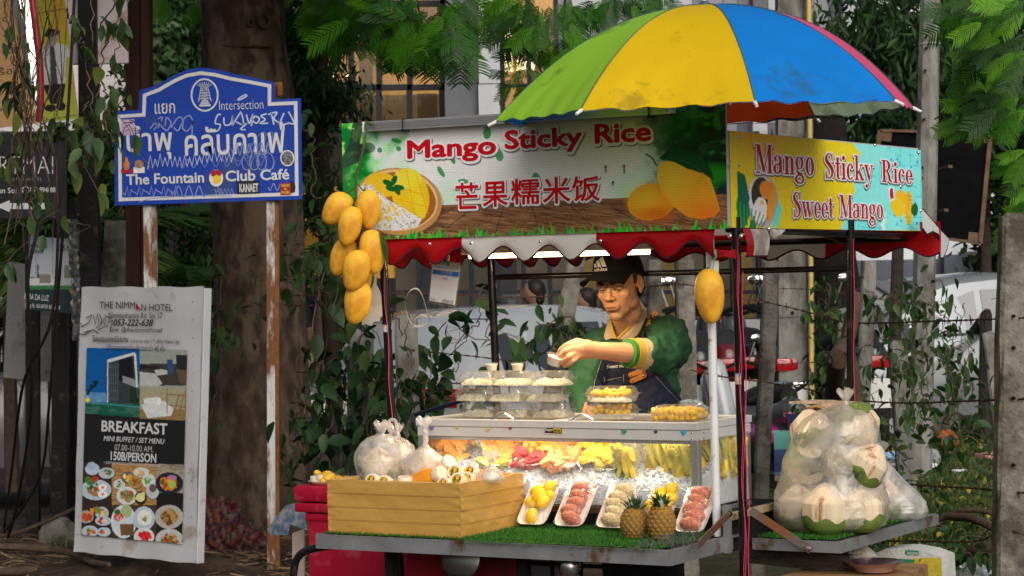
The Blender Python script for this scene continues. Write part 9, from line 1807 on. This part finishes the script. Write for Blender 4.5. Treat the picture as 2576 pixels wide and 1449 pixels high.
def brim(s,t):
 a=math.radians(-90+(s-.5)*148);ix,iy=.0862*math.cos(a),.010+.1042*math.sin(a);ox,oy=.092*math.cos(a)*1.0,-.060+.128*math.sin(a)
 if oy>iy:oy=iy-.001
 x=ix+(ox-ix)*t;y=iy+(oy-iy)*t;z=.0455-.016*math.sin(a)-.0-.016*t-.010*(abs(s-.5)*2)**2*t-.12*x*x/.09*t;return(x,y,z)
b=MB();b.grid(lambda s,t:cp(*brim(s,t)),30,10);b.grid(lambda s,t:cp(*(Vector(brim(s,t))+Vector((0,0,-.0035)))),30,10);b.build('brim',CAPB,man,smooth=True,world=True)
LOGO=mat('cap_logo',(.62,.60,.56),.6)
def fr_(x,z):
 q=max(0,min(1,(z-.040)/.100));ph=math.asin(min(1,q**(1/.92)));k=math.cos(ph)**.72;a=math.asin(max(-1,min(1,x/(.0865*max(k,.05)))));return cp(x*1.01,.010-.1045*k*math.cos(a)-.0046,z+.016*math.cos(a)*(1-ph/1.5708))
b=MB()
for k,(x0,h)in enumerate(((-.034,.016),(-.014,.028),(.006,.039))):
 pts=[(x0,.066),(x0+.0155,.066),(x0+.0155-h*.45,.066+h),(x0-h*.45+.001,.066+h*.8)];b.add([fr_(x,z)for x,z in pts],[(0,1,2,3)])
b.build('cap_emblem',LOGO,man,world=True,recalc=False)
tm_=text_mesh('adidas',.02,0,1,LOGO);cq=getco(tm_);lo_,hi_=cq.min(0),cq.max(0);nw=np.array([list(fr_(-.038+.062*(p[0]-lo_[0])/(hi_[0]-lo_[0]),.050+.014*(p[1]-lo_[1])/(hi_[1]-lo_[1])))for p in cq])-np.array(ML);setco(tm_,nw);link('cap_lettering',tm_,man)
JG=mat('jacket_green',(.022,.080,.036),.62,var=.10,scale=5,bump=.10,bscale=60);JG2=JG
jk=[('c',P(1545,885,7.87),P(1545,1052,7.86),.098,.102),('c',P(1632,872,7.87),P(1626,1052,7.86),.098,.106),('c',P(1520,868,7.86),P(1672,846,7.86),.058,.066),('e',P(1585,850,7.86),(.10,.07,.05)),('c',P(1672,848,7.84),P(1683,880,7.66),.074,.070),('c',P(1683,880,7.66),P(1662,893,7.52),.070,.057),('c',P(1664,893,7.52),P(1622,891,7.435),.058,.0485),('c',P(1512,878,7.85),P(1466,975,7.77),.068,.062),('c',P(1466,975,7.77),P(1476,1045,7.64),.060,.048)]
me=blob(jk,.005,8,.5);co=getco(me);no=getno(me);X,Y_c,Z=co[:,0],co[:,1],co[:,2]
fold=(np.abs(fbm(X*16+Z*9,Z*14-X*6,5,3)-.5)*2);fold2=(np.abs(fbm(X*9-Z*14,Z*8+X*10,15,3)-.5)*2)
armw=1/(1+np.exp(-(X-P(1640,0,7.6).x)*40));co=co+no*(((1-fold)**2*.013-.005)*(.55+armw)+((1-fold2)**2*.009-.004))[:,None]
setco(me,co);me.materials.append(JG);smoothall(me)
jme=me.copy();me.transform(Matrix.Translation(-ML));link('jacket',me,man)
ca_,cb2=P(1622,891,7.435),P(1578,888,7.39);dv_=(cb2-ca_)
for nm,t0,t1,m,r in(('cuff_tan',.0,.40,mat('cuff_tan',(.42,.30,.18),.7,bump=.3,bscale=200),.0505),('cuff_mustard',.40,.80,mat('cuff_mustard',(.40,.25,.03),.7,bump=.3,bscale=200),.0495),('cuff_green',.80,1.0,mat('cuff_green',(.03,.14,.03),.7),.0480)):
 b=MB();b.tube([ca_+dv_*(t0+(t1-t0)*k/4)for k in range(5)],[r*(1-.06*t0+.012*math.sin(k*2))for k in range(5)],26);b.build(nm,m,man,smooth=45,world=True)
COLM=mat('collar_tan',(.36,.25,.15),.7,var=.08,bump=.2,bscale=200);COLY=mat('collar_mustard',(.38,.24,.02),.65)
def ribbon(rows,m,nm,th_=.003):
 b=MB();n=len(rows[0]);vs=[p for r in rows for p in r];b.add(vs,[(i*n+k,i*n+k+1,(i+1)*n+k+1,(i+1)*n+k)for i in range(len(rows)-1)for k in range(n-1)])
 vs2=[p+Vector((0,.004,0))for p in vs];b.add(vs2,[(i*n+k,(i+1)*n+k,(i+1)*n+k+1,i*n+k+1)for i in range(len(rows)-1)for k in range(n-1)]);return b.build(nm,m,man,smooth=True,world=True)
in_r=cat([P(1553,852,7.735),P(1568,838,7.735),P(1586,818,7.75),P(1604,792,7.79),P(1612,778,7.85)],4);out_r=cat([P(1568,857,7.725),P(1592,852,7.73),P(1608,834,7.75),P(1622,806,7.79),P(1628,786,7.85)],4);ribbon([in_r,[a.lerp(c_,.5)+Vector((0,-.006,.004))for a,c_ in zip(in_r,out_r)],out_r],COLM,'collar')
in_l=cat([P(1549,852,7.735),P(1542,836,7.745),P(1537,815,7.76),P(1535,800,7.79)],4);out_l=cat([P(1524,856,7.74),P(1520,846,7.745),P(1524,826,7.76),P(1530,804,7.79)],4);ribbon([in_l,[a.lerp(c_,.5)+Vector((0,-.006,.004))for a,c_ in zip(in_l,out_l)],out_l],COLM,'collar')
for ln,o_ in((in_r,-1),(in_l,1)):b=MB();b.tube([p+Vector((0,-.004,0))for p in ln],.0042,6);b.build('collar_edge',COLY,man,smooth=True,world=True)
b=MB();b.tube(cat([P(1512,858,7.745),P(1536,860,7.735),P(1560,860,7.73),P(1585,858,7.73)],4),.0050,6);b.build('placket',mat('placket_dark',(.015,.06,.025),.6),man,smooth=True,world=True)
DEN=mat('denim_dark',(.018,.022,.046),.85,var=.3,scale=90,bump=.4,bscale=400,stretch=(1,1,2))
bm=bmesh.new();bm.from_mesh(jme);bm.normal_update()
def cutp(u0,v0,u1,v1,keep_left):
 p,q=P(u0,v0,7.75),P(u1,v1,7.75);o=Vector((0,0,HC));n=(p-o).cross(q-o).normalized()
 if not keep_left:n=-n
 bmesh.ops.bisect_plane(bm,geom=bm.verts[:]+bm.edges[:]+bm.faces[:],plane_co=p,plane_no=n,clear_outer=True,dist=1e-6)
def side(u0,v0,u1,v1,uk,vk):
 p,q=P(u0,v0,7.75),P(u1,v1,7.75);o=Vector((0,0,HC));n=(p-o).cross(q-o).normalized();k=(P(uk,vk,7.75)-o).dot(n)>0
 if k:n=-n
 bmesh.ops.bisect_plane(bm,geom=bm.verts[:]+bm.edges[:]+bm.faces[:],plane_co=o,plane_no=n,clear_outer=True,dist=1e-6)
side(1514,880,1486,990,1580,950);side(1618,880,1722,1020,1580,950);side(1500,884,1640,874,1580,950)
bmesh.ops.delete(bm,geom=[v for v in bm.verts if v.normal.y>.25 or v.co.y<7.60],context='VERTS');bm.normal_update()
top_z=P(1580,880,7.7).z
for v in bm.verts:v.co+=v.normal*.008
am=bpy.data.meshes.new('apron');bm.to_mesh(am);bm.free();am.materials.clear();am.materials.append(DEN);smoothall(am);am.transform(Matrix.Translation(-ML));link('apron',am,man);bpy.data.meshes.remove(jme)
from mathutils.bvhtree import BVHTree
ap=[o for o in man.children if o.name=='apron'][0]if False else[o for o in bpy.data.objects if o.parent==man and o.name=='apron'][0]
bvh=BVHTree.FromPolygons([v.co+ML for v in ap.data.vertices],[tuple(p.vertices)for p in ap.data.polygons])
jo=[o for o in bpy.data.objects if o.parent==man and o.name=='jacket'][0];bvj=BVHTree.FromPolygons([v.co+ML for v in jo.data.vertices],[tuple(p.vertices)for p in jo.data.polygons])
def onap(u,v,off=.002,t=None):
 o=Vector((0,0,HC));r=ray(u,v).normalized();h=(t or bvh).ray_cast(o,r)
 if h[0]is None:h=bvj.ray_cast(o,r)
 return(h[0]-r*off)if h[0]is not None else P(u,v,7.75)
STI=mat('stitch_pale',(.35,.33,.30),.8);LEA=mat('tan_leather',(.36,.13,.025),.5,var=.12,scale=30,coat=.2);BRS=mat('brass',(.55,.36,.10),.3,.9)
def seam(pts,r=.0008,nm='stitching',m=None):
 b=MB();q=[]
 for(u0,v0),(u1,v1)in zip(pts[:-1],pts[1:]):
  for k in range(10):t=k/10;q.append(onap(u0+(u1-u0)*t,v0+(v1-v0)*t))
 b.tube(q,r,4);b.build(nm,m or STI,man,world=True)
seam([(1513,905),(1496,960),(1492,990)]);seam([(1648,945),(1680,980),(1712,1014)]);seam([(1520,958),(1568,948)]);seam([(1568,942),(1569,962)]);seam([(1520,948),(1521,966)])
tq=text_mesh('Sweet mango',.02,.2,1,mat('thread_white',(.6,.58,.52),.7));cq=getco(tq);lo_,hi_=cq.min(0),cq.max(0)
setco(tq,np.array([list(onap(1526+62*(p[0]-lo_[0])/(hi_[0]-lo_[0]),930-5*(p[0]-lo_[0])/(hi_[0]-lo_[0])-12*(p[1]-lo_[1])/(hi_[1]-lo_[1]),.003))for p in cq])-np.array(ML));link('embroidery',tq,man)
for(u0,v0,u1,v1,w_)in((1586,943,1618,932,12),(1590,958,1620,945,13)):
 p,q=onap(u0,v0,.005),onap(u1,v1,.005);b=MB();b.bar(p,q,w_*7.7/FU,.004,up=(0,-1,.2));
 for c_ in(p,q):b.tube([c_+Vector((0,-.002,0)),c_+Vector((0,.002,0))],w_*7.7/FU/2,14)
 o=b.build('leather_tab',LEA,man,world=True);b=MB()
 for t in(.05,.95):c_=p.lerp(q,t);b.ball(c_+Vector((0,-.004,0)),(.0038,.002,.0038),10)
 b.build('rivet',BRS,o,smooth=True,world=True)
st_pts=[onap(u,v,.004,bvj)for u,v in((1650,782),(1645,792),(1638,806),(1630,822),(1622,840),(1616,856),(1612,880))]
b=MB()
for i in range(3):b.bar(st_pts[i],st_pts[i+1],.019,.004,up=(0,-1,0))
o=b.build('strap',LEA,man,world=True);b=MB()
for i in range(3,6):b.bar(st_pts[i],st_pts[i+1],.014,.004,up=(0,-1,0))
b.build('strap',DEN,man,world=True);b=MB();b.ball(onap(1642,796,.008,bvj),(.0035,.002,.0035),8);b.ball(onap(1634,814,.008,bvj),(.0035,.002,.0035),8);b.bar(onap(1623,826,.008,bvj),onap(1636,828,.008,bvj),.004,.002,up=(0,-1,0));b.build('buckle',BRS,o,smooth=True,world=True)
me=blob([(t[0],t[1],t[2],t[3]+.015,t[4]+.018)for t in legs if t[0]=='c' and t[3]>.05]+[('c',hipL+Vector((0,0,.10)),hipR+Vector((0,0,.10)),.10,.10)],.012,3);me.materials.append(mat('dark_trousers',(.02,.02,.025),.8));smoothall(me);me.transform(Matrix.Translation(-ML));link('trousers',me,man)
for l in legs[2::3]:me=blob([('c',l[1],l[2],.044,.038)],.008,3);me.materials.append(mat('shoe_black',(.02,.02,.02),.6));smoothall(me);me.transform(Matrix.Translation(-ML));link('shoe',me,man)
th=saucecup(0,0,0,0,'small cup of coconut cream held in the fingertips of the seller',P(1392,919,7.295),rot=(.15,.30,0));th.scale=(1.35,)*3
